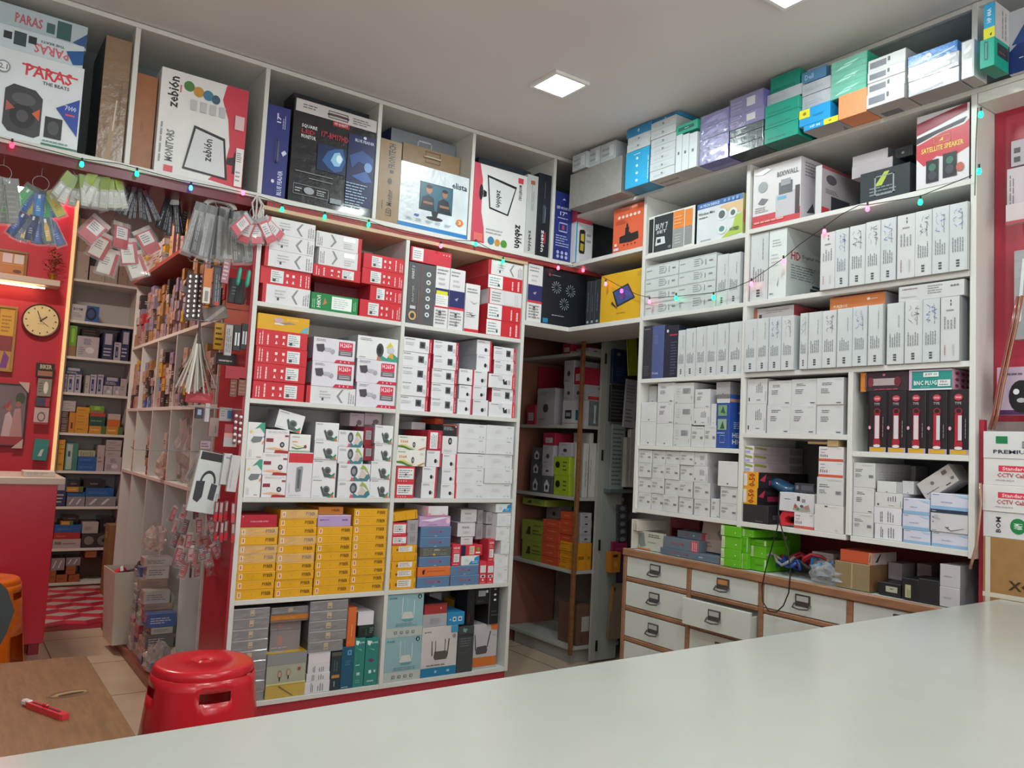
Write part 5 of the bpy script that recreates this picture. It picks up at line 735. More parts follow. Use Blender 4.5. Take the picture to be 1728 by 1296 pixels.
parse(b, '''
grey6 160 425 372 955 o=.01
redlb 195 592 240 350 o=.012
wbry 428 562 402 988 o=.01
wbr 564 712 430 1008 o=.008
tallw 718 858 572 1025 o=.02
rdvl 925 1290 935 1082 o=.01 d=.3
rdvl 935 1290 785 935 o=.01 d=.3
wred 945 1295 640 785 o=.01 d=.3
rdvl 940 1300 505 640 o=.01 d=.32
wdvr 950 1330 365 503 o=.01 d=.34
''', C2)
b = Lb(0, 3, 'second row left bay')
parse(b, '''
rdvm,rdvm,rdvm,rdvm 170 672 222 388 552 720 884 o=.008
ysea 195 702 75 222
wdvr 675 1150 768 918 o=.012
h265 725 1135 530 768 d=.2 o=.01
h265 737 1145 298 528 d=.2 o=.01
h265 1158 1560 735 958 o=.012
h265 1165 1572 508 733 o=.012
colv 1168 1588 285 505 o=.012
''', C3)
b = Lb(1, 3, 'second row right bay')
parse(b, '''
wcam,wcam,wcam,wcam,wcam 250 568 200 362 525 690 855 1025 o=.012 x=400
wcam,wcam,wcam,wcam,wcam 592 872 238 395 555 715 875 1032 o=.012 x=730
wcams 876 1040 888 1062 o=.012
wcamp 1046 1216 895 1068 o=.012
wcams 897 1052 735 888 o=.012
wcamp 1054 1206 742 893 o=.012
wcams 893 1062 552 733 o=.012
wcamp 1066 1216 568 740 o=.012
wcams 1092 1256 395 566 o=.02
wcams 1092 1258 228 392 o=.02
wbul 1226 1520 930 1085 o=.012
wcam 1262 1520 772 928 o=.02
wbul 1222 1520 612 770 o=.012
wcam 1284 1526 458 610 o=.012
wcam 1286 1530 308 456 o=.012
''', C4)
b = Lb(0, 2, 'third row left bay')
parse(b, '''
gtall 136 296 548 915 o=.01
gtall 160 332 188 540 o=.01
rtxt 300 532 702 914 o=.012
rtxt 306 552 486 698 o=.012
rtxt 336 566 260 480 o=.012
swt 545 790 480 914 o=.01
tops 575 776 305 470 o=.012
domew 440 705 92 268 r=-12 free=1 o=.02 d=.14
domew,domew,domew,domew 800 1030 190 370 550 734 915 x=915 o=.012
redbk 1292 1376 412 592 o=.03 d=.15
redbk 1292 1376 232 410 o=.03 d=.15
camc 1035 1352 760 914 o=.012
camc 1040 1350 592 756 o=.012
camc 1032 1288 430 588 o=.012
camc 1036 1288 268 426 o=.012
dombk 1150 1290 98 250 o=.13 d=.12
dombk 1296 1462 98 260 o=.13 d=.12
domew,domew,domew,domew 1362 1568 218 396 568 742 914 x=1470 o=.01
''', C5)
b = Lb(1, 2, 'third row right bay')
parse(b, '''
rlab 178 385 828 996 o=.01
rlab 190 396 646 824 o=.01
wave 196 518 462 640 o=.01
wave 212 530 302 458 o=.01
wcams 474 640 826 996 o=.014
wcams 486 650 650 822 o=.014
wcams 528 692 466 646 o=.014
rlabt 540 702 240 458 o=.012
orbk 620 712 165 240 o=.1 d=.15
plain 365 520 150 240 o=.16 d=.15
wcams 692 862 845 996 o=.012
wcams 700 864 680 842 o=.012
wcams 706 868 506 676 o=.012
lens 700 872 306 500 o=.012
blk 716 880 178 302 o=.012
plain,plain,plain,plain,plain 876 1184 172 336 505 668 836 996 o=.008
plain,plain,plain,plain,plain 1186 1496 188 346 512 674 838 996 o=.008
''', C6)
b = Lb(0, 1, 'fourth row left bay')
parse(b, '''
fybf,fyb,fybf,fybf,fyb,fybf,fyb,fyb 118 492 346 428 516 602 688 776 862 948 1034 x=305 o=.01
crim 138 506 226 344 x=330 o=.01
fybf,fyb,fyb,fybf,fyb,fybf,fyb,fyb,fyb,fyb 506 870 176 260 344 430 514 598 684 768 850 934 1014 x=690 o=.01
fyb,fyb,fybf,fyb,fyb,fyb,fyb,fyb 878 1222 338 420 502 586 668 750 832 912 990 x=1050 o=.01
lilac 900 1222 228 336 o=.012
orf 905 1145 146 226 o=.05
fyb,fyb,fyb,fyb,fyb,fyb,fyb,fyb,fyb,fyb 1232 1560 166 246 328 408 488 568 648 728 806 886 960 x=1400 o=.01
''', C7)
b = Lb(1, 1, 'fourth row right bay')
parse(b, '''
ylab,ynol,ylab,ylab,ylab 118 418 600 690 776 868 968 1066 x=268 o=.01
rlab 140 312 496 602 o=.01
sgry 318 432 460 596 o=.02
rlab 146 308 348 492 o=.01
sgry 316 436 316 458 o=.02
ynol 150 428 215 318 r=6 free=1 o=.02 d=.12
blue4 420 782 948 1068 o=.01
orng 428 792 838 944 o=.01
blue4 450 800 724 836 o=.012
orn 455 802 622 722 o=.012
blue4 462 802 505 620 o=.012
blue4 462 802 390 502 o=.012
lil2 446 800 274 386 o=.01
lpink 522 768 160 268 o=.01
blue4 796 1116 932 1040 o=.01
blue4 800 1118 828 930 o=.01
redv 820 912 590 820 o=.012
bcor 918 1116 716 824 o=.012
mixr 918 1152 598 712 o=.012
redv2 1118 1200 780 1012 o=.01
redv2 1206 1286 786 1010 o=.01
redv 1226 1306 530 772 o=.02 d=.09
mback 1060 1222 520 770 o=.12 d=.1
swht 918 1052 502 596 o=.03 d=.1
swht 880 1078 345 498 o=.03 d=.14
swht 918 1096 196 342 o=.05 d=.14
sgry 1085 1188 356 496 o=.08 d=.14
sgry 1104 1192 202 350 o=.08 d=.14
sgry 1200 1296 372 510 o=.05 d=.06
sgry 1202 1292 226 368 o=.05 d=.06
plain,plain,plain,plain,plain 1306 1482 240 388 545 700 856 1008 o=.008
bcor 1310 1484 134 238 o=.01
''', C8)
b = Lb(0, 0, 'bottom left bay')
parse(b, '''
wrap,wrap,wrap,wrap,wrap,wrap,wrap,wrap 50 432 286 392 505 616 728 838 942 1046 1160 1262 x=260 o=.012
cable 428 850 752 1190 o=.01 d=.24
wrpr 470 782 515 612 o=.05
wrpr 470 786 415 512 o=.05
wrpo 474 866 345 412 o=.02
wrap 476 870 270 342 o=.03
wtxt 828 1085 1045 1188 o=.01
wtxt 842 1085 960 1042 o=.01
wtxt 862 1090 868 956 o=.012
wclr 870 1096 745 866 o=.012
wrap,wrap,wrap,wrap,wrap 868 1262 204 308 410 514 620 738 x=1065 o=.012
dteal 1098 1200 745 1162 o=.012
bteal 1204 1332 690 1135 o=.012
orsp 1272 1384 280 686 o=.012
tpl 1334 1450 600 1112 o=.012
tpl2 1452 1588 600 1098 o=.01
dgrn 1386 1550 462 590 o=.02
wclr 1388 1552 322 458 o=.02
''', C9)
b = Lb(1, 0, 'bottom right bay')
parse(b, '''
rout 172 595 698 1212 o=.01
rout 212 622 205 694 o=.01
rou2 588 1004 582 1152 o=.01
wsml 622 892 446 580 o=.012
rsml 640 915 322 444 o=.02
bsml 900 1088 420 580 o=.01
wsml 690 830 200 290 o=.2 d=.1
yslm 970 1130 280 572 o=.16 d=.1
dkgr 1012 1186 578 1112 o=.01
rou3 1190 1450 556 1076 o=.03
blu4 1120 1205 150 554 o=.02 d=.12
bluw 1210 1352 145 556 o=.02
blud 1356 1472 140 552 o=.02
''', C10)
# ---- overhead row on the back wall
ph = ['first overhead bay', 'second overhead bay', 'third overhead bay', 'fourth overhead bay', 'fifth overhead bay', 'corner overhead bay']
TB = [bay('L', ZL[5], XT[i] + .01, (XT + [3.05])[i + 1] - .01, 2.845, ph[i]) for i in range(6)]
parse(TB[0], 'paras -130 540 385 938 x=300 o=.01 d=.3\npar2 -130 560 235 384 x=300 o=.03 d=.25\npar3 -130 585 95 232 x=300 o=.07 d=.25\nbrn 665 875 250 1048 x=775 o=.03 d=.3', A0)
parse(TB[1], 'ocard 885 1030 490 1092 x=955 o=.05\nzeb 1040 1630 515 1180 x=1340 o=.012 d=.14', A0)
parse(TB[2], 'bfs 88 238 352 905 x=165 o=.01\nbfm 252 772 372 978 x=515 o=.01 d=.09\ndkbk 250 785 215 978 x=515 o=.105 d=.13', A1)
parse(TB[3], 'fron 785 918 560 1048 x=850 o=.01\nelis 912 1342 738 1118 x=1125 o=.008 d=.1\ntnbk 922 1350 630 1118 x=1135 o=.11 d=.05\ngybk 846 1362 480 1118 x=1100 o=.165 d=.11', A1)
parse(TB[4], 'zebr 172 592 390 1005 x=380 o=.01 d=.13\nzeb2 594 678 440 1048 x=635 o=.012 d=.19\nzebk 680 796 432 1070 x=735 o=.012 d=.19\ndkz 205 810 250 1000 x=500 o=.215 d=.12', A2)
parse(TB[5], 'bled 812 948 578 1095 x=880 o=.01 d=.2\nchip 962 1112 818 1068 x=1040 o=-.03 d=.1\nredk 970 1114 600 816 x=1040 o=-.03 d=.1', A2)
CB = bay('L', 1.926, XL2 + .012, 3.05, 2.26, 'bay above the doorway')
parse(CB, 'wbr 178 322 360 940 x=250 o=.01 d=.2', (860, 380, 5.893))
D['fan'] = ('cooler_box', 'black box with three white fan wheels', 'box', '1c2028', {'f': sum([[('p', [(cx + .0 + .11 * math.cos(a), cy + .11 * math.sin(a)), (cx + .11 * math.cos(a + .14), cy + .11 * math.sin(a + .14)), (cx + .03 * math.cos(a + .5), cy + .03 * math.sin(a + .5))], '9aa6b0') for a in [i * math.pi / 6 for i in range(12)]] for cx, cy in ((.3, .68), (.62, .66), (.48, .4))], []) + [('e', .12, .88, .03, .03, '8a4050'), ('l', .17, .87, .4, .9, 1, '8a949c'), ('l', .2, .16, .5, .19, 1, 'a8b0b8'), ('r', 0, .02, .12, .1, '2a7cb0')]})
parse(CB, 'fan 330 762 410 1000 x=545 o=.02 d=.12', (860, 380, 5.893))
# ---- right unit
def Rb(z, ya, yb, zt, ph, **k): return bay('R', z, -ya + .011, -yb - .011, zt, ph, **k)
CN = Rb(2.287, 3.30, YR0, 2.545, 'corner beside overhead row')
parse(CN, 'gtb 1025 1325 0 260 x=1180 o=.01 d=.16', (860, 380, 5.893)); CN.items[-1].update(z1=2.56)
CN2 = Rb(1.926, 3.42, YR0, 2.26, 'corner bay above doorway')
D['spin'] = ('cooler_box', 'dark narrow box spine with pale marks', 'box', '2c3038', {'f': [('e', .5, .08, .25, .03, '9aa0a8'), ('c', .3, .3, .6, .85, 1, '6a7078')]})
D['ytab'] = ('tablet_box', 'yellow box with tablet picture', 'box', 'd2a416', {'f': [('p', [(.3, .62), (.68, .74), (.86, .42), (.42, .28)], '24262c'), ('p', [(.34, .6), (.67, .7), (.82, .44), (.45, .33)], '35508c'), ('e', .55, .5, .08, .07, '6a3a80'), ('p', [(.3, .42), (.42, .28), (.44, .24), (.28, .36)], '3a3424'), ('t', 'NOTEPAL', .42, .14, .64, .17, '9a7a1c'), ('e', .95, .9, .06, .05, 'b8942a')], 'r': [('r', 0, 0, 1, 1, 'a87f14')]})
parse(CN2, 'spin 762 806 560 960 x=784 o=.03\nspin 808 850 555 955 x=830 o=.03\nspin 852 905 540 950 x=878 o=.03\nytab 908 1312 465 912 x=1110 o=.012 d=.12', (860, 380, 5.893))
TS = Rb(2.556, 3.42, YR2, 2.86, 'top shelf right wall', dep=.5); TS.u1 = -1.22; TS.zt = 2.885
parse(TS, 'gcrn 402 740 388 560 o=-.1 d=.28\nwpile 418 522 308 400 o=-.12 d=.2\nwpile 530 598 272 385 o=-.1 d=.2\nwpile 604 700 238 375 o=-.1 d=.2', (860, 180, 3.927))
parse(TS, '''
cyan 135 282 800 1008 x=205 o=-.11 d=.14
wslim,wslim 146 290 700 746 798 x=220 o=-.11 d=.14
bltp 142 296 640 698 x=220 o=-.11 d=.14
wslim,wslim,wslim,wslim,wslim,wslim,wslim 294 450 608 662 714 764 815 868 916 966 x=372 o=-.11 d=.3
bltp 300 470 562 606 x=390 o=-.1 d=.3
wslv 452 490 705 920 o=-.11 d=.3
wslv 492 534 700 900 o=-.11 d=.3
wslv 536 586 690 895 o=-.11 d=.3
tlsm 450 590 628 688 x=520 o=-.11 d=.12
purp,purp,purp,purp 606 786 560 636 712 790 866 x=696 o=-.1 d=.3
dgry 796 1004 752 830 x=900 o=-.1 d=.3
dgry 796 1002 690 750 x=900 o=-.1 d=.3
dgry 796 1004 645 688 x=900 o=-.1 d=.3
purl 796 1012 560 643 x=900 o=-.1 d=.3
purl 800 1010 450 558 x=900 o=-.1 d=.3
teal 1014 1224 640 732 x=1120 o=-.1 d=.3
teal 1018 1228 565 638 x=1120 o=-.1 d=.3
teal 1018 1230 490 563 x=1120 o=-.1 d=.3
lgry 1022 1250 420 486 x=1130 o=-.08 d=.3
teal 1014 1236 320 418 x=1130 o=-.06 d=.3
bye2 1262 1480 615 672 x=1370 o=-.1 d=.3
bye 1236 1430 520 612 x=1330 o=-.1 d=.3
lgry,lgry 1254 1432 360 436 516 x=1340 o=-.08 d=.3
dell 1250 1404 290 358 x=1320 o=-.06 d=.3
orfl 1436 1664 440 566 x=1550 o=-.1 d=.3
tealw,tealw,tealw 1436 1662 210 290 366 438 x=1550 o=-.09 d=.3
''', B0)
parse(TS, '''
wwin,wwin,wwin,wwin 608 876 388 476 556 640 722 x=742 o=-.11 d=.34
silv,silv 902 1262 426 532 640 x=1070 o=-.1 d=.3
hpb 898 1252 348 424 x=1070 o=-.1 d=.3
wsh 1282 1372 290 600 x=1325 o=-.1 d=.09
''', B1)
TS2 = bay('R', 2.556, -1.285, -.75, 2.86, 'top shelf beyond the post', dep=.5)
parse(TS2, 'tlwin 1412 1516 275 615 x=1465 o=-.13 d=.1\ncyye 1440 1520 22 273 x=1480 o=-.12 d=.14\npar4 1622 2000 60 640 x=1700 o=-.02 d=.3', B1)
rb = Rb(2.235, YR0, YR1, 2.54, 'top left bay, right unit')
parse(rb, 'blo 138 590 272 620 x=350 o=.012 d=.2\nwps 610 1052 150 520 x=830 o=.01 d=.2', R1)
rb = Rb(2.245, YR1, YR2, 2.54, 'top right bay, right unit')
parse(rb, 'hise 942 1242 885 1252 x=1090 o=.01 d=.14\nhis2 1336 1376 900 1205 x=1356 o=.01 d=.26', B0)
parse(rb, 'sate 962 1340 770 1345 x=1150 o=0 d=.17\nflatw,flatw 500 790 1080 1155 1225 x=645 o=.06 d=.2\ndkbx 790 930 1050 1180 x=860 o=.1 d=.2\ndkgn 560 915 1200 1390 x=740 o=.03 d=.2', B1)
rb = Rb(1.926, YR0, YR1, 2.235, 'second row left, right unit')
parse(rb, '''
dvh,dvh,dvh,dvh 105 428 778 905 1022 1142 1272 x=265 o=.008
dvh,dvh,dvh,dvh 432 792 705 835 958 1080 1210 x=612 o=.008
dvv 800 912 690 1168 o=.012
dvv 916 1032 672 1148 o=.012
''', R1)
rb = Rb(1.926, YR1, YR2, 2.245, 'second row right, right unit')
parse(rb, 'dvv 1120 1304 470 1122 o=.012 d=.24\nhdt 1310 1480 428 1100 o=.012 d=.3', R1)
parse(rb, '''
dvt 194 335 475 1010 o=-.012
dvb 337 476 440 988 o=-.012
dvs 478 632 405 965 o=-.012
dvs 634 782 365 940 o=-.012
dvb 784 938 335 912 o=-.012
dvt 940 1112 300 885 o=-.012
dvs 1114 1278 262 862 o=-.012
dvb 1280 1452 222 835 o=-.012
dvb 1454 1640 185 805 o=-.012
''', R3)
rb = Rb(1.615, YR0, YR1, 1.922, 'third row left, right unit')
parse(rb, '''
bkv 72 172 290 795 o=.01
blv 174 286 285 785 o=.01
nvv 288 424 285 780 o=.01
dvv 424 496 330 772 o=.008
dvv 498 598 312 762 o=.008
dvv 600 702 296 755 o=.008
dvv 704 806 282 752 o=.008
dvv 808 918 265 745 o=.008
dvv 920 1052 248 738 o=.008
ybk 465 562 275 780 o=.26 d=.1
rbk 110 385 235 780 o=.27 d=.09
''', R2)
rb = Rb(1.617, YR1, YR2, 1.922, 'third row right, right unit')
parse(rb, '''
dvv 1064 1196 225 718 o=-.01
dvv 1198 1308 212 715 o=-.01
dvb 1310 1428 200 712 o=-.01
dvs 1430 1552 190 708 o=-.01
rwbk 1166 1552 85 205 o=.05
''', R2)
parse(rb, '''
dvs 0 76 452 965 o=-.01
dvv 78 218 440 965 o=-.01
dvs 220 356 425 965 o=-.01
dvv 358 506 405 960 o=-.01
dvb 508 654 385 950 o=-.01
dvv 656 800 370 942 o=-.01
dvv 848 1014 352 940 o=-.005
dvs 1018 1190 330 922 o=-.005
dvb 1194 1362 312 912 o=-.005
dvt 1364 1545 292 900 o=-.005
dvh2 962 1600 130 300 x=1250 o=.0
ordv 292 826 232 400 x=560 o=.03
''', R4)
rb = Rb(1.291, YR0, YR1, 1.615, 'fourth row left, right unit')
parse(rb, '''
cub3 166 328 588 798 o=.012
cub3 168 332 398 585 o=.012
cub3 222 334 240 392 o=.06 d=.12
cub3 332 494 605 800 o=.012
cub 338 498 398 600 o=.012
cub 342 502 190 395 o=.012
cub2 496 666 612 806 o=.012
cub2 500 692 410 608 o=.012
cub2 508 698 208 406 o=.012
cub1 670 796 632 808 o=.012
cub4 690 846 452 626 o=.012
cub 702 862 270 446 o=.012
cub1 798 914 622 810 o=.012
cub3 848 912 412 618 o=.02
cub3 868 1050 200 405 o=.05
heavy 918 1044 320 812 o=.01 d=.13
''', R5)
rb = Rb(.985, YR0, YR1, 1.291, 'bottom left bay, right unit')
parse(rb, '''
cub1,cub1,cub1,cub1 156 284 205 352 494 644 796 x=220 o=.01
cub1,cub1,cub1,cub1 286 410 212 360 504 652 812 x=348 o=.01
cub1,cub1,cub1,cub1 412 552 218 368 516 668 832 x=482 o=.01
cub1,cub1,cub1,cub1 554 686 226 378 528 690 850 x=620 o=.01
cub4 690 824 238 382 x=757 o=.012 d=.32
cub4 692 830 384 540 x=757 o=.012 d=.3
cub1 692 850 545 706 x=771 o=.012
cub1 696 848 710 862 x=771 o=.012
cub 864 948 702 880 o=.015
cub3 930 1138 338 574 x=1034 o=.0
cub1 950 1134 584 742 x=1040 o=.005
cub1 950 1132 750 908 x=1040 o=.005
''', R7)
YRM = 1.755
rb = Rb(1.36, YR1, YRM, 1.617, 'white cube bay, right unit')
parse(rb, '''
cub4,cub4 34 180 165 345 532 x=107 o=.012
cub,cub 188 352 178 350 532 x=270 o=.012
cub,cub 356 538 166 350 536 x=445 o=.012
cub,cub 542 732 158 350 540 x=636 o=.012
''', R6)
rb = Rb(.985, YR1, YRM, 1.36, 'lower middle bay, right unit')
parse(rb, '''
bkbig 14 192 1060 1185 o=.01 d=.3
nik,nik 20 122 826 938 1054 x=70 o=.012 d=.34
slimg,slimg,slimg 24 90 640 698 760 824 x=57 o=.012 d=.34
worn 376 524 1118 1240 o=.02
kids 276 524 978 1112 o=.02 d=.2
cubL 524 728 1062 1262 o=.005
cub1 540 730 866 1058 o=.005
worn,worn 556 732 648 752 866 x=643 o=.012
''', R6)
rb = Rb(1.299, YRM, YR2, 1.617, 'torch bay, right unit')
parse(rb, '''
torch 904 1032 255 688 o=.01 d=.1
torch 1036 1172 252 690 o=.01 d=.1
torch 1176 1314 248 694 o=.01 d=.1
torr 1318 1462 245 698 o=.01 d=.1
torr 1466 1618 240 702 o=.01 d=.1
torch 852 902 270 680 o=.12 d=.1
torl 850 1190 112 248 x=1020 o=.012 d=.1
bnc 1200 1504 84 238 x=1350 o=.008 d=.16
''', R6)
rb = Rb(.985, YRM, YR2, 1.299, 'lower right bay, right unit')
parse(rb, '''
cub1 246 492 836 1110 o=.01 d=.24
cub 246 496 550 832 o=.01 d=.24
cub1 256 506 272 546 o=.01 d=.24
wtxt 498 806 965 1170 o=.012 d=.2
wtxt 500 808 778 962 o=.012 d=.2
cub4 502 812 612 775 o=.012 d=.2
cub3 530 745 482 610 o=.012 d=.2
cub3 750 946 476 590 o=.05 d=.2
cub 518 752 300 1100 o=.27 d=.09
cub 762 962 304 1100 o=.27 d=.09
blw 824 1124 1028 1200 o=.01
blw 822 1120 852 1026 o=.01
blw 824 1118 676 848 o=.01
blw 1146 1594 1060 1250 o=.01
blwb 1128 1592 805 1058 o=.005
blw 1136 1580 622 800 o=.012
tilt 995 1430 385 600 r=35 free=1 o=.05 d=.1
''', R8)
for b in BAYS: settle(b)
# ------------------------------------------------------------------ cupboard seen through the doorway
YD = 3.70; XD = 3.12
WOODP = mat('8a5a34', .5, 'wood'); AW = mat('a5a39e', .5, 'laminate')
p = []
ZA = [.10, .54, .97, 1.40, 1.84]
for z in ZA: p.append(('shelf', (XD, YD, z - .02), (3.5, 4.34, z), AW))
p += [('back_panel', (3.50, YD + .02, .08), (3.51, 4.34, 2.1), mat('8f8580', .6, 'laminate')), ('end_panel', (XD, 4.345, .0), (3.5, 4.36, 2.1), mat('8a5a4a', .5, 'laminate')), ('wooden_post', (XD - .022, YD - .022, .06), (XD - .001, YD - .001, 1.92), WOODP), ('plinth', (XD + .03, YD + .03, 0), (3.48, 4.3, .0795), AW)]
shelf_unit('shelving_unit', 'dim narrow shelves with wooden corner post seen through the doorway', p)
d1 = onY(1005, 850, YD - .01)[0]; d2 = onY(1013, 850, YD - .01)[0]; d3 = onY(1047, 850, YD - .01)[0]
mb = MB(); mb.box((d1, YD - .02, .01), (d2 - .001, YD - .002, 2.1), AW); mb.box((d2 + .001, YD - .02, .01), (d3, YD - .002, 2.1), mat('9ba09c', .5, 'laminate'), .001)
o = mb.build('door_panel'); tag(o, None, None); dd = thing('folding_door', 'grey-white folding door panel with black hinges beyond the doorway', 'door', (0, 0, 0)); o.parent = dd
for py, px in ((605, 1023), (768, 1017), (920, 1012), (1090, 1007)):
    q = onY(px, py, YD - .025); mb = MB(); mb.box((q[0] - .008, YD - .0245, q[2] - .032), (q[0] + .008, YD - .0205, q[2] + .032), mat('2a2c2c', .4, metal=.6), .001)
    mb.tube([(q[0], YD - .027, q[2] - .03), (q[0], YD - .027, q[2] + .03)], .003, mat('2a2c2c', .4, metal=.6), 6); mb.build('hinge', dd)
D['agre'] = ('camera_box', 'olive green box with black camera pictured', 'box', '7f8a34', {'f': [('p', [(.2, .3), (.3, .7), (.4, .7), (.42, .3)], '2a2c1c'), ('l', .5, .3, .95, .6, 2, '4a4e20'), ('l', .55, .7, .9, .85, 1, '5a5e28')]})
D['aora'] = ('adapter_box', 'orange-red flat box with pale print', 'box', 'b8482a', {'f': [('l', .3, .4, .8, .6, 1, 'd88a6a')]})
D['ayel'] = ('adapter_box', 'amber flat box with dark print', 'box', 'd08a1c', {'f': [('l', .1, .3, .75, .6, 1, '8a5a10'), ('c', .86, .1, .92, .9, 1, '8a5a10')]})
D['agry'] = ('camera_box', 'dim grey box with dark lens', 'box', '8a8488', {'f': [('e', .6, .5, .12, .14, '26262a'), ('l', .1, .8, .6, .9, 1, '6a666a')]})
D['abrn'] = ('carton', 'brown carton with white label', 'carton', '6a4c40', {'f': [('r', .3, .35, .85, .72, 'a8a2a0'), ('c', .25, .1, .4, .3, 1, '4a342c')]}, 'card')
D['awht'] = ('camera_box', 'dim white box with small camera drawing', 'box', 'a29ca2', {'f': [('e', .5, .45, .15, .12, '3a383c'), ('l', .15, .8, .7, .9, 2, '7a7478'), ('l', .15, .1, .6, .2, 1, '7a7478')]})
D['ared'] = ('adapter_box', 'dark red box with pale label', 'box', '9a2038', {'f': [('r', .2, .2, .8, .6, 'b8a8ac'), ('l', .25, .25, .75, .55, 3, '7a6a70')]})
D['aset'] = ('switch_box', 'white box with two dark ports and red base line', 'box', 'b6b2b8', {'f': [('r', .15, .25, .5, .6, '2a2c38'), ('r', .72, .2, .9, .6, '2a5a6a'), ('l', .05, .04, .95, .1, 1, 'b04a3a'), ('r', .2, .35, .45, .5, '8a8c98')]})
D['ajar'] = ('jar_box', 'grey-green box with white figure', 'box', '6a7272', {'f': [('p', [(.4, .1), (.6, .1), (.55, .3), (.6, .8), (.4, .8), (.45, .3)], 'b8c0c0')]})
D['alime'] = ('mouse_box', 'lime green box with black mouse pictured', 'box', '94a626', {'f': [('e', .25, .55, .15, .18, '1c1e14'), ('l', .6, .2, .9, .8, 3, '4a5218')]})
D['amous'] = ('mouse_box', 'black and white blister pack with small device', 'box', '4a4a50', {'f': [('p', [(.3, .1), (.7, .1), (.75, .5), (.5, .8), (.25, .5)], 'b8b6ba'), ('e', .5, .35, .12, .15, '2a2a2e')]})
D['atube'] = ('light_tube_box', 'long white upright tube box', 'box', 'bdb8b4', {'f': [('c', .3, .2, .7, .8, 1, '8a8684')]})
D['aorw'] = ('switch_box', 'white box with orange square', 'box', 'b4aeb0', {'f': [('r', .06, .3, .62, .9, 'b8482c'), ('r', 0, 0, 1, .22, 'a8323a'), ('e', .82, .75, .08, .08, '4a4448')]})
V = (860, 540, 4.47); V2 = (860, 820, 4.18)
def alc(z, zt, ph):
    s_ = Bay('R', z, -4.33, -YD - .005, zt, ph, front=XD, dep=.36); f_ = Bay('L', z, XD + .02, 3.30, zt, ph + ', right of the wooden post', front=YD, dep=.2); BAYS.extend([s_, f_]); return s_, f_
s_, f_ = alc(.10, .52, 'doorway bottom shelf'); parse(f_, 'abrn 478 575 845 1135 x=520 o=.01 d=.3', V2); s_.items = []
s_, f_ = alc(.54, .95, 'doorway second shelf')
parse(s_, 'agre 85 250 390 505 x=165 o=.02\nagre 85 250 245 385 x=165 o=.02\nagre 88 255 125 242 x=170 o=.02\nagry 256 350 140 300 x=300 o=.15 d=.1\naora,aora,aora,aora,aora,aora 228 348 240 292 344 396 448 500 548 x=288 o=.01 d=.2\nayel,ayel,ayel,ayel,ayel,ayel 352 442 392 425 458 490 522 555 585 x=395 o=.01 d=.13\naora,aora,aora,aora 355 440 182 235 288 340 388 x=395 o=.01 d=.13', V2)
parse(f_, 'ayel 480 545 402 585 x=512 o=.01 d=.1\nayel 548 578 402 585 x=563 o=.01 d=.1\nawht,awht,awht,awht 500 578 192 242 294 346 398 x=540 o=.01 d=.1', V2)
s_, f_ = alc(.97, 1.38, 'doorway third shelf')
parse(s_, 'amous,amous,amous 160 238 960 1060 1165 1280 x=200 o=.02\nared 255 345 850 940 x=300 o=.02\nawht 248 330 945 1090 x=290 o=.01\nawht 246 325 1095 1170 x=285 o=.01\namous 240 320 1175 1295 x=280 o=.01\nalime 335 450 1030 1165 x=390 o=.008 d=.15\nalime 335 450 1170 1296 x=390 o=.008 d=.15\nawht 370 470 925 1028 x=420 o=.02', V)
parse(f_, 'atube 560 595 930 1290 x=575 o=.01\natube 600 625 835 1290 x=612 o=.03\natube 628 668 930 1290 x=648 o=.01', V)
s_, f_ = alc(1.40, 1.82, 'doorway fourth shelf')
parse(s_, 'awht 195 340 515 790 x=270 o=.02\naset 400 540 605 795 x=470 o=.01 d=.2\nawht 410 482 485 600 x=446 o=.01\nawht 486 555 485 600 x=520 o=.01\nared 488 560 355 480 x=525 o=.01\nawht 412 486 300 480 x=450 o=.01\nared 150 225 330 600 x=190 o=.14\nared 130 195 640 795 x=160 o=.01', V)
parse(f_, 'ajar 595 688 605 800 x=640 o=.01 d=.12\naorw 592 692 487 602 x=640 o=.008 d=.12', V)
s_, f_ = alc(1.84, 1.925, 'doorway top shelf'); s_.zt = f_.zt = 2.05
parse(s_, 'ared 402 490 175 270 x=446 o=.02\nawht 455 560 235 270 x=510 o=.01', V); parse(f_, 'awht 598 700 215 268 x=650 o=.01 d=.12', V)
for b in BAYS[-10:]: settle(b)
# things hung on the wall to the right of the folding door
def hung(name, label, cat, px0, py0, px1, py1, y, base, prims, th=.02, tilt=0, group=None):
    a = onY(px0, (py0 + py1) / 2, y); c = onY(px1, (py0 + py1) / 2, y); t_ = onY((px0 + px1) / 2, py0, y); b_ = onY((px0 + px1) / 2, py1, y)
    w, h = c[0] - a[0], t_[2] - b_[2]
    mb = carton_mesh(w, th, h, base, {'f': prims}, rnd.randrange(999), .35)
    o = mb.build(name); o.location = ((a[0] + c[0]) / 2, y + th / 2, b_[2]); o.rotation_euler = (0, math.radians(tilt), 0)
    return tag(o, label, cat, group)
yy = 3.64
hung('cable_pack', 'navy blue pack hanging above the keyboards, beyond the doorway', 'pack', 1034, 590, 1064, 648, yy, '1d2c4e', [('l', .2, .2, .8, .5, 3, '2f4a78'), ('e', .3, .85, .1, .05, '8a8070')])
hung('folder', 'lime green folder hung behind the right unit post', 'folder', 1062, 570, 1078, 634, 3.6, 'a8bc1e', [('r', .0, .2, .08, 1, '6a7a14')], .01, -6)
hung('keyboard_pack', 'black ribbed pack hanging beyond the doorway', 'pack', 1031, 650, 1055, 712, yy, '26262a', [('l', .05, .05, .95, .9, 9, '5a5656')])
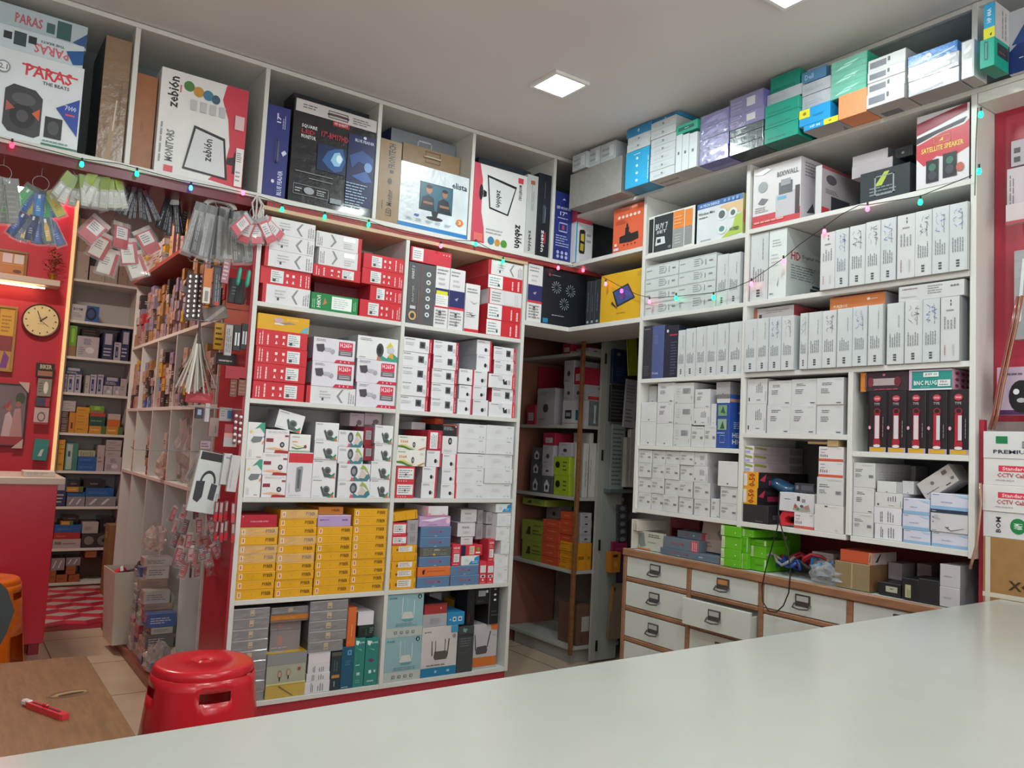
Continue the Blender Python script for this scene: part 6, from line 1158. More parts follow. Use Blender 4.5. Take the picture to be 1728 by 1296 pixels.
hung('brochure', 'white printed sheet pack hung beside the black ribbed pack', 'pack', 1053, 640, 1072, 722, 3.6, 'a9a6ac', [('l', .1, .5, .9, .9, 6, '7a787e'), ('l', .1, .1, .9, .4, 4, '6a686e')], .012, 3)
for i, px in enumerate((1056, 1063, 1070)):
    hung('light_tube_box', ['slim pale box hanging left of two taller ones', 'slim pale box hanging between two others', 'slim pinkish box nearest the right unit post'][i], 'box', px, 738 - 14 * i, px + 6, 822, 3.6, ['b4b0ac', 'bcb4b2', 'c4acb0'][i], [('c', .3, .1, .7, .8, 1, '8a8684')], .03, 0)
hung('poster', 'pale speckled wall chart below the ribbed pack', 'chart', 1031, 716, 1054, 826, yy + .02, '939c98', [('l', .1, .05, .9, .95, 14, '5c6664')], .006)
hung('shelf_ledge', 'thin dark ledge under the pale wall chart', 'ledge', 1030, 826, 1072, 832, yy - .02, '5a6464', [], .08)
for i in range(5):
    hung('blister_pack', ['black blister pack topmost of a hanging column', 'black blister pack second in the hanging column', 'black blister pack third in the hanging column', 'black blister pack fourth in the hanging column', 'black blister pack lowest in the hanging column'][i], 'pack', 1043, 852 + 13 * i, 1058, 864 + 13 * i, yy, '3a383c', [('e', .5, .5, .3, .3, '77747a')], .02)
hung('fabric_bag', 'dark pink pouch hanging beyond the doorway', 'pouch', 1034, 914, 1058, 936, yy, '8a1c44', [('l', .2, .3, .8, .6, 1, 'b04068')])
hung('adapter_box', 'orange box hanging under the pink pouch', 'box', 1031, 932, 1047, 966, 3.6, 'b8701c', [('r', .2, .75, .7, .88, '2a1c10'), ('e', .5, .4, .2, .15, 'd08a2c')], .05)
hung('fabric_bag', 'purple pouch behind the hanging orange box', 'pouch', 1044, 930, 1060, 986, yy + .02, '3f2250', [])
hung('carton', 'flat brown cardboard piece hanging low beyond the doorway', 'cardboard', 1028, 985, 1056, 1078, yy, '7c6c58', [('r', 0, .5, .12, .95, 'c07a2c'), ('e', .2, .9, .06, .03, '3a2018')], .02, 2)
# ------------------------------------------------------------------ far bookcase of the back room
YF = 7.13; FX0, FX1 = .762, 1.248
ZF = [.03, .291, .613, .89, 1.184, 1.498, 1.781, 2.066, 2.394]
p = [('shelf', (FX0 + .0101, YF + .001, z - .02), (FX1 - .0101, YF + .29, z), LAM) for z in ZF]
for x in (FX0, FX1): p.append(('upright', (x - .01, YF, 0), (x + .01, YF + .29, 2.9), LAM))
p.append(('back_panel', (FX0 - .01, YF + .2905, 0), (FX1 + .01, YF + .30, 2.9), LAMB))
shelf_unit('bookcase', 'tall narrow white bookcase beside the lit red wall', p)
D['fbeige'] = ('carton', 'large beige carton', 'carton', '9a8878', {'f': [('r', .48, 0, .52, 1, '7a6a5c'), ('e', .2, .3, .02, .03, '4a3e34')]}, 'card')
D['fwht'] = ('router_box', 'pale grey box with small dot', 'box', 'a39a92', {'f': [('e', .8, .3, .02, .03, '4a4444')]})
D['fjbl'] = ('speaker_box', 'white and blue speaker box with round picture', 'box', 'b8b8ba', {'f': [('p', [(.5, 0), (.55, 1), (1, 1), (1, 0)], '2a5aa0'), ('e', .72, .5, .2, .42, '1c2440'), ('e', .72, .5, .13, .28, '3a4a7a'), ('t', 'BOOM', .08, .62, .4, .8, '4a4a50'), ('l', .08, .2, .4, .5, 3, '8a8a8c')]})
D['fgrn'] = ('card_box', 'lime green box in brown carton', 'box', '6a9a2c', {'f': [('r', 0, 0, 1, .35, '8a6c48'), ('r', .3, .45, .7, .9, '8ac040')]})
D['ftoy'] = ('toy_box', 'white box with blue sketches', 'box', 'b0aab0', {'f': [('l', .3, .6, .7, .9, 4, '4a5a80'), ('e', .6, .35, .2, .15, 'd0ccd4'), ('l', .1, .1, .4, .5, 4, '7a8098')]})
D['fbw'] = ('charger_box', 'navy and white charger box', 'box', '33365a', {'f': [('r', .15, .55, .85, .95, 'a8a6b4'), ('l', .1, .1, .9, .45, 3, 'c0bec8')]})
D['fblu'] = ('phone_box', 'white box with navy device pictured', 'box', 'a9a6b4', {'f': [('r', .2, .15, .6, .75, '27305c'), ('r', .3, .25, .5, .5, '7a88b8'), ('l', .1, .82, .9, .95, 1, '5a5a6a')]})
D['fbrw'] = ('adapter_box', 'brown and grey striped box', 'box', '5c443c', {'f': [('l', .1, .1, .9, .9, 3, '9a8a84')]})
D['fora'] = ('adapter_box', 'orange box with black mark', 'box', 'c07a24', {'f': [('r', .35, .2, .6, .5, '3a2414')]})
D['fyel'] = ('adapter_box', 'amber box with dark line', 'box', 'c98f24', {'f': [('l', .15, .35, .8, .6, 1, '7a5414')]})
D['fdgr'] = ('battery_box', 'dark green box with red top', 'box', '1f4a3e', {'f': [('r', 0, .75, 1, 1, 'a83a30'), ('l', .1, .3, .9, .5, 1, '6a9a84')]})
D['fyor'] = ('battery_box', 'flat amber box with green end', 'box', 'c4882c', {'f': [('r', .7, 0, 1, 1, '4a6a3c'), ('l', .1, .3, .6, .7, 1, 'e0c090')]})
D['fwor'] = ('battery_box', 'white and orange box', 'box', 'b8a8a0', {'f': [('r', 0, 0, 1, .55, 'c8682c')]})
D['fteal'] = ('battery_box', 'teal and silver upright box', 'box', '3f7a70', {'f': [('r', .1, .05, .55, .95, 'a8bab4'), ('r', .2, .5, .4, .7, '2a5a50')]})
D['fblue'] = ('cable_box', 'mid blue box', 'box', '25599a', {'f': [('l', .1, .3, .9, .6, 2, '5a88c0')]})
D['fpgr'] = ('battery_box', 'pale green striped box', 'box', '9aa488', {'f': [('c', .1, .1, .9, .9, 6, '6a7a5a')]})
D['fwh'] = ('cable_box', 'small grey-white box with grey print', 'box', 'aca4a4', {'f': [('l', .15, .3, .7, .6, 2, '7a7474')]})
D['fblk'] = ('cable_pack', 'black padded pack', 'pack', '26242a', {'f': [('l', .3, .3, .8, .7, 1, '77747a')]}, 'film')
D['ffoil'] = ('foil_pack', 'silver foil pack lying flat', 'pack', '8c8c94', {'f': [('p', [(.1, .2), (.3, .8), (.4, .8), (.2, .2)], 'c8ccd4'), ('p', [(.5, .2), (.7, .8), (.8, .8), (.6, .2)], 'c8ccd4')]}, 'film')
D['fred'] = ('cable_box', 'dull red flat box', 'box', 'a8342e', {'f': [('l', .1, .3, .6, .6, 1, 'c87a70')]})
D['fwlt'] = ('cable_box', 'white flat box with black lettering', 'box', 'aea6a6', {'f': [('t', 'mouse', .06, .4, .3, .75, '3a3438'), ('l', .35, .4, .9, .6, 1, '6a6468')]})
D['ffan'] = ('fan_box', 'dark box showing a round fan', 'box', '34302f', {'f': [('e', .7, .5, .22, .38, '6a6664'), ('e', .7, .5, .08, .14, '201e1e'), ('e', .22, .5, .15, .3, '7a7672')]})
D['fbrn'] = ('parts_box', 'small orange-brown carton', 'carton', '9a5a30', {'f': [('l', .2, .4, .8, .6, 1, '6a3c1c')]}, 'card')
D['ftbr'] = ('carton', 'brown carton behind foil pack', 'carton', '6e4a34', {'f': []}, 'card')
Q1 = (0, 440, 3.411); Q2 = (60, 680, 3.411)
def fb(i, zt, ph, spec, crop):
    b = Bay('L', ZF[i], FX0 + .012, FX1 - .012, zt, ph, front=YF, dep=.28); BAYS.append(b); parse(b, spec, crop); settle(b)
fb(8, 2.9, 'top of far bookcase', 'fbeige 858 1230 650 940 x=1040 o=.01\nfwht 850 1000 1025 1345 x=925 o=.01\nfwht 1006 1180 1195 1345 x=1090 o=.01\nfwht 1190 1330 1085 1345 x=1260 o=.01\nfbeige 1340 1560 1000 1340 x=1450 o=.02', (0, 270, 6.646))
BAYS[-1]
fb(7, 2.394, 'second shelf of far bookcase', 'fjbl 402 572 256 338 x=487 o=.01', Q1)
fb(6, 2.066, 'third shelf of far bookcase', 'fgrn 380 440 372 548 o=.01\nftoy 442 570 436 560 o=.01\nfbw 592 650 412 566 o=.01\nfblu 655 695 470 570 o=.01\nfbw 700 745 402 576 o=.01\nfbrw 470 570 392 432 o=.15', Q1)
fb(5, 1.781, 'fourth shelf of far bookcase', 'fblu 350 386 652 765 o=.01\nfblu 390 428 655 768 o=.01\nfblu 432 468 655 770 o=.01\nfwh 490 516 660 772 o=.01\nfblu 520 555 655 772 o=.01\nfblu 558 592 655 774 o=.01\nftoy 596 648 720 776 o=.01\nfbw 600 690 670 716 o=.02\nftoy 650 690 722 778 o=.01\nfwh 692 730 680 780 o=.01\nfbw 355 475 615 648 o=.05', Q1)
fb(4, 1.498, 'fifth shelf of far bookcase', 'fbrw,fbrw,fbrw 335 392 866 902 938 975 o=.01\nfora 395 432 872 976 o=.01\nfyel,fyel,fyel,fyel 435 512 842 876 910 944 978 o=.01\nfwh,fwh 340 436 806 834 862 o=.01\nfyor 512 610 952 980 o=.01\nfyor 612 708 955 984 o=.01\nfdgr 515 606 878 948 o=.01\nfwor 620 692 882 952 o=.01\nfgrn 515 600 835 874 o=.02', Q1)
fb(3, 1.184, 'sixth shelf of far bookcase', 'fyel,fyel,fyel 318 372 1030 1082 1134 1186 o=.01\nfteal 374 446 1048 1192 o=.01\nfblue,fblue 446 558 1128 1162 1196 o=.01\nfpgr 452 550 1092 1126 o=.01\nfwh 560 602 1062 1198 o=.01\nftoy 604 698 1130 1200 o=.01\nfwh,fwh,fwh 608 698 1032 1062 1092 1126 o=.02', Q1)
fb(2, .89, 'seventh shelf of far bookcase', 'fbw 104 176 426 590 o=.01\nffoil 178 282 540 592 o=.01\nfblue 180 284 512 538 o=.02\nfyor 178 276 484 510 o=.01\nfblk 180 260 448 482 o=.03\nffoil 288 462 540 596 o=.01\nfblue 288 450 490 536 o=.01\nfblk 268 400 442 488 o=.02', Q2)
fb(1, .613, 'eighth shelf of far bookcase', 'fwlt 98 258 784 832 o=.01\nfred 104 256 746 782 o=.01\nfblue 108 262 704 744 o=.01\nfyor 145 215 682 702 o=.02\nffan 264 450 750 814 o=.01\nfwh 270 362 686 748 o=.01\nfblk 370 448 660 748 o=.05\nfblk 160 250 652 680 o=.05', Q2)
fb(0, .291, 'bottom shelf of far bookcase', 'fbrn 80 118 965 1040 o=.01\nfbrn 120 184 990 1042 o=.01\nfbrn 188 250 990 1044 o=.01\nfbrn 175 230 940 988 o=.01\nfbrn 274 340 982 1038 o=.01\nfblk 342 430 925 1030 o=.04\nfblk 240 340 935 980 o=.1\nffoil 92 170 895 938 o=.01\nffoil 175 258 890 936 o=.03\nftbr 250 420 868 1020 o=.22', Q2)
# ------------------------------------------------------------------ long bookcase along the passage (faces left)
XP = 1.09; PD = .27
zsP = [.10, .955, 1.382, 1.82, 2.30]
divs = [6.30, 5.93, 5.45, 4.95, 4.44, 4.05, 3.87]
p = []
for z in zsP[:4]: p.append(('shelf', (XP + .001, divs[-1] + .0105, z - .02), (XP + PD, divs[0] - .0105, z - .0001), LAM))
p.append(('red_edged_shelf', (XP - .03, divs[-1] + .0105, 2.275), (XP + PD, divs[0], 2.30), mat('8e4038', .4, 'laminate')))
for y in (divs[0], divs[-1]): p.append(('upright', (XP, y - .01, .08), (XP + PD, y + .01, 2.274), LAM))
for y in divs[1:-1]:
    for za, zb in zip(zsP[:3], zsP[1:4]): p.append(('divider', (XP + .002, y - .008, za), (XP + PD - .01, y + .008, zb - .0205), LAM))
p.append(('back_panel', (XP + PD + .0005, divs[-1] - .01, .08), (XP + PD + .01, divs[0] + .01, 2.274), LAMB))
p.append(('kickboard', (XP + .01, divs[-1], 0), (XP + .03, divs[0], .079), mat('7c4a38', .5, 'laminate')))
shelf_unit('bookcase', 'long pigeonhole bookcase running down the passage behind the hanging packs', p)
kinds = [('parts_box', 'tan', 'small tan carton', 'carton', 'a0784c'), ('parts_box', 'pinkish', 'small pinkish carton', 'carton', 'b08e84'), ('cable_box', 'yellow', 'small yellow box', 'box', 'c4982c'), ('cable_box', 'mauve', 'mauve grey box', 'box', '8a7e94'), ('cable_box', 'white', 'small off-white box', 'box', 'b4aca6'), ('parts_box', 'dark', 'small dark box', 'box', '3a3434'), ('cable_box', 'red', 'small red box', 'box', 'a82c34'), ('cable_box', 'blue', 'small blue box', 'box', '2c5a9c')]
rowname = {1: 'third row', 2: 'second row', 3: 'upper row', 4: 'top'}
cnt = {}
def pfill(row, z, h, y0, y1, weights, hmax, bh=(.05, .1), bw=(.05, .09)):
    y = y1 - .012                                           # far end first
    while y - .05 > y0 + .01:
        w = rnd.uniform(*bw); w = min(w, y - y0 - .011); zc = z + .0005
        ht = rnd.uniform(.6, 1) * hmax
        while zc - z < ht - .03:
            hh_ = rnd.uniform(*bh)
            if zc + hh_ > z + h - .022: break
            k = rnd.choices(kinds, weights)[0]
            off = rnd.uniform(.002, .03); d = rnd.uniform(.14, .2)
            pr = [('l', .15, .3, .8, .6, 2, 'd0c8c0' if k[1] in ('dark', 'red', 'blue') else '6a5a54')]
            mb = carton_mesh(w - .003, d, hh_ - .001, k[4], {'f': pr, 'r': [('r', .1, .15, .9, .85, 'c8bdb4')] if rnd.random() < .35 else pr}, rnd.randrange(999), .45, 'card')
            o = mb.build(k[0]); o.location = (XP + off + d / 2, y - w / 2, zc); o.rotation_euler = (0, 0, -math.pi / 2)
            g = '%s in %s of passage bookcase' % (k[2], rowname[row]); c_ = cnt.setdefault((row, k[2]), [0, []]); c_[0] += 1; c_[1].append(o)
            tag(o, '%s among others, %s of the passage bookcase' % (k[2], rowname[row]), k[3], g)
            zc += hh_
        y -= w + .003
for a, b_ in zip(divs[1:], divs):
    pfill(3, 1.82, .455, a, b_, [3, 5, 1, 4, 2, 2, .3, .3], .38)
    pfill(2, 1.382, .438, a, b_, [1.5, 4, .6, 2, 3, 2, .6, .5], .34)
for a, b_ in ((5.93, 6.30), (5.45, 5.93), (4.95, 5.45)):
    pfill(1, .955, .427, a, a + .17, [.5, 2, 1, 1, 2, 1, 1, 2], .3)
pfill(4, 2.30, .5, 5.6, 6.28, [.5, 1, 1, 0, 5, .3, 0, 0], .25, (.03, .05), (.12, .2))
pfill(4, 2.30, .5, 4.9, 5.5, [0, 2, 1, 0, 5, 0, 0, 0], .3, (.2, .26), (.03, .05))
for (r_, k_), (n_, os_) in cnt.items():
    if n_ == 1: del os_[0]['group']
# crumpled clear bags
def bag(label, loc, size, col='cfc6c2', content=None, seed=0, name='plastic_bag', group=None):
    r = random.Random(seed); bm = bmesh.new(); bmesh.ops.create_icosphere(bm, subdivisions=3, radius=1)
    ph_ = [r.uniform(0, 6) for _ in range(6)]
    for v in bm.verts:
        n = v.co.copy(); k = 1 + .13 * math.sin(7 * n.x + ph_[0]) * math.sin(6 * n.y + ph_[1]) + .1 * math.sin(11 * n.z + ph_[2] + 5 * n.x) + r.uniform(-.05, .05)
        if n.z < -.6: n.z = -.6 - (n.z + .6) * -.25
        v.co = Vector((n.x * size[0] * k, n.y * size[1] * k, (n.z + .68) * size[2] * (k if n.z > 0 else 1)))
    mb = MB(); mb.bm(bm, clear_mat(col, .42)); t = thing(name, label, 'bag', loc, r.uniform(-.5, .5), group)
    mb.build('clear_film', t)
    mb = MB()
    for i in range(14):
        q = Vector((r.uniform(-.6, .6) * size[0], r.uniform(-.6, .6) * size[1], r.uniform(.05, .95) * size[2])); e = r.uniform(.1, .22) * max(size[0], size[2])
        M = Matrix.Translation(q) @ Matrix.Rotation(r.uniform(0, 3), 4, Vector((r.random(), r.random(), r.random())).normalized())
        mb.box((-e / 2, -e / 3, -e / 6), (e / 2, e / 3, e / 6), mat(r.choice(content or ['8a7a78', '4a4448', 'b09a94', 'c8c0bc', '6a5a58']), .4), .001, M)
    mb.build('contents', t); return t
bag('clear bag of dark fittings on the middle shelf, nearest divider', (1.17, 4.60, .9555), (.075, .09, .22), seed=1)
bag('clear bag of silvery parts filling a middle pigeonhole', (1.18, 4.80, .9555), (.075, .08, .27), seed=2, content=['4a4448', '2a2628', 'b8b0ac'])
bag('pinkish clear bag slumped on the middle shelf edge', (1.12, 5.05, .9555), (.06, .09, .10), 'd8b8a8', seed=3)
bag('cloudy bag of grey bits in the lowest pigeonholes', (1.15, 4.56, .1005), (.075, .09, .17), seed=4)
bag('clear bag with pale parts at the passage floor', (.99, 4.34, .0505), (.06, .07, .08), seed=6, content=['c8c0bc', 'a89a98', 'd8d0cc'])
bag('crumpled bag with red and white bits by the side panel', (.98, 3.98, .0505), (.07, .06, .10), seed=7, content=['a82c34', 'd8d0cc', '8a8488'])
bag('white knotted bag at the foot of the side panel', (.975, 3.76, .001), (.05, .05, .14), 'e8e2de', seed=8, content=['d8d4d0'])
# carton the last bag sits on and low clutter
def bx(name, label, cat, a, b_, base, arts, kind='paper', rz=0, group=None):
    w, d, h = b_[0] - a[0], b_[1] - a[1], b_[2] - a[2]
    o = carton_mesh(w, d, h, base, arts, rnd.randrange(999), .45, kind).build(name); o.location = ((a[0] + b_[0]) / 2, (a[1] + b_[1]) / 2, a[2]); o.rotation_euler = (0, 0, rz)
    return tag(o, label, cat, group)
bx('cable_box', 'blue box with white lettering at the floor', 'box', (.94, 4.12, .0505), (1.07, 4.24, .12), '1f4f94', {'f': [('t', 'POE', .1, .1, .8, .4, 'd8dce8'), ('r', .1, .6, .9, .8, '5a88c0')]})
t = thing('plastic_bin', 'white plastic bin of clutter standing by the bookcase', 'bin', (.965, 5.05, .051), .05)
mb = MB(); wm = mat('cfc4b8', .4)
for z0, z1, k0, k1 in ((0, .40, .8, 1),):
    A_ = [(-.11 * k0, -.14 * k0, z0), (.11 * k0, -.14 * k0, z0), (.11 * k0, .14 * k0, z0), (-.11 * k0, .14 * k0, z0)]; B2 = [(-.11 * k1, -.14 * k1, z1), (.11 * k1, -.14 * k1, z1), (.11 * k1, .14 * k1, z1), (-.11 * k1, .14 * k1, z1)]
    for i in range(4): j = (i + 1) % 4; mb.face([A_[i], A_[j], B2[j], B2[i]], wm)
    mb.face(A_[::-1], wm)
o = mb.build('bin_body', t); sd = o.modifiers.new('s', 'SOLIDIFY'); sd.thickness = .004
mb = MB(); r = random.Random(5)
for i in range(16):
    M = Matrix.Translation((r.uniform(-.06, .06), r.uniform(-.08, .08), r.uniform(.22, .42))) @ Matrix.Rotation(r.uniform(0, 3), 4, Vector((r.random(), r.random(), r.random())).normalized())
    mb.box((-.035, -.02, -.01), (.035, .02, .01), mat(r.choice(['c82030', '2a2426', 'c82030', '6a5a60', 'd8d0d0']), .4), .002, M)
mb.build('contents', t)
bx('carton', 'narrow brown carton standing on the floor by the far bookcase', 'carton', (1.10, 6.62, .001), (1.26, 6.80, .52), '8a6840', {'f': [('r', .46, 0, .52, 1, 'a8845a')], 'l': [('r', .3, .8, .6, .9, 'a8b04a')]}, 'card')
# ------------------------------------------------------------------ red wall with clock, pictures, altar shelf
YW = 7.045
def wpt(px, py, y=YW - .001): return onY(px, py, y)
c = wpt(69, 541); ck = thing('wall_clock', 'round cream wall clock with brown rim on the red wall', 'clock', (c[0], YW, c[2])); R_ = .128
def facing(mb): return mb
mb = MB(); mb.lathe([(R_ - .012, .012), (R_ - .004, .024), (R_, .018), (R_, 0), (R_ - .012, 0)], mat('5a3420', .3), 40); o = mb.build('rim', ck, smooth=True, rot=(math.pi / 2, 0, 0)); o.location = (0, 0, 0)
mb = MB(); mb.lathe([(0, .010), (R_ - .012, .010), (R_ - .011, .001)], mat('e8d9a0', .5), 40); mb.build('dial', ck, rot=(math.pi / 2, 0, 0))
mb = MB(); bkm = mat('3a2c1c', .5)
for i in range(12):
    w_ = i * math.pi / 6; rr_ = R_ * .76; mb.box((-.003, -.0015, -.006), (.003, .0015, .006), bkm, 0, Matrix.Translation((rr_ * math.sin(w_), -.012, rr_ * math.cos(w_))) @ Matrix.Rotation(w_, 4, 'Y'))
mb.build('hour_marks', ck)
for nm, ln, w_, th in (('hour_hand', .05, 48, .0035), ('minute_hand', .075, -22, .0025), ('second_hand', .07, 128, .001)):
    mb = MB(); mb.box((-th, -.0005, -.01), (th, .0005, ln), bkm, 0, Matrix.Translation((0, -.0145 - th * .5, 0)) @ Matrix.Rotation(math.radians(w_), 4, 'Y')); mb.build(nm, ck)
mb = MB(); paint(mb, lambda u, v, k_: ((u - .5) * .1, -.0115, (v - .5) * .1), [('t', 'AJANTA', .3, .62, .7, .7, '6a5a3a'), ('t', 'QUARTZ', .28, .22, .72, .28, '6a5a3a')]); mb.build('lettering', ck)
def frame(name, label, px0, py0, px1, py1, fcol, prims, base, fw=.018, cat='picture', extra=None):
    a = wpt(px0, (py0 + py1) / 2); b_ = wpt(px1, (py0 + py1) / 2); t_ = wpt((px0 + px1) / 2, py0); d_ = wpt((px0 + px1) / 2, py1)
    w, h = b_[0] - a[0], t_[2] - d_[2]; t = thing(name, label, cat, ((a[0] + b_[0]) / 2, YW, d_[2]))
    mb = MB(); fm = mat(fcol, .35)
    for q0, q1 in (((-w / 2, -.02, 0), (w / 2, 0, fw)), ((-w / 2, -.02, h - fw), (w / 2, 0, h)), ((-w / 2, -.02, fw), (-w / 2 + fw, 0, h - fw)), ((w / 2 - fw, -.02, fw), (w / 2, 0, h - fw))): mb.box(q0, q1, fm, .002)
    mb.build('frame', t); mb = MB(); mb.box((-w / 2 + fw, -.008, fw), (w / 2 - fw, -.001, h - fw), mat(base, .3))
    paint(mb, lambda u, v, k_: (-w / 2 + fw + u * (w - 2 * fw), -.0086 - .0004 * k_, fw + v * (h - 2 * fw)), prims); mb.build('picture', t); return t
frame('framed_picture', 'gold-framed bright picture leaning on the lit shelf', -40, 420, 46, 467, '8a6a2c', [('r', .5, .55, .72, .95, 'e8d8e0'), ('r', .76, .55, .98, .95, 'e8dcd8'), ('p', [(.5, .1), (.55, .35), (.9, .4), (.98, .1)], 'c8803c'), ('e', .85, .2, .1, .08, '6a3a24'), ('r', .5, .45, .98, .5, 'e0a040')], 'c88a50')
frame('framed_picture', 'tall gold-framed picture at the left edge below the lit shelf', -45, 514, 26, 626, 'a8843c', [('r', .6, .55, 1, 1, 'd8a83c'), ('r', .6, .3, 1, .55, '8a3a3c'), ('p', [(.7, .02), (.8, .3), (.95, .2), (.9, .02)], '7a3a8a'), ('l', .65, .6, .95, .9, 5, 'a87828')], 'b88a3c')
frame('poster', 'dark photo poster with red figures and folded white corners', -45, 646, 44, 752, '2a2a2c', [('r', 0, 0, 1, .14, 'a02c34'), ('e', .88, .78, .1, .1, '3a4a2c'), ('p', [(.55, .14), (.6, .5), (.68, .56), (.78, .4), (.8, .14)], 'c8b0b4'), ('e', .66, .62, .06, .06, 'a8705c'), ('p', [(.72, .14), (.78, .6), (.9, .62), (.98, .14)], 'b88a8c'), ('e', .85, .68, .06, .05, '9a6a5a'), ('p', [(.5, .6), (.7, .74), (.66, .62)], 'a8343c')], '6a5458', .008, 'poster')
for i, (px, py, pts) in enumerate((( 44, 650, [(-.05, .02), (.02, .02), (.02, -.06)]), (32, 752, [(-.05, -.02), (.02, -.02), (.02, .05)]))):
    q = wpt(px, py); mb = MB(); f_ = [(q[0] + a, YW - .024, q[2] + b_) for a, b_ in pts]; g_ = [(x, y + .003, z) for x, y, z in f_]; wm = mat('c8b8b0', .6)
    mb.face(f_, wm); mb.face(g_[::-1], wm)
    for j in range(3): mb.face([f_[j], f_[(j + 1) % 3], g_[(j + 1) % 3], g_[j]], wm)
    tag(mb.build('paper_corner'), ['white paper triangle at upper corner of the dark poster', 'white paper triangle at lower corner of the dark poster'][i], 'paper')
sh = thing('wall_shelf', 'white lit altar shelf with light strips beneath, on the red wall', 'shelf', (0, 0, 0)); a = onY(100, 486, 6.9)
mb = MB(); mb.box((-.6, 6.86, 2.27), (a[0], YW, 2.315), mat('cfc0b0', .4), .003); mb.build('board', sh)
for z, yy2, x1 in ((2.255, 6.93, a[0] - .09), (2.262, 7.0, a[0] - .14)):
    mb = MB(); mb.box((-.5, yy2, z - .006), (x1, yy2 + .015, z + .004), mat('ffd9a8', .4, emit=6)); mb.build('light_strip', sh)
tl = thing('tube_light', 'pink-white tube light high on the red wall', 'light', (0, 0, 0)); q0, q1 = wpt(-20, 306), wpt(55, 324)
mb = MB(); mb.box((q0[0], YW - .02, q1[2] - .03), (q1[0], YW - .001, q1[2] + .03), mat('e8d8d8', .4), .003); mb.build('fitting', tl)
mb = MB(); mb.tube([(q0[0] + .02, YW - .035, q1[2]), (q1[0] - .02, YW - .035, q1[2])], .016, mat('ffe0ea', .4, emit=7), 10); mb.build('tube', tl)
# little potted plant
q = onY(88, 470, 6.93); pt_ = thing('potted_plant', 'small bushy plant in a gold pot on the lit shelf', 'plant', (q[0], 6.93, 2.3152))
mb = MB(); mb.lathe([(0, 0), (.03, 0), (.022, .02), (.034, .045), (.036, .05), (0, .048)], mat('a8742c', .3, metal=.5), 16); mb.build('pot', pt_, smooth=True)
mb = MB(); r = random.Random(3)
for i in range(150):
    z_ = r.uniform(.05, .24); rad = .06 * (1 - abs(z_ - .13) / .16) + .008; w_ = r.uniform(0, 6.28); c0 = Vector((rad * math.cos(w_) * r.random(), rad * math.sin(w_) * r.random(), z_)); d_ = Vector((math.cos(w_), math.sin(w_), r.uniform(-.2, .9))).normalized() * .028; sd_ = d_.cross(Vector((0, 0, 1))).normalized() * .007
    mb.face([c0, c0 + d_ * .5 + sd_, c0 + d_, c0 + d_ * .5 - sd_], mat(r.choice(['4f5c24', '6a6a28', '8a7a2c', '3c4a1e']), .6))
mb.build('foliage', pt_)
# packs hung on the red wall
def hw(*a, **k): return hung(*a, **k)
hw('blister_pack', 'black-headed pack topmost on the red wall column', 'pack', 61, 613, 92, 637, YW - .04, '1f1a1a', [('t', 'BIKER', .2, .6, .85, .9, 'd8c8a8'), ('r', .1, .1, .9, .45, 'a8705c')], .02)
hw('blister_pack', 'silver pack with bulb shape below the black-headed pack', 'pack', 63, 639, 87, 669, YW - .04, '8a8a80', [('e', .6, .5, .16, .35, 'e8e8d8'), ('l', .1, .2, .4, .8, 4, '5a5a50')], .03)
hw('blister_pack', 'small navy pack with red edge on the red wall', 'pack', 60, 671, 84, 686, YW - .04, '3a3a50', [('r', .7, 0, 1, 1, 'a8303c')], .02)
hw('blister_pack', 'white and red pack with earphones on the red wall', 'pack', 57, 688, 82, 716, YW - .04, 'c8b4b0', [('r', 0, 0, 1, .12, 'a8303c'), ('e', .5, .45, .28, .3, '7a6a68'), ('e', .5, .45, .2, .2, 'c8b4b0')], .02)
hw('blister_pack', 'teal pack lowest on the red wall column', 'pack', 55, 741, 80, 777, YW - .04, '2f8a84', [('p', [(.35, .2), (.6, .2), (.7, .55), (.5, .5)], 'c8d8d0')], .02, 3)
# red counter in the back room
rc = thing('reception_counter', 'red counter with white top in front of the lit red wall', 'counter', (0, 0, 0))
mb = MB(); mb.box((-1.0, 5.09, .06), (.568, 5.6, .915), mat('c01c34', .3, 'laminate'), .002); mb.build('counter_body', rc)
mb = MB(); mb.box((-1.0, 5.06, .9155), (.60, 5.64, .955), mat('cdbcae', .3), .004); mb.build('counter_top', rc)
for x in (.50, -.2): 
    mb = MB(); mb.box((x, 5.10, 0), (x + .05, 5.16, .0595), mat('8a1424', .4)); mb.build('foot', rc)
q = onY(70, 808, 5.2); bx('paper_pad', 'small white pad on the red counter top', 'pad', (.40, 5.10, .9555), (.55, 5.25, .985), 'd8c8bc', {'f': [('l', .1, .2, .9, .8, 2, 'a89a90')]})

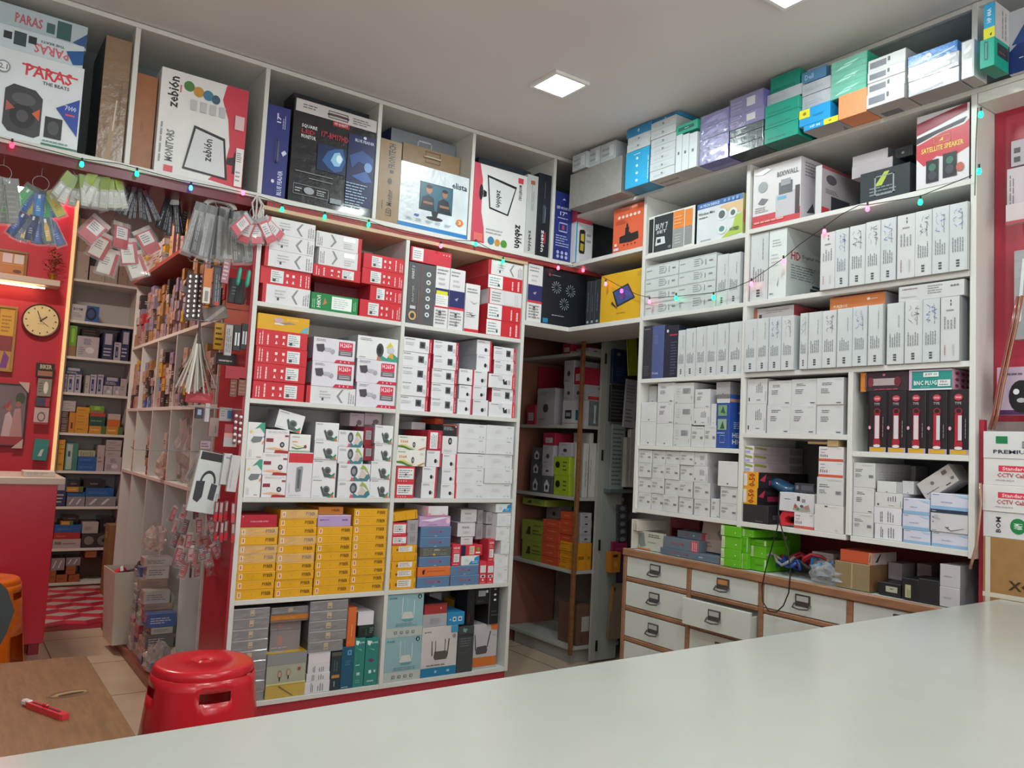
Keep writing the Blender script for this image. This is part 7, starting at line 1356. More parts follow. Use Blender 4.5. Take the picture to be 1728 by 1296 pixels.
mb = MB(); mb.box((.93, 3.86, 0), (1.088, 5.60, .05), mat('8a4a38', .35, 'wood'), .003); tag(mb.build('floor_ledge'), 'low reddish-brown ledge along the foot of the passage bookcase', 'ledge')
r = random.Random(77); pcol = [('b4aca8', 'pale'), ('c8c0bc', 'whitish'), ('8a6a8c', 'purple'), ('c87a88', 'pink'), ('6a6468', 'dark grey'), ('a82c3c', 'red'), ('3a5a9a', 'blue'), ('a08878', 'tan')]
for cidx, yc in enumerate((4.84, 4.74, 4.64, 4.54, 4.44)):
    z_ = .0505; top = [.42, .50, .54, .40, .28][cidx]; lv = 0
    while z_ < top:
        h_ = r.uniform(.03, .075); w_ = r.uniform(.08, .095); c_, cn_ = pcol[r.choice([0, 0, 0, 1, 1, 1, 2, 3, 4, 5, 6, 7])]
        o = carton_mesh(.12 + r.uniform(-.02, .02), w_, h_ - .0006, c_, {f: [('l', .1, .25, .85, .75, 3, '7a7074' if c_ > '9' else 'c8c0c4')] for f in 'fl'}, r.randrange(99), .4, 'film').build('small_box'); o.location = (1.01 + r.uniform(-.012, .008), yc, z_)
        tag(o, '%s little box, level %s of %s pile against the passage bookcase' % (cn_, ordn(lv), ordn(cidx)), 'box'); z_ += h_; lv += 1
bag('crumpled bag of red and white packets topping the floor piles', (1.00, 4.64, .60), (.055, .09, .08), 'd8c0b8', seed=44, content=['b82c3c', 'd8d0cc', '8a6a68'])
for i, (y_, z_) in enumerate(((5.12, .956), (4.94, .956), (4.74, .956))):
    pass
# ------------------------------------------------------------------ hanging bunches in the passage
def packet_mesh(w, h, head, body, inner=None, film=True, seed=0, thick=.008, hf=.16):
    """header card on top, product, clear sleeve; hangs from its top centre (0,0,0)"""
    r = random.Random(seed); mb = MB()
    hh_ = h * hf
    if head: mb.box((-w / 2, -.001, -hh_), (w / 2, .001, -.002), mat(head, .4))
    top = -hh_ if head else -.003
    pr = lambda u, v, k: (-w * .42 + u * w * .84, -thick / 2 - .0006 - .0003 * k, -h * .95 + v * (h * .95 + top))
    mb.box((-w * .42, -thick / 2, -h * .95), (w * .42, thick / 2, top), mat(body, .4), .001)
    if inner: paint(mb, pr, inner, seed)
    if film:
        n = 5; m = clear_mat('e4e8e8', .12)
        for s_ in (-1, 1):
            for i in range(n):
                for j in range(2):
                    f = lambda a, b_: ((a / 2 - .5) * w * 1.06, s_ * (thick / 2 + .003 + .002 * math.sin(a * 2 + b_ * 1.7 + seed)), -.002 - b_ / n * (h))
                    mb.face([f(j, i), f(j + 1, i), f(j + 1, i + 1), f(j, i + 1)], m)
    return mb
def bunch(name, cat, label, px, py, y, n, w, h, spread, variants, group, tilt0=0, yaw=30, film=True, thick=.008, ring=True, spacing=0.0, rows=1, zgap=0, hf=.16):
    c = onY(px, py, y); c = Vector(c); me = []
    for i, v in enumerate(variants):
        me.append(packet_mesh(w, h, v[0], v[1], v[2] if len(v) > 2 else None, film, i, thick, hf))
    base = [m.build(name) for m in me]; used = set()
    for i in range(n):
        b0 = base[i % len(base)]
        if i < len(base): o = b0
        else: o = b0.copy(); C.objects.link(o)
        f = (i / (n - 1) - .5) if n > 1 else 0
        o.location = c + Vector((f * spacing, (i % 3) * .011 - .011 + f * .01, rnd.uniform(-.006, .006) - zgap * (i % rows)))
        o.rotation_euler = (rnd.uniform(-.06, .06), math.radians(tilt0 - f * spread) , math.radians(rnd.uniform(-yaw, yaw)))
        tag(o, label, cat, group)
    for o in base[n:]: bpy.data.objects.remove(o)
    if ring:
        mb = MB(); R2 = .028; mb.tube([c + Vector((R2 * math.cos(a * math.pi / 8), 0, .02 + R2 * math.sin(a * math.pi / 8))) for a in range(17)], .0012, mat('8a8a8c', .3, metal=.8), 5, False)
        mb.tube([c + Vector((0, 0, .048)), c + Vector((0, 0, .075)), c + Vector((.004, 0, .09))], .0012, mat('8a8a8c', .3, metal=.8), 5)
        tag(mb.build('wire_ring'), 'thin wire ring holding ' + label.split(' in ')[0].split(' hang')[0].replace('one of the ', 'the '), 'ring')
tube_i = lambda c1, c2: [('p', [(.25, .08), (.25, .62), (.4, .8), (.6, .8), (.75, .62), (.75, .08)], c1), ('r', .38, .8, .62, .95, 'e8e8e4'), ('l', .3, .25, .7, .5, 3, c2)]
bunch('glue_pack', 'pack', 'one of the blue and green glue tubes in clear packs, upper tier', 68, 318, 3.55, 7, .042, .115, 62, [('2a2a2c', '3a9a6a', tube_i('18a850', 'd0f0d8')), ('2a2a2c', '3a6ab0', tube_i('2a78d0', 'd8e8f8')), ('c8b030', 'b8c860', tube_i('d8c030', '8a7a1c')), ('2a2a2c', '2a70c0', tube_i('2a90d8', 'f0f0f0'))], 'glue tubes at the passage entrance, upper tier', spacing=.05)
bunch('glue_pack', 'pack', 'one of the dark blue tubes in clear packs, lower tier', 64, 366, 3.53, 9, .040, .105, 56, [(None, '1c3c78', tube_i('1f4ea8', 'a8c0e8')), (None, '16305c', tube_i('18407c', 'd8b030')), (None, '24506a', tube_i('d8a82c', 'f8f0e0')), (None, '1c2c58', tube_i('203a78', 'c8d0e0'))], 'glue tubes at the passage entrance, lower tier', ring=False, spacing=.085)
bunch('cloth_pack', 'pack', 'one of the clear packs of clips hanging at the left edge', 4, 300, 3.53, 4, .05, .18, 20, [('6a6a68', '77787a', [('l', .1, .1, .9, .9, 6, '9a9a98'), ('r', .1, .3, .9, .4, '5a9a40')]), ('6a6a68', '6f6a68', [('l', .1, .1, .9, .9, 6, '8a8a88')])], 'clip packs at the left edge', spacing=.05)
sil = [('r', .2, .2, .8, .85, 'dcdcd8'), ('c', .25, .25, .75, .8, 3, 'a0a09c')]
bunch('adapter_pack', 'pack', 'one of the white plugs on green cards, left cluster', 136, 296, 3.50, 6, .034, .13, 60, [('8a9a30', 'a8aaa0', sil), ('7c9030', 'b8b8b0', sil)], 'plugs on green cards, left cluster', spacing=.07, hf=.42)
bunch('adapter_pack', 'pack', 'one of the white plugs on green cards, right cluster', 178, 294, 3.50, 7, .034, .14, 44, [('9aae2c', 'b4b6ac', sil), ('8aa02c', 'c4c4bc', sil)], 'plugs on green cards, right cluster', spacing=.08, hf=.42)
blk = [('c', .2, .05, .9, .95, 2, '9a98a2')]
bunch('cable_pack', 'pack', 'one of the slim black cable packs in the fan', 232, 318, 3.56, 11, .018, .14, 66, [('3a2c34', '4a4850', blk), ('5a2c38', '3a3840', blk)], 'slim black cable packs in a fan', spacing=.06, film=False, thick=.006)
rw = [('r', .12, .42, .88, .95, 'dcd4d4'), ('l', .2, .5, .8, .9, 4, '5a5458'), ('r', .1, .1, .9, .35, 'b8283c')]
wr = [('r', .05, .05, .95, .9, 'd8cfc8'), ('l', .2, .4, .7, .8, 4, '6a6468'), ('r', .8, 0, 1, 1, 'b02438')]
bunch('adapter_pack', 'pack', 'one of the red and white adapter packs below the black cables', 205, 378, 3.62, 7, .078, .115, 70, [('b8a8a4', 'c02c40', rw), ('c8b8b4', 'c8303c', wr), ('c8b8b4', 'd0c4bc', wr)], 'red and white adapter packs below the black cables', spacing=.14, rows=3, zgap=.055)
bunch('cable_pack', 'pack', 'one of the pointed black packs beside the slim cables', 291, 338, 3.62, 5, .026, .155, 30, [('2a2a2c', '2c2c30', [('c', .3, .1, .6, .9, 1, 'b8b8bc')]), ('c8c8c8', '3c3c40', blk)], 'pointed black packs', spacing=.04, film=False)
bunch('cable_pack', 'pack', 'one of the black twisted cable packs near the blue bulb', 328, 346, 3.78, 3, .03, .13, 12, [('2a2a2c', '1f1f22', [('l', .1, .1, .9, .9, 7, '8a8a8c')])], 'black twisted cable packs', spacing=.07)
gr = [('c', .1, .05, .5, .95, 2, 'b4b2b0'), ('r', .55, .1, .9, .9, '6a6868')]
bunch('cable_pack', 'pack', 'one of the grey cable packs in the big cluster', 374, 350, 3.50, 13, .045, .235, 24, [('3c3c40', '8a8888', gr), ('8a8888', '5a5a5c', gr), ('2c2c30', '9a9898', gr)], 'grey cable packs in the big cluster', spacing=.17, yaw=50)
mb = MB(); c = Vector(onY(372, 350, 3.50)); mb.tube([c + Vector((.06 * math.cos(a * math.pi / 10), 0, .0 + .028 * math.sin(a * math.pi / 10))) for a in range(11)], .012, mat('b4aaa8', .4), 8); tag(mb.build('hanging_loop'), 'pale curved loop over the big grey cluster', 'loop')
rw2 = [('r', .1, .3, .9, .9, 'd8d0d2'), ('l', .2, .4, .8, .8, 4, '77707a')]
bunch('adapter_pack', 'pack', 'one of the red and white packs hung on the unit corner', 432, 368, 3.42, 5, .055, .12, 100, [('a8a4a4', 'c8304a', rw2), ('8a8688', 'c82c44', rw2)], 'red and white packs on the unit corner', spacing=.06, tilt0=-8)
# white ribbon knot on the corner
mb = MB(); c = Vector(onY(433, 330, 3.43)); wm = mat('c4bcb6', .6)
for dx, dz, l in ((-.02, 0, .13), (.0, .01, .14), (.02, 0, .12), (.03, -.01, .15)): mb.tube([c + Vector((0, -.004, .0)), c + Vector((dx, -.012, -.04)), c + Vector((dx * .4, -.01, -.09)), c + Vector((dx, -.008, -l))], .004, wm, 6)
tag(mb.build('ribbon'), 'knotted white ribbon tied at the unit corner', 'ribbon')
# tools
def tool(label, px0, py0, px1, py1, y, hcol, bcol, cat='screwdriver', name='screwdriver', r_=.008, ln=.5):
    a = Vector(onY(px0, py0, y)); b_ = Vector(onY(px1, py1, y)); t = thing(name, label, cat, a); d = b_ - a
    mb = MB(); mb.tube([Vector(), d * .06, d * .4, d * ln], [r_ * .6, r_, r_ * 1.1, r_ * .7], mat(hcol, .3), 10); mb.build('handle', t, smooth=True)
    mb = MB(); mb.tube([d * ln, d * .95, d], [r_ * .35, r_ * .35, r_ * .15], mat(bcol, .3, metal=.7), 8); mb.build('blade', t); return t
tool('black teal-handled screwdriver hanging left of its twin', 406, 452, 395, 512, 3.45, '2f9a86', '2a2a2c'); tool('black teal-handled screwdriver hanging nearest the unit', 421, 456, 411, 514, 3.45, '2f9a86', '2a2a2c')
hung('tool_pack', 'orange and white tool pack hanging under the grey cluster', 'pack', 342, 452, 357, 512, 3.5, 'c8702c', [('r', .1, 0, .9, .45, 'd8d0c8'), ('r', .3, .05, .7, .35, '8a8484')], .015)
hung('tool_pack', 'dark grey tool pack hanging beside the orange one', 'pack', 360, 448, 374, 516, 3.52, '4a4a52', [('c', .2, .1, .8, .9, 2, '8a8a92'), ('r', .3, 0, .8, .1, 'c83a30')], .015)
hung('tool_pack', 'black tool pack behind the teal screwdrivers', 'pack', 386, 470, 412, 512, 3.53, '1f2a2a', [('l', .2, .3, .6, .7, 3, '6a7a7a')], .015)
hung('tool_pack', 'brown and white tool pack left of battery strips', 'pack', 306, 466, 317, 494, 3.62, '7a5030', [('r', 0, 0, 1, .4, 'a8a0a0')], .015, 20)
hung('tool_pack', 'red and white pack under the grey cluster right side', 'pack', 374, 436, 386, 478, 3.5, 'a8707c', [('l', .1, .1, .9, .9, 5, 'd8c8cc')], .015, 4)
hung('tool_pack', 'grey handled pliers pack over the battery row', 'pack', 345, 517, 388, 540, 3.6, '7c706c', [('p', [(0, .1), (.9, .9), (1, .7), (.2, 0)], 'a8a09a')], .02, -18)
# coin battery strips
for i, px in enumerate((322, 332, 341)):
    c = onY(px, 462, 3.56); t = thing('battery_strip', ['battery strip of silver dots, leftmost of three', 'battery strip of silver dots, middle of three', 'battery strip of silver dots, rightmost of three'][i], 'battery strip', c)
    mb = MB(); mb.box((-.012, -.002, -.20), (.012, .002, 0), mat('3a2428', .4)); mb.build('card', t)
    for k_ in range(9):
        mb = MB(); mb.lathe([(0, .004), (.006, .003), (.007, 0)], mat('d8d4d4', .2, metal=.7), 12); o = mb.build('coin_cell', t); o.location = (0, -.0021, -.012 - .021 * k_); o.rotation_euler = (math.pi / 2, 0, 0)
for i, (px, py) in enumerate(((399, 697), (407, 699))):
    c = onY(px, py, 3.44); t = thing('battery_strip', ['string of white dots on red board, left one', 'string of white dots on red board, right one'][i], 'battery strip', c)
    mb = MB(); mb.box((-.006, -.001, -.13), (.006, .001, 0), mat('6a2028', .4)); mb.build('card', t)
    for k_ in range(5):
        mb = MB(); mb.lathe([(0, .006), (.005, .004), (.007, 0)], mat('e4dcdc', .3), 12); o = mb.build('coin_cell', t); o.location = (0, -.0011, -.012 - .026 * k_); o.rotation_euler = (math.pi / 2, 0, 0)
# cone of pale strips
t = thing('cable_tie_fan', 'cone-shaped bundle of pale cable ties hanging open', 'cable ties', onY(336, 560, 3.5)); r = random.Random(11)
for i in range(44):
    w_ = i * 2.4; rad = .035 + .085 * r.random(); L_ = .245 + r.uniform(-.02, .02)
    e = Vector((rad * math.cos(w_), .6 * rad * math.sin(w_), -L_)); s_ = Vector((-math.sin(w_), math.cos(w_), 0)) * .0035; m_ = Vector((rad * .35 * math.cos(w_), .2 * rad * math.sin(w_), -L_ * .45))
    mb = MB(); mt = mat(r.choice(['c8c0b4', 'b4aca0', 'd4ccc0', '9a9288']), .4); nrm = Vector((0, .0012, 0)); tp = Vector((rad * .06 * math.cos(w_), 0, 0))
    for o_ in (Vector(), nrm): mb.face([tp - s_ + o_, tp + s_ + o_, m_ + s_ + o_, m_ - s_ + o_], mt); mb.face([m_ - s_ + o_, m_ + s_ + o_, e + s_ + o_, e - s_ + o_], mt)
    mb.build('cable_tie', t)
mb = MB(); mb.tube([(0, 0, .60), (0, 0, .12), (0, 0, 0), (0, 0, -.05)], [.0015, .0015, .006, .012], mat('4a3a34', .5), 8); mb.build('string', t)
# battery and gadget packs below the red shelf
for i, (a_, c_, l_, pr) in enumerate((((362, 545, 378, 590), 'c8982c', 'yellow battery pack hanging at row start', [('l', .1, .1, .9, .9, 4, '3a2c1c')]), ((380, 548, 392, 600), 'a8a4a4', 'silver battery pack beside the yellow one', [('c', .1, .1, .9, .9, 3, '5a5a5c')]), ((394, 548, 406, 592), '2a2a2c', 'black battery pack with silver bars, left', [('r', .2, .2, .45, .7, 'c8c8cc'), ('r', .6, .2, .85, .7, 'c8c8cc')]), ((407, 546, 418, 590), '241f22', 'black battery pack with silver bars, right', [('r', .2, .2, .45, .7, 'b8b8bc'), ('r', .6, .2, .85, .7, 'b8b8bc')]), ((366, 596, 400, 616), '1c1a1e', 'long black pack with a row of lights', [('l', .1, .2, .9, .5, 1, 'e8e8e8')]), ((380, 618, 416, 640), '9a1c2a', 'crimson pack under the long black pack', []), ((388, 640, 400, 670), '6a3a30', 'small brown pack on the red board, left', [('l', .1, .1, .9, .9, 4, '9a6a5a')]), ((402, 638, 416, 668), '77483a', 'small brown pack on the red board, right', [('l', .1, .1, .9, .9, 4, '9a6a5a')]), ((313, 662, 358, 680), 'b81c2c', 'glossy red packet under the pale cable ties', [('p', [(.1, .2), (.5, .8), (.9, .3)], 'd85060')]), ((330, 686, 343, 706), '20243c', 'navy pack with pale square on shelf end', [('r', .25, .3, .75, .75, 'a8b4d0')]), ((346, 680, 354, 712), 'c8c4cc', 'shiny silver pack beside the navy pack', []), ((371, 688, 399, 711), 'c4c4c8', 'white box with blue square hung by the red board', [('r', .45, .2, .8, .8, '3a78a8'), ('l', .05, .3, .35, .8, 3, '8a8a90')]), ((353, 705, 369, 737), 'a08a84', 'tall beige pack below the shiny silver pack', [('c', .6, .2, .8, .6, 1, '4a4044')]), ((378, 716, 400, 754), '9a3440', 'dark red pack with grey foot beside dot strings', [('r', 0, 0, 1, .4, 'a8a0a0'), ('r', 0, .4, 1, .6, 'c08a84')]))):
    hung('blister_pack', l_, 'pack', *a_, 3.60 if a_[0] < 372 else 3.45, c_, pr, .016)
# headset card pack
def headset():
    a = onY(345, 762, 3.5); b_ = onY(345, 865, 3.5); h = a[2] - b_[2]; w = .115
    t = thing('headset_pack', 'white hanging pack with a black headset pictured', 'pack', (a[0], 3.5, b_[2]))
    mb = MB(); mb.box((-w / 2, -.01, 0), (w / 2, .01, h), mat('c8cccc', .3), .002)
    P = lambda u, v, k: ((u - .5) * w, -.0106 - .0003 * k, v * h)
    arc = [(.5 + .28 * math.cos(x_), .5 + .2 * math.sin(x_)) for x_ in [i * math.pi / 10 for i in range(11)]]; arc2 = [(.5 + .21 * math.cos(x_), .5 + .15 * math.sin(x_)) for x_ in [i * math.pi / 10 for i in range(11)]]
    for i in range(10): mb.face([P(*arc[i], 1), P(*arc[i + 1], 1), P(*arc2[i + 1], 1), P(*arc2[i], 1)], mat('26282c', .4))
    paint(mb, P, [('r', .06, .86, .94, .99, '1c1c20'), ('p', [(.12, .2), (.1, .5), (.4, .52), (.42, .26), (.3, .16)], '2a2e34'), ('p', [(.62, .24), (.64, .5), (.86, .48), (.84, .22)], '34383e'), ('r', .9, .1, .96, .35, 'a8acb0')]); mb.build('card', t, rot=(0, math.radians(9), 0)); return t
headset()
hung('hanging_box', 'long white hanging box with blue heading, left of pair', 'box', 373, 765, 387, 818, 3.47, 'c8c4c4', [('t', 'HiQ', .3, .82, .8, .9, '4a5a7a'), ('c', .6, .1, .75, .6, 1, '9a989c')], .02, 4)
hung('hanging_box', 'long white hanging box, right of pair', 'box', 384, 768, 400, 830, 3.45, 'c4c0c2', [('c', .2, .1, .4, .6, 1, '9a989c')], .02, 5)
hung('cable_pack', 'slim clear pack with pale cable, left of headset pack', 'pack', 312, 762, 322, 812, 3.7, 'a8a4a2', [('c', .2, .1, .8, .9, 2, '77706e')], .012, 22)
hung('blister_pack', 'small pink-headed pack above the headset pack', 'pack', 338, 744, 356, 758, 3.55, 'a88a98', [('l', .1, .2, .9, .8, 2, '5a3a4a')], .012)
hung('cable_pack', 'narrow clear pack right of the headset pack', 'pack', 366, 788, 373, 842, 3.5, '9a8a8c', [('c', .2, .1, .8, .9, 1, 'd0c8c8')], .01)
rp = [('r', .1, .1, .9, .4, 'c8202c'), ('r', .2, .5, .8, .95, 'a8a0a2')]
bunch('pen_pack', 'pack', 'one of the red-capped marker packs on the red board, upper row', 379, 846, 3.43, 4, .018, .09, 4, [(None, '8a4a4e', rp)], 'red marker packs, upper row', ring=False, spacing=.07, film=False)
bunch('pen_pack', 'pack', 'one of the red-capped marker packs on the red board, lower row', 379, 880, 3.43, 4, .018, .09, 4, [(None, '8a4a4e', rp)], 'red marker packs, lower row', ring=False, spacing=.07, film=False)
mix = [('l', .1, .1, .9, .9, 6, 'd8c8c8'), ('r', .2, .3, .8, .5, 'b82432')]
bunch('connector_pack', 'pack', 'one of the red and silver connector packs over the bag heap', 330, 852, 3.6, 16, .03, .07, 60, [('b8a8a4', '9a4a50', mix), ('c8c0bc', 'a87a78', mix), ('6a5a58', '5a4448', mix)], 'red and silver connector packs', ring=False, spacing=.16, rows=4, zgap=.055, yaw=60)
bunch('connector_pack', 'pack', 'one of the dull red packs hanging low by the bags', 335, 905, 3.64, 10, .034, .08, 50, [('a88a84', 'a85a58', mix), ('c8b0a8', '8a6a68', mix)], 'dull red packs hanging low', ring=False, spacing=.14, rows=3, zgap=.05, yaw=60)
hung('sack_hook', 'thin dark strip carrying bags on the side panel', 'strip', 322, 925, 325, 975, 3.64, '3a2c2c', [], .01)
# ------------------------------------------------------------------ things on the drawer cabinet
cb = Bay('R', CT + .0025, -2.90, -1.35, .975, 'on the drawer cabinet', front=XC, dep=.40); BAYS.append(cb); cb.zt = 1.06
D['sheet'] = ('booklet', 'thin pale booklet standing on edge', 'booklet', 'c0b8ac', {'f': [('c', .3, .05, .6, .95, 1, '8a8078')]})
D['broc'] = ('poster_card', 'white card with grey phone picture', 'card', 'b4b4a8', {'f': [('p', [(.02, .3), (.02, .85), (.22, .9), (.3, .2), (.1, .12)], '77807a'), ('l', .4, .7, .9, .9, 2, '4a4c48'), ('r', 0, 0, .5, .08, 'c0703c'), ('l', .4, .4, .8, .5, 1, '8a8a80')]})
D['slate'] = ('adapter_box', 'slate grey box with pink print', 'box', '5c6a78', {'f': [('t', 'XBOOM', .15, .4, .5, .65, '9a5a6a'), ('e', .7, .5, .04, .1, 'a8b0b8'), ('p', [(.3, .1), (.33, .16), (.36, .1)], 'd0d4d8')], 'r': [('r', 0, 0, 1, 1, 'b84a4c'), ('c', .2, .1, .8, .9, 3, 'd8b0b0')]})
D['slr'] = ('adapter_box', 'slate grey box with red end', 'box', '62707c', {'f': [('t', 'XBOOM', .2, .4, .6, .65, '9a5a6a'), ('r', .8, .02, 1, .98, 'b84a5a'), ('c', .82, .1, .98, .9, 3, 'd8b0b0')]})
D['brch'] = ('brochure', 'beige brochure leaning against boxes', 'brochure', 'ac9c94', {'f': [('t', 'FYBER', .15, .9, .7, .97, '4a4038'), ('l', .1, .1, .6, .3, 2, 'a86a6a'), ('p', [(.72, .5), (.95, .35), (.98, .45), (.78, .62)], '7a7470'), ('r', 0, .78, 1, .86, 'b08a78')]})
D['grn'] = ('adapter_box', 'bright green box with white strip', 'box', '5fae1c', {'f': [('r', .02, .05, .18, .95, 'c8d8b0'), ('c', .05, .1, .15, .9, 2, '6a7a5a'), ('e', .75, .4, .03, .06, 'd8e8c0')]})
D['grn2'] = ('adapter_box', 'plain bright green box', 'box', '56a418', {'f': [('l', .3, .3, .8, .6, 1, '3f8210'), ('r', .9, .1, 1, .9, 'c8d8b0')]})
D['redb'] = ('adapter_box', 'dull red box at the back of the cabinet top', 'box', '8a3034', {'f': [('l', .1, .3, .9, .7, 1, '6a2428')]})
D['wpk'] = ('cable_box', 'white flat box in clear plastic', 'box', 'b4b0b0', {'f': [('r', .1, .5, .9, .6, '8a8688')]}, 'film')
D['ccard'] = ('carton', 'brown cardboard carton with tape line', 'carton', '8c7a5a', {'f': [('r', .48, 0, .53, 1, 'a8946c')], 'r': [('r', 0, 0, 1, 1, '7a5a3c')]}, 'card')
D['orl'] = ('adapter_box', 'orange-red flat box with white end', 'box', 'c85a3a', {'f': [('r', .88, 0, 1, 1, 'c88a6a'), ('p', [(.9, .2), (.94, .8), (.96, .8), (.93, .2)], '3a6a7a')], 'r': [('r', 0, 0, 1, 1, 'b0a0a0'), ('p', [(.1, .2), (.3, .9), (.35, .9), (.2, .2)], '2a2426')]})
D['gry1'] = ('cable_box', 'grey box without print', 'box', '8a8084', {'f': []})
D['blkl'] = ('tape_box', 'black box with cream label', 'box', '1f2024', {'f': [('r', .35, .3, .85, .75, 'a8a894'), ('p', [(.6, .5), (.5, .6), (.7, .6)], '5a5a50')]})
D['blkt'] = ('tape_box', 'tall black box with cream label', 'box', '1c1f22', {'f': [('r', .2, .1, .55, .7, 'a8a884'), ('c', .3, .15, .5, .6, 2, '6a6a54')]})
D['bkp'] = ('adapter_box', 'plain black upright box', 'box', '232528', {'f': []})
D['wcb'] = ('camera_box', 'white cube box beside the black boxes', 'box', 'b9b6ba', {'f': [('l', .2, .4, .7, .55, 1, 'a09ea2')], 'r': [('r', 0, 0, 1, 1, '8e8c8e')]})
R9 = (1050, 860, 5.4); R10 = (1330, 860, 5.236)
parse(cb, '''
sheet 82 98 85 372 o=.01 d=.2
sheet 100 116 92 375 o=.015 d=.2
sheet 118 138 98 380 o=.012 d=.2
broc 146 372 205 400 o=.05 d=.02
slate 345 890 388 512 x=620 o=.03 d=.11
slr 376 690 265 385 x=530 o=.04 d=.055
slate 500 720 200 262 x=610 o=.08 d=.1
redb 380 700 100 440 o=.28 d=.09
redb 150 330 130 400 o=.28 d=.09
''', R9)
parse(cb, '''
grn,grn,grn,grn 900 1080 150 245 360 450 555 x=990 o=.02 d=.16
grn,grn2,grn 1086 1190 180 250 400 575 x=1138 o=.03 d=.16
grn2,grn,grn2 1170 1310 275 330 440 590 x=1240 o=.05 d=.16
grn2 1130 1500 190 540 x=1320 o=.26 d=.1
''', R9)
parse(cb, '''
wpk,wpk,wpk 205 395 380 430 500 560 x=300 o=.12 d=.14
ccard 408 718 470 735 x=560 o=.03 d=.16
orl 455 742 365 485 x=600 o=.05 d=.16
gry1 880 1000 470 650 x=940 o=.14 d=.1
gry1 1140 1270 480 690 x=1200 o=.2 d=.1
blkl 795 1000 650 800 x=900 o=.04 d=.14
blkt 1004 1150 610 850 x=1077 o=.03 d=.16
bkp 1152 1335 620 880 x=1240 o=.03 d=.16
wcb,wcb 1342 1530 490 690 880 x=1436 o=.03 d=.3
''', R10)
settle(cb)
# brochure leaning against the slate boxes
q = onX(1050 + 800 / 5.4, 860 + 250 / 5.4, XC + .1)
o = carton_mesh(.125, .004, .165, 'ac9c94', {'f': D['brch'][4]['f']}, 4, .4).build('brochure'); o.location = (XC + .02, q[1], CT + .105); o.rotation_euler = (0, math.radians(10), -math.pi / 2 ); o.rotation_mode = 'XYZ'
o.matrix_world = Matrix.Translation((XC + .105, q[1], CT + .037)) @ Matrix.Rotation(-math.pi / 2, 4, 'Z') @ Matrix.Rotation(math.radians(-9), 4, 'X')
tag(o, 'beige brochure with lettering leaning between slate and green boxes', 'brochure')
# heap of bagged cables
r = random.Random(31)
q = onX(1378, 968, XC + .12); hp = thing('cable_heap', 'heap of blue, red and black cables in open plastic', 'cables', (XC + .14, q[1] + .03, CT + .0025))
for i in range(12):
    cc = Vector((r.uniform(-.06, .06), r.uniform(-.14, .12), .02 + r.random() * .05)); col = r.choice(['1f4a9a', 'b02438', '2a2a2c', '4a4a50', '2a78b8', '8a8488', 'c87a3a'])
    pts = [cc + Vector((.04 * math.cos(a_ * .7 + i), .06 * math.sin(a_ * .55 + i * 2), .018 * math.sin(a_ * 1.3 + i) + .012)) for a_ in range(12)]
    for p_ in pts: p_.z = max(p_.z, .008)
    mb = MB(); mb.tube(pts, .006, mat(col, .35), 7); mb.build('cable', hp, smooth=True)
q2 = onX(1385, 985, XC + .06); bag('open clear bag with grey cables on the cabinet edge', (XC + .06, q2[1] - .02, CT + .0025), (.05, .085, .045), 'b8bcc0', seed=33, content=['3a3c40', '6a6c70', '8a8c90'])
# black cable loop
pts = [onX(px, py, XC - .03) for px, py in ((1316, 832), (1314, 855), (1312, 890), (1302, 925), (1292, 960), (1286, 990), (1287, 1015), (1297, 1031), (1310, 1033), (1322, 1022), (1331, 1000), (1334, 965), (1330, 930), (1321, 900), (1316, 878), (1313, 858))]
pts = [(x + (.0 if i in range(2, 14) else .02 * 0), y, z) for i, (x, y, z) in enumerate(pts)]
mb = MB(); mb.tube(pts, .0028, mat('16181a', .4), 6); tag(mb.build('cable_loop', smooth=True), 'thin black cable hanging in a loop over the drawers', 'cable')
# red gadget on the shelf of the lower middle bay, blue pouch, radio, wood strip
def onR(px, py, off): return onX(px, py, XR + off)
q = onR(1250 + 330 / 4.207, 600 + 1165 / 4.207, .03); t = thing('tape_measure', 'red rounded tape tool beside the small-figures box', 'tool', (XR + .05, q[1], .9852))
mb = MB(); prof = [(-.035, .0), (-.038, .03), (-.025, .058), (.015, .066), (.034, .056), (.036, .044), (.0, .046), (-.012, .03), (.004, .02), (.034, .024), (.036, 0)]
rm = mat('cf2f3c', .3); n = len(prof)
# front outline is concave: build as strips around its spine
outer = [(-.036, 0), (-.038, .03), (-.025, .058), (.012, .066), (.036, .058)]; inner = [(.036, .012), (-.01, .018), (-.012, .034), (.004, .044), (.036, .042)]
for i in range(4):
    a0, a1, b1, b0 = outer[i], outer[i + 1], inner[i + 1], inner[i]
    f = [(-.02, -u, v) for u, v in (a0, b0, b1, a1)]; g = [(.02, y, z) for x, y, z in f]
    mb.face(f, rm); mb.face(g[::-1], rm); mb.face([f[3], f[0], g[0], g[3]], rm); mb.face([f[1], f[2], g[2], g[1]], rm)
mb.face([(-.02, .036, 0), (.02, .036, 0), (.02, -.036, .012), (-.02, -.036, .012)], rm)
mb.build('body', t)
q = onR(1250 + 300 / 4.207, 600 + 930 / 4.207, .12); bm = bmesh.new(); bmesh.ops.create_icosphere(bm, subdivisions=3, radius=1)
for v in bm.verts: v.co = Vector((v.co.x * .04, v.co.y * .07, v.co.z * .028 + (.01 * math.sin(v.co.y * 3))))
mb = MB(); mb.bm(bm, mat('24587c', .25, 'film')); o = mb.build('cable_pouch', smooth=True); o.location = (XR + .12, q[1], q[2]); tag(o, 'glossy blue pouch lying behind the small-figures box', 'pouch')
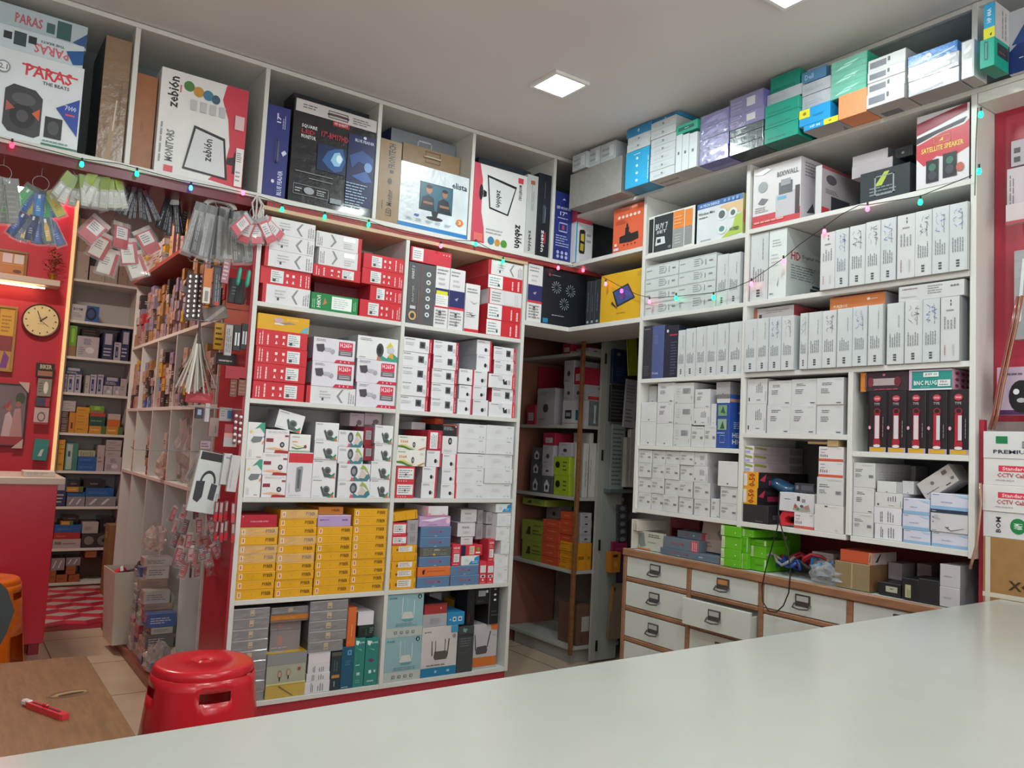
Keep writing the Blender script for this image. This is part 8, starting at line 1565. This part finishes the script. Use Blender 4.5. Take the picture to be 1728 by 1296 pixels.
q = onR(1250 + 445 / 4.207, 600 + 940 / 4.207, .06); o = carton_mesh(.09, .05, .035, '3a3c42', {'f': [('e', .15, .5, .08, .25, '77787c'), ('r', .35, .2, .95, .8, '55575c')]}, 1).build('small_radio'); o.location = (XR + .09, q[1], q[2] - .0175); o.rotation_euler = (0, 0, -math.pi / 2); tag(o, 'small dark radio resting on the small-figures box', 'radio')
q = onR(1250 + 590 / 4.207, 600 + 620 / 4.207, .02); mb = MB(); mb.box((XR + .01, q[1] - .065, q[2] - .006), (XR + .05, q[1] + .065, q[2] + .004), mat('a8875c', .5, 'wood'), .001); mb.box((XR + .008, q[1] - .068, q[2] - .014), (XR + .06, q[1] - .022, q[2] + .012), mat('b09870', .5), .001); tag(mb.build('wooden_strip'), 'thin wooden strip with pale tab under the white cube shelf', 'strip')
# ------------------------------------------------------------------ stack at the right edge
rs = Bay('R', CT + .0025, -1.276, -.70, 1.6, 'right edge stack', front=2.79, dep=.42); BAYS.append(rs)
D['cpp'] = ('carton', 'brown carton with strap and white-green sticker', 'carton', '9a7448', {'f': [('r', .02, .0, .06, 1, 'c8c0b0'), ('r', 0, .24, .55, .3, 'c8c0b0'), ('t', 'XCP PLUS', .2, .36, .75, .48, '3a2c1c'), ('r', .33, .5, .7, .84, 'c8c4be'), ('r', .33, .72, .45, .86, '2a8a3c'), ('l', .36, .54, .68, .7, 4, '55534e')]}, 'card')
D['prem'] = ('cable_box', 'white cable box with green square and lettering', 'box', 'd2d0d2', {'f': [('r', .1, .55, .19, .82, '1f7a48'), ('t', 'PREMIUM', .08, .18, .38, .32, '34364a'), ('t', '100', .42, .12, .55, .24, '5a5c66'), ('o', .3, .4, .6, .64, .02, '8a8a90'), ('e', .34, .5, .015, .06, '3a3a40')]})
D['stdc'] = ('cable_box', 'white cable box with red name bar', 'box', 'd4d0d0', {'f': [('r', .12, .52, .36, .74, 'cf3a50'), ('t', 'Standard', .15, .56, .33, .7, 'eec8cc'), ('t', 'CCTV Cable', .11, .3, .36, .46, 'b04a56'), ('l', .1, .14, .26, .24, 1, 'a8a4a6')]})
D['m60'] = ('cable_box', 'white cable box with green round mark', 'box', 'ccc9cc', {'f': [('t', 'BOM', .1, .2, .14, .8, '3a3a40', 90), ('e', .27, .5, .06, .3, '1f7a44'), ('t', '60M', .235, .38, .305, .6, 'd8e8dc', 90), ('c', .36, .2, .45, .8, 2, 'a8a4a6'), ('c', .48, .1, .54, .85, 2, '77757a')]})
parse(rs, '''
cpp 1655 1900 908 1015 x=1690 o=.012 d=.3
m60 1657 1900 864 906 x=1690 o=.012 d=.25
stdc 1654 1900 819 862 x=1690 o=.008 d=.25
stdc 1658 1900 774 817 x=1690 o=.012 d=.25
prem 1655 1900 728 772 x=1690 o=.01 d=.25
''', PX)
settle(rs)
def hx(name, label, cat, px0, py0, px1, py1, x, base, prims, th=.02, tilt=0, kind='paper'):
    a = onX(px0, (py0 + py1) / 2, x); b_ = onX(px1, (py0 + py1) / 2, x); t_ = onX((px0 + px1) / 2, py0, x); d_ = onX((px0 + px1) / 2, py1, x)
    w, h = a[1] - b_[1], t_[2] - d_[2]
    o = carton_mesh(w, th, h, base, {'f': prims}, rnd.randrange(999), .35, kind).build(name)
    o.matrix_world = Matrix.Translation((x + th / 2, (a[1] + b_[1]) / 2, d_[2])) @ Matrix.Rotation(-math.pi / 2, 4, 'Z') @ Matrix.Rotation(math.radians(tilt), 4, 'Y'); return tag(o, label, cat)
hx('blister_pack', 'clear pack with black square holes high in the recess', 'pack', 1706, 232, 1760, 276, 2.88, 'a89ca4', [('r', .1, .5, .3, .7, '3a3238'), ('r', .45, .5, .65, .7, '3a3238'), ('r', .1, .15, .3, .35, '3a3238'), ('r', .45, .15, .65, .35, '3a3238')])
hx('blister_pack', 'pale printed pack hanging below the clear pack', 'pack', 1699, 278, 1770, 356, 2.87, 'bcaeb6', [('c', .05, .1, .2, .9, 2, '77707a'), ('e', .5, .4, .06, .04, '3a8a6a')])
hx('blister_pack', 'white card end jutting in the red recess', 'pack', 1697, 340, 1760, 374, 2.85, 'c4b4b8', [('r', 0, 0, 1, .15, 'a83a48')])
hx('foil_pack', 'silver bubble-wrapped pack hanging in the recess', 'pack', 1711, 420, 1760, 572, 2.86, 'a0a0a4', [('p', [(.1, .2), (.3, .9), (.4, .9), (.25, .2)], 'd0d4d8')], .03, 0, 'film')
t_ = hx('mouse_pack', 'white and purple pack showing a shiny black mouse', 'pack', 1682, 618, 1790, 700, 2.83, 'b8a4b8', [('r', 0, 0, 1, .1, '4a2c54'), ('r', .05, .6, .12, .68, '3a6aa8'), ('l', .1, .8, .5, .9, 1, '6a5a70'), ('e', .4, .38, .2, .34, '1c1a1e'), ('e', .32, .48, .05, .06, 'd8d8dc'), ('e', .4, .3, .07, .05, 'a8a8b0')], .03)
pts = [onX(px, py, 2.815) for px, py in ((1718, 500), (1708, 550), (1697, 600), (1686, 650), (1677, 700), (1670, 725))]
mb = MB(); mb.tube(pts, .006, mat('8a4438', .2, 'film'), 8); mb.tube([(x - .004, y - .014, z) for x, y, z in pts], .005, mat('8c5438', .2, 'film'), 8); tag(mb.build('cable_sleeve', smooth=True), 'twisted coppery tube hanging down the red recess', 'cable')
pts = [onX(px, py, 2.785) for px, py in ((1654, 815), (1655, 850), (1651, 890), (1648, 920), (1641, 945), (1637, 960))]
mb = MB(); mb.tube(pts, .005, mat('9a7058', .2, 'film'), 8); tag(mb.build('cable_sleeve', smooth=True), 'pale coppery tube beside the cable box stack', 'cable')
# ------------------------------------------------------------------ string lights
def lights(label, pts, bulbs, wall, sag=None):
    f = (lambda p: onY(p[0], p[1], YL - .012)) if wall == 'L' else (lambda p: onX(p[0], p[1], XR - .018))
    t = thing('string_light', label, 'string light', (0, 0, 0)); mb = MB(); mb.tube([f(p) for p in pts], .0016, mat('2a2022', .5), 5); mb.build('cord', t)
    for px, py, c_ in bulbs:
        q = Vector(f((px, py))) ; mb = MB(); mb.lathe([(0, -.012), (.006, -.010), (.0085, -.003), (.007, .005), (.005, .010), (0, .010)], mat(c_, .3, emit=5), 10); o = mb.build('bulb', t, smooth=True); o.location = q
        mb = MB(); mb.tube([(0, 0, .010), (0, 0, .024)], .004, mat('1c2a22', .5), 6); o2 = mb.build('socket', t); o2.location = q
G_ = '18d88a'; P_ = 'ff5a78'; B5 = '3a78ff'; Rr = 'f0304a'
lights('coloured string light along the red strip under the overhead row', [(0, 232), (70, 250), (138, 268), (200, 276), (231, 284), (300, 303), (380, 318), (440, 332), (476, 344), (548, 358), (622, 372), (680, 393), (744, 404), (803, 407), (849, 432), (905, 440), (942, 446), (984, 450), (1000, 448)], [(20, 245, Rr), (138, 277, G_), (231, 293, G_), (322, 317, B5), (410, 325, P_), (476, 353, G_), (548, 366, G_), (622, 379, G_), (744, 415, P_), (803, 412, G_), (849, 441, G_), (942, 452, P_), (984, 456, P_)], 'L')
lights('coloured string light swagged across the white recorder boxes', [(1000, 455), (1022, 470), (1050, 485), (1075, 497), (1098, 503), (1141, 500), (1204, 494), (1240, 485), (1268, 473), (1322, 436), (1350, 412), (1391, 383), (1420, 362), (1450, 346), (1464, 346), (1500, 340), (1553, 331), (1600, 312), (1640, 296)], [(1022, 479, P_), (1049, 491, 'e040c0'), (1096, 509, P_), (1141, 503, G_), (1204, 502, G_), (1268, 479, P_), (1322, 441, P_), (1391, 391, P_), (1464, 352, P_), (1553, 341, G_)], 'R')
lights('string light running down the right post beside the recess', [(1650, 182), (1649, 200), (1647, 240), (1646, 290), (1645, 330)], [(1655, 193, G_), (1652, 289, G_)], 'R')

for i, (py, yy3) in enumerate(((450, 3.51), (546, 3.465), (690, 3.46), (520, 3.612), (764, 3.706))):
    z_ = onY(380, py, yy3)[2]; mb = MB(); mb.tube([(1.0445, yy3, z_), (.80 - (.12 if i == 4 else 0), yy3, z_), (.79 - (.12 if i == 4 else 0), yy3, z_ + .012)], .0022, mat('9a9a9c', .3, metal=.8), 6)
    tag(mb.build('display_rod'), ['upper', 'middle', 'low', 'set-back upper', 'set-back long'][i] + ' thin metal rod sticking out of the red side panel', 'rod')
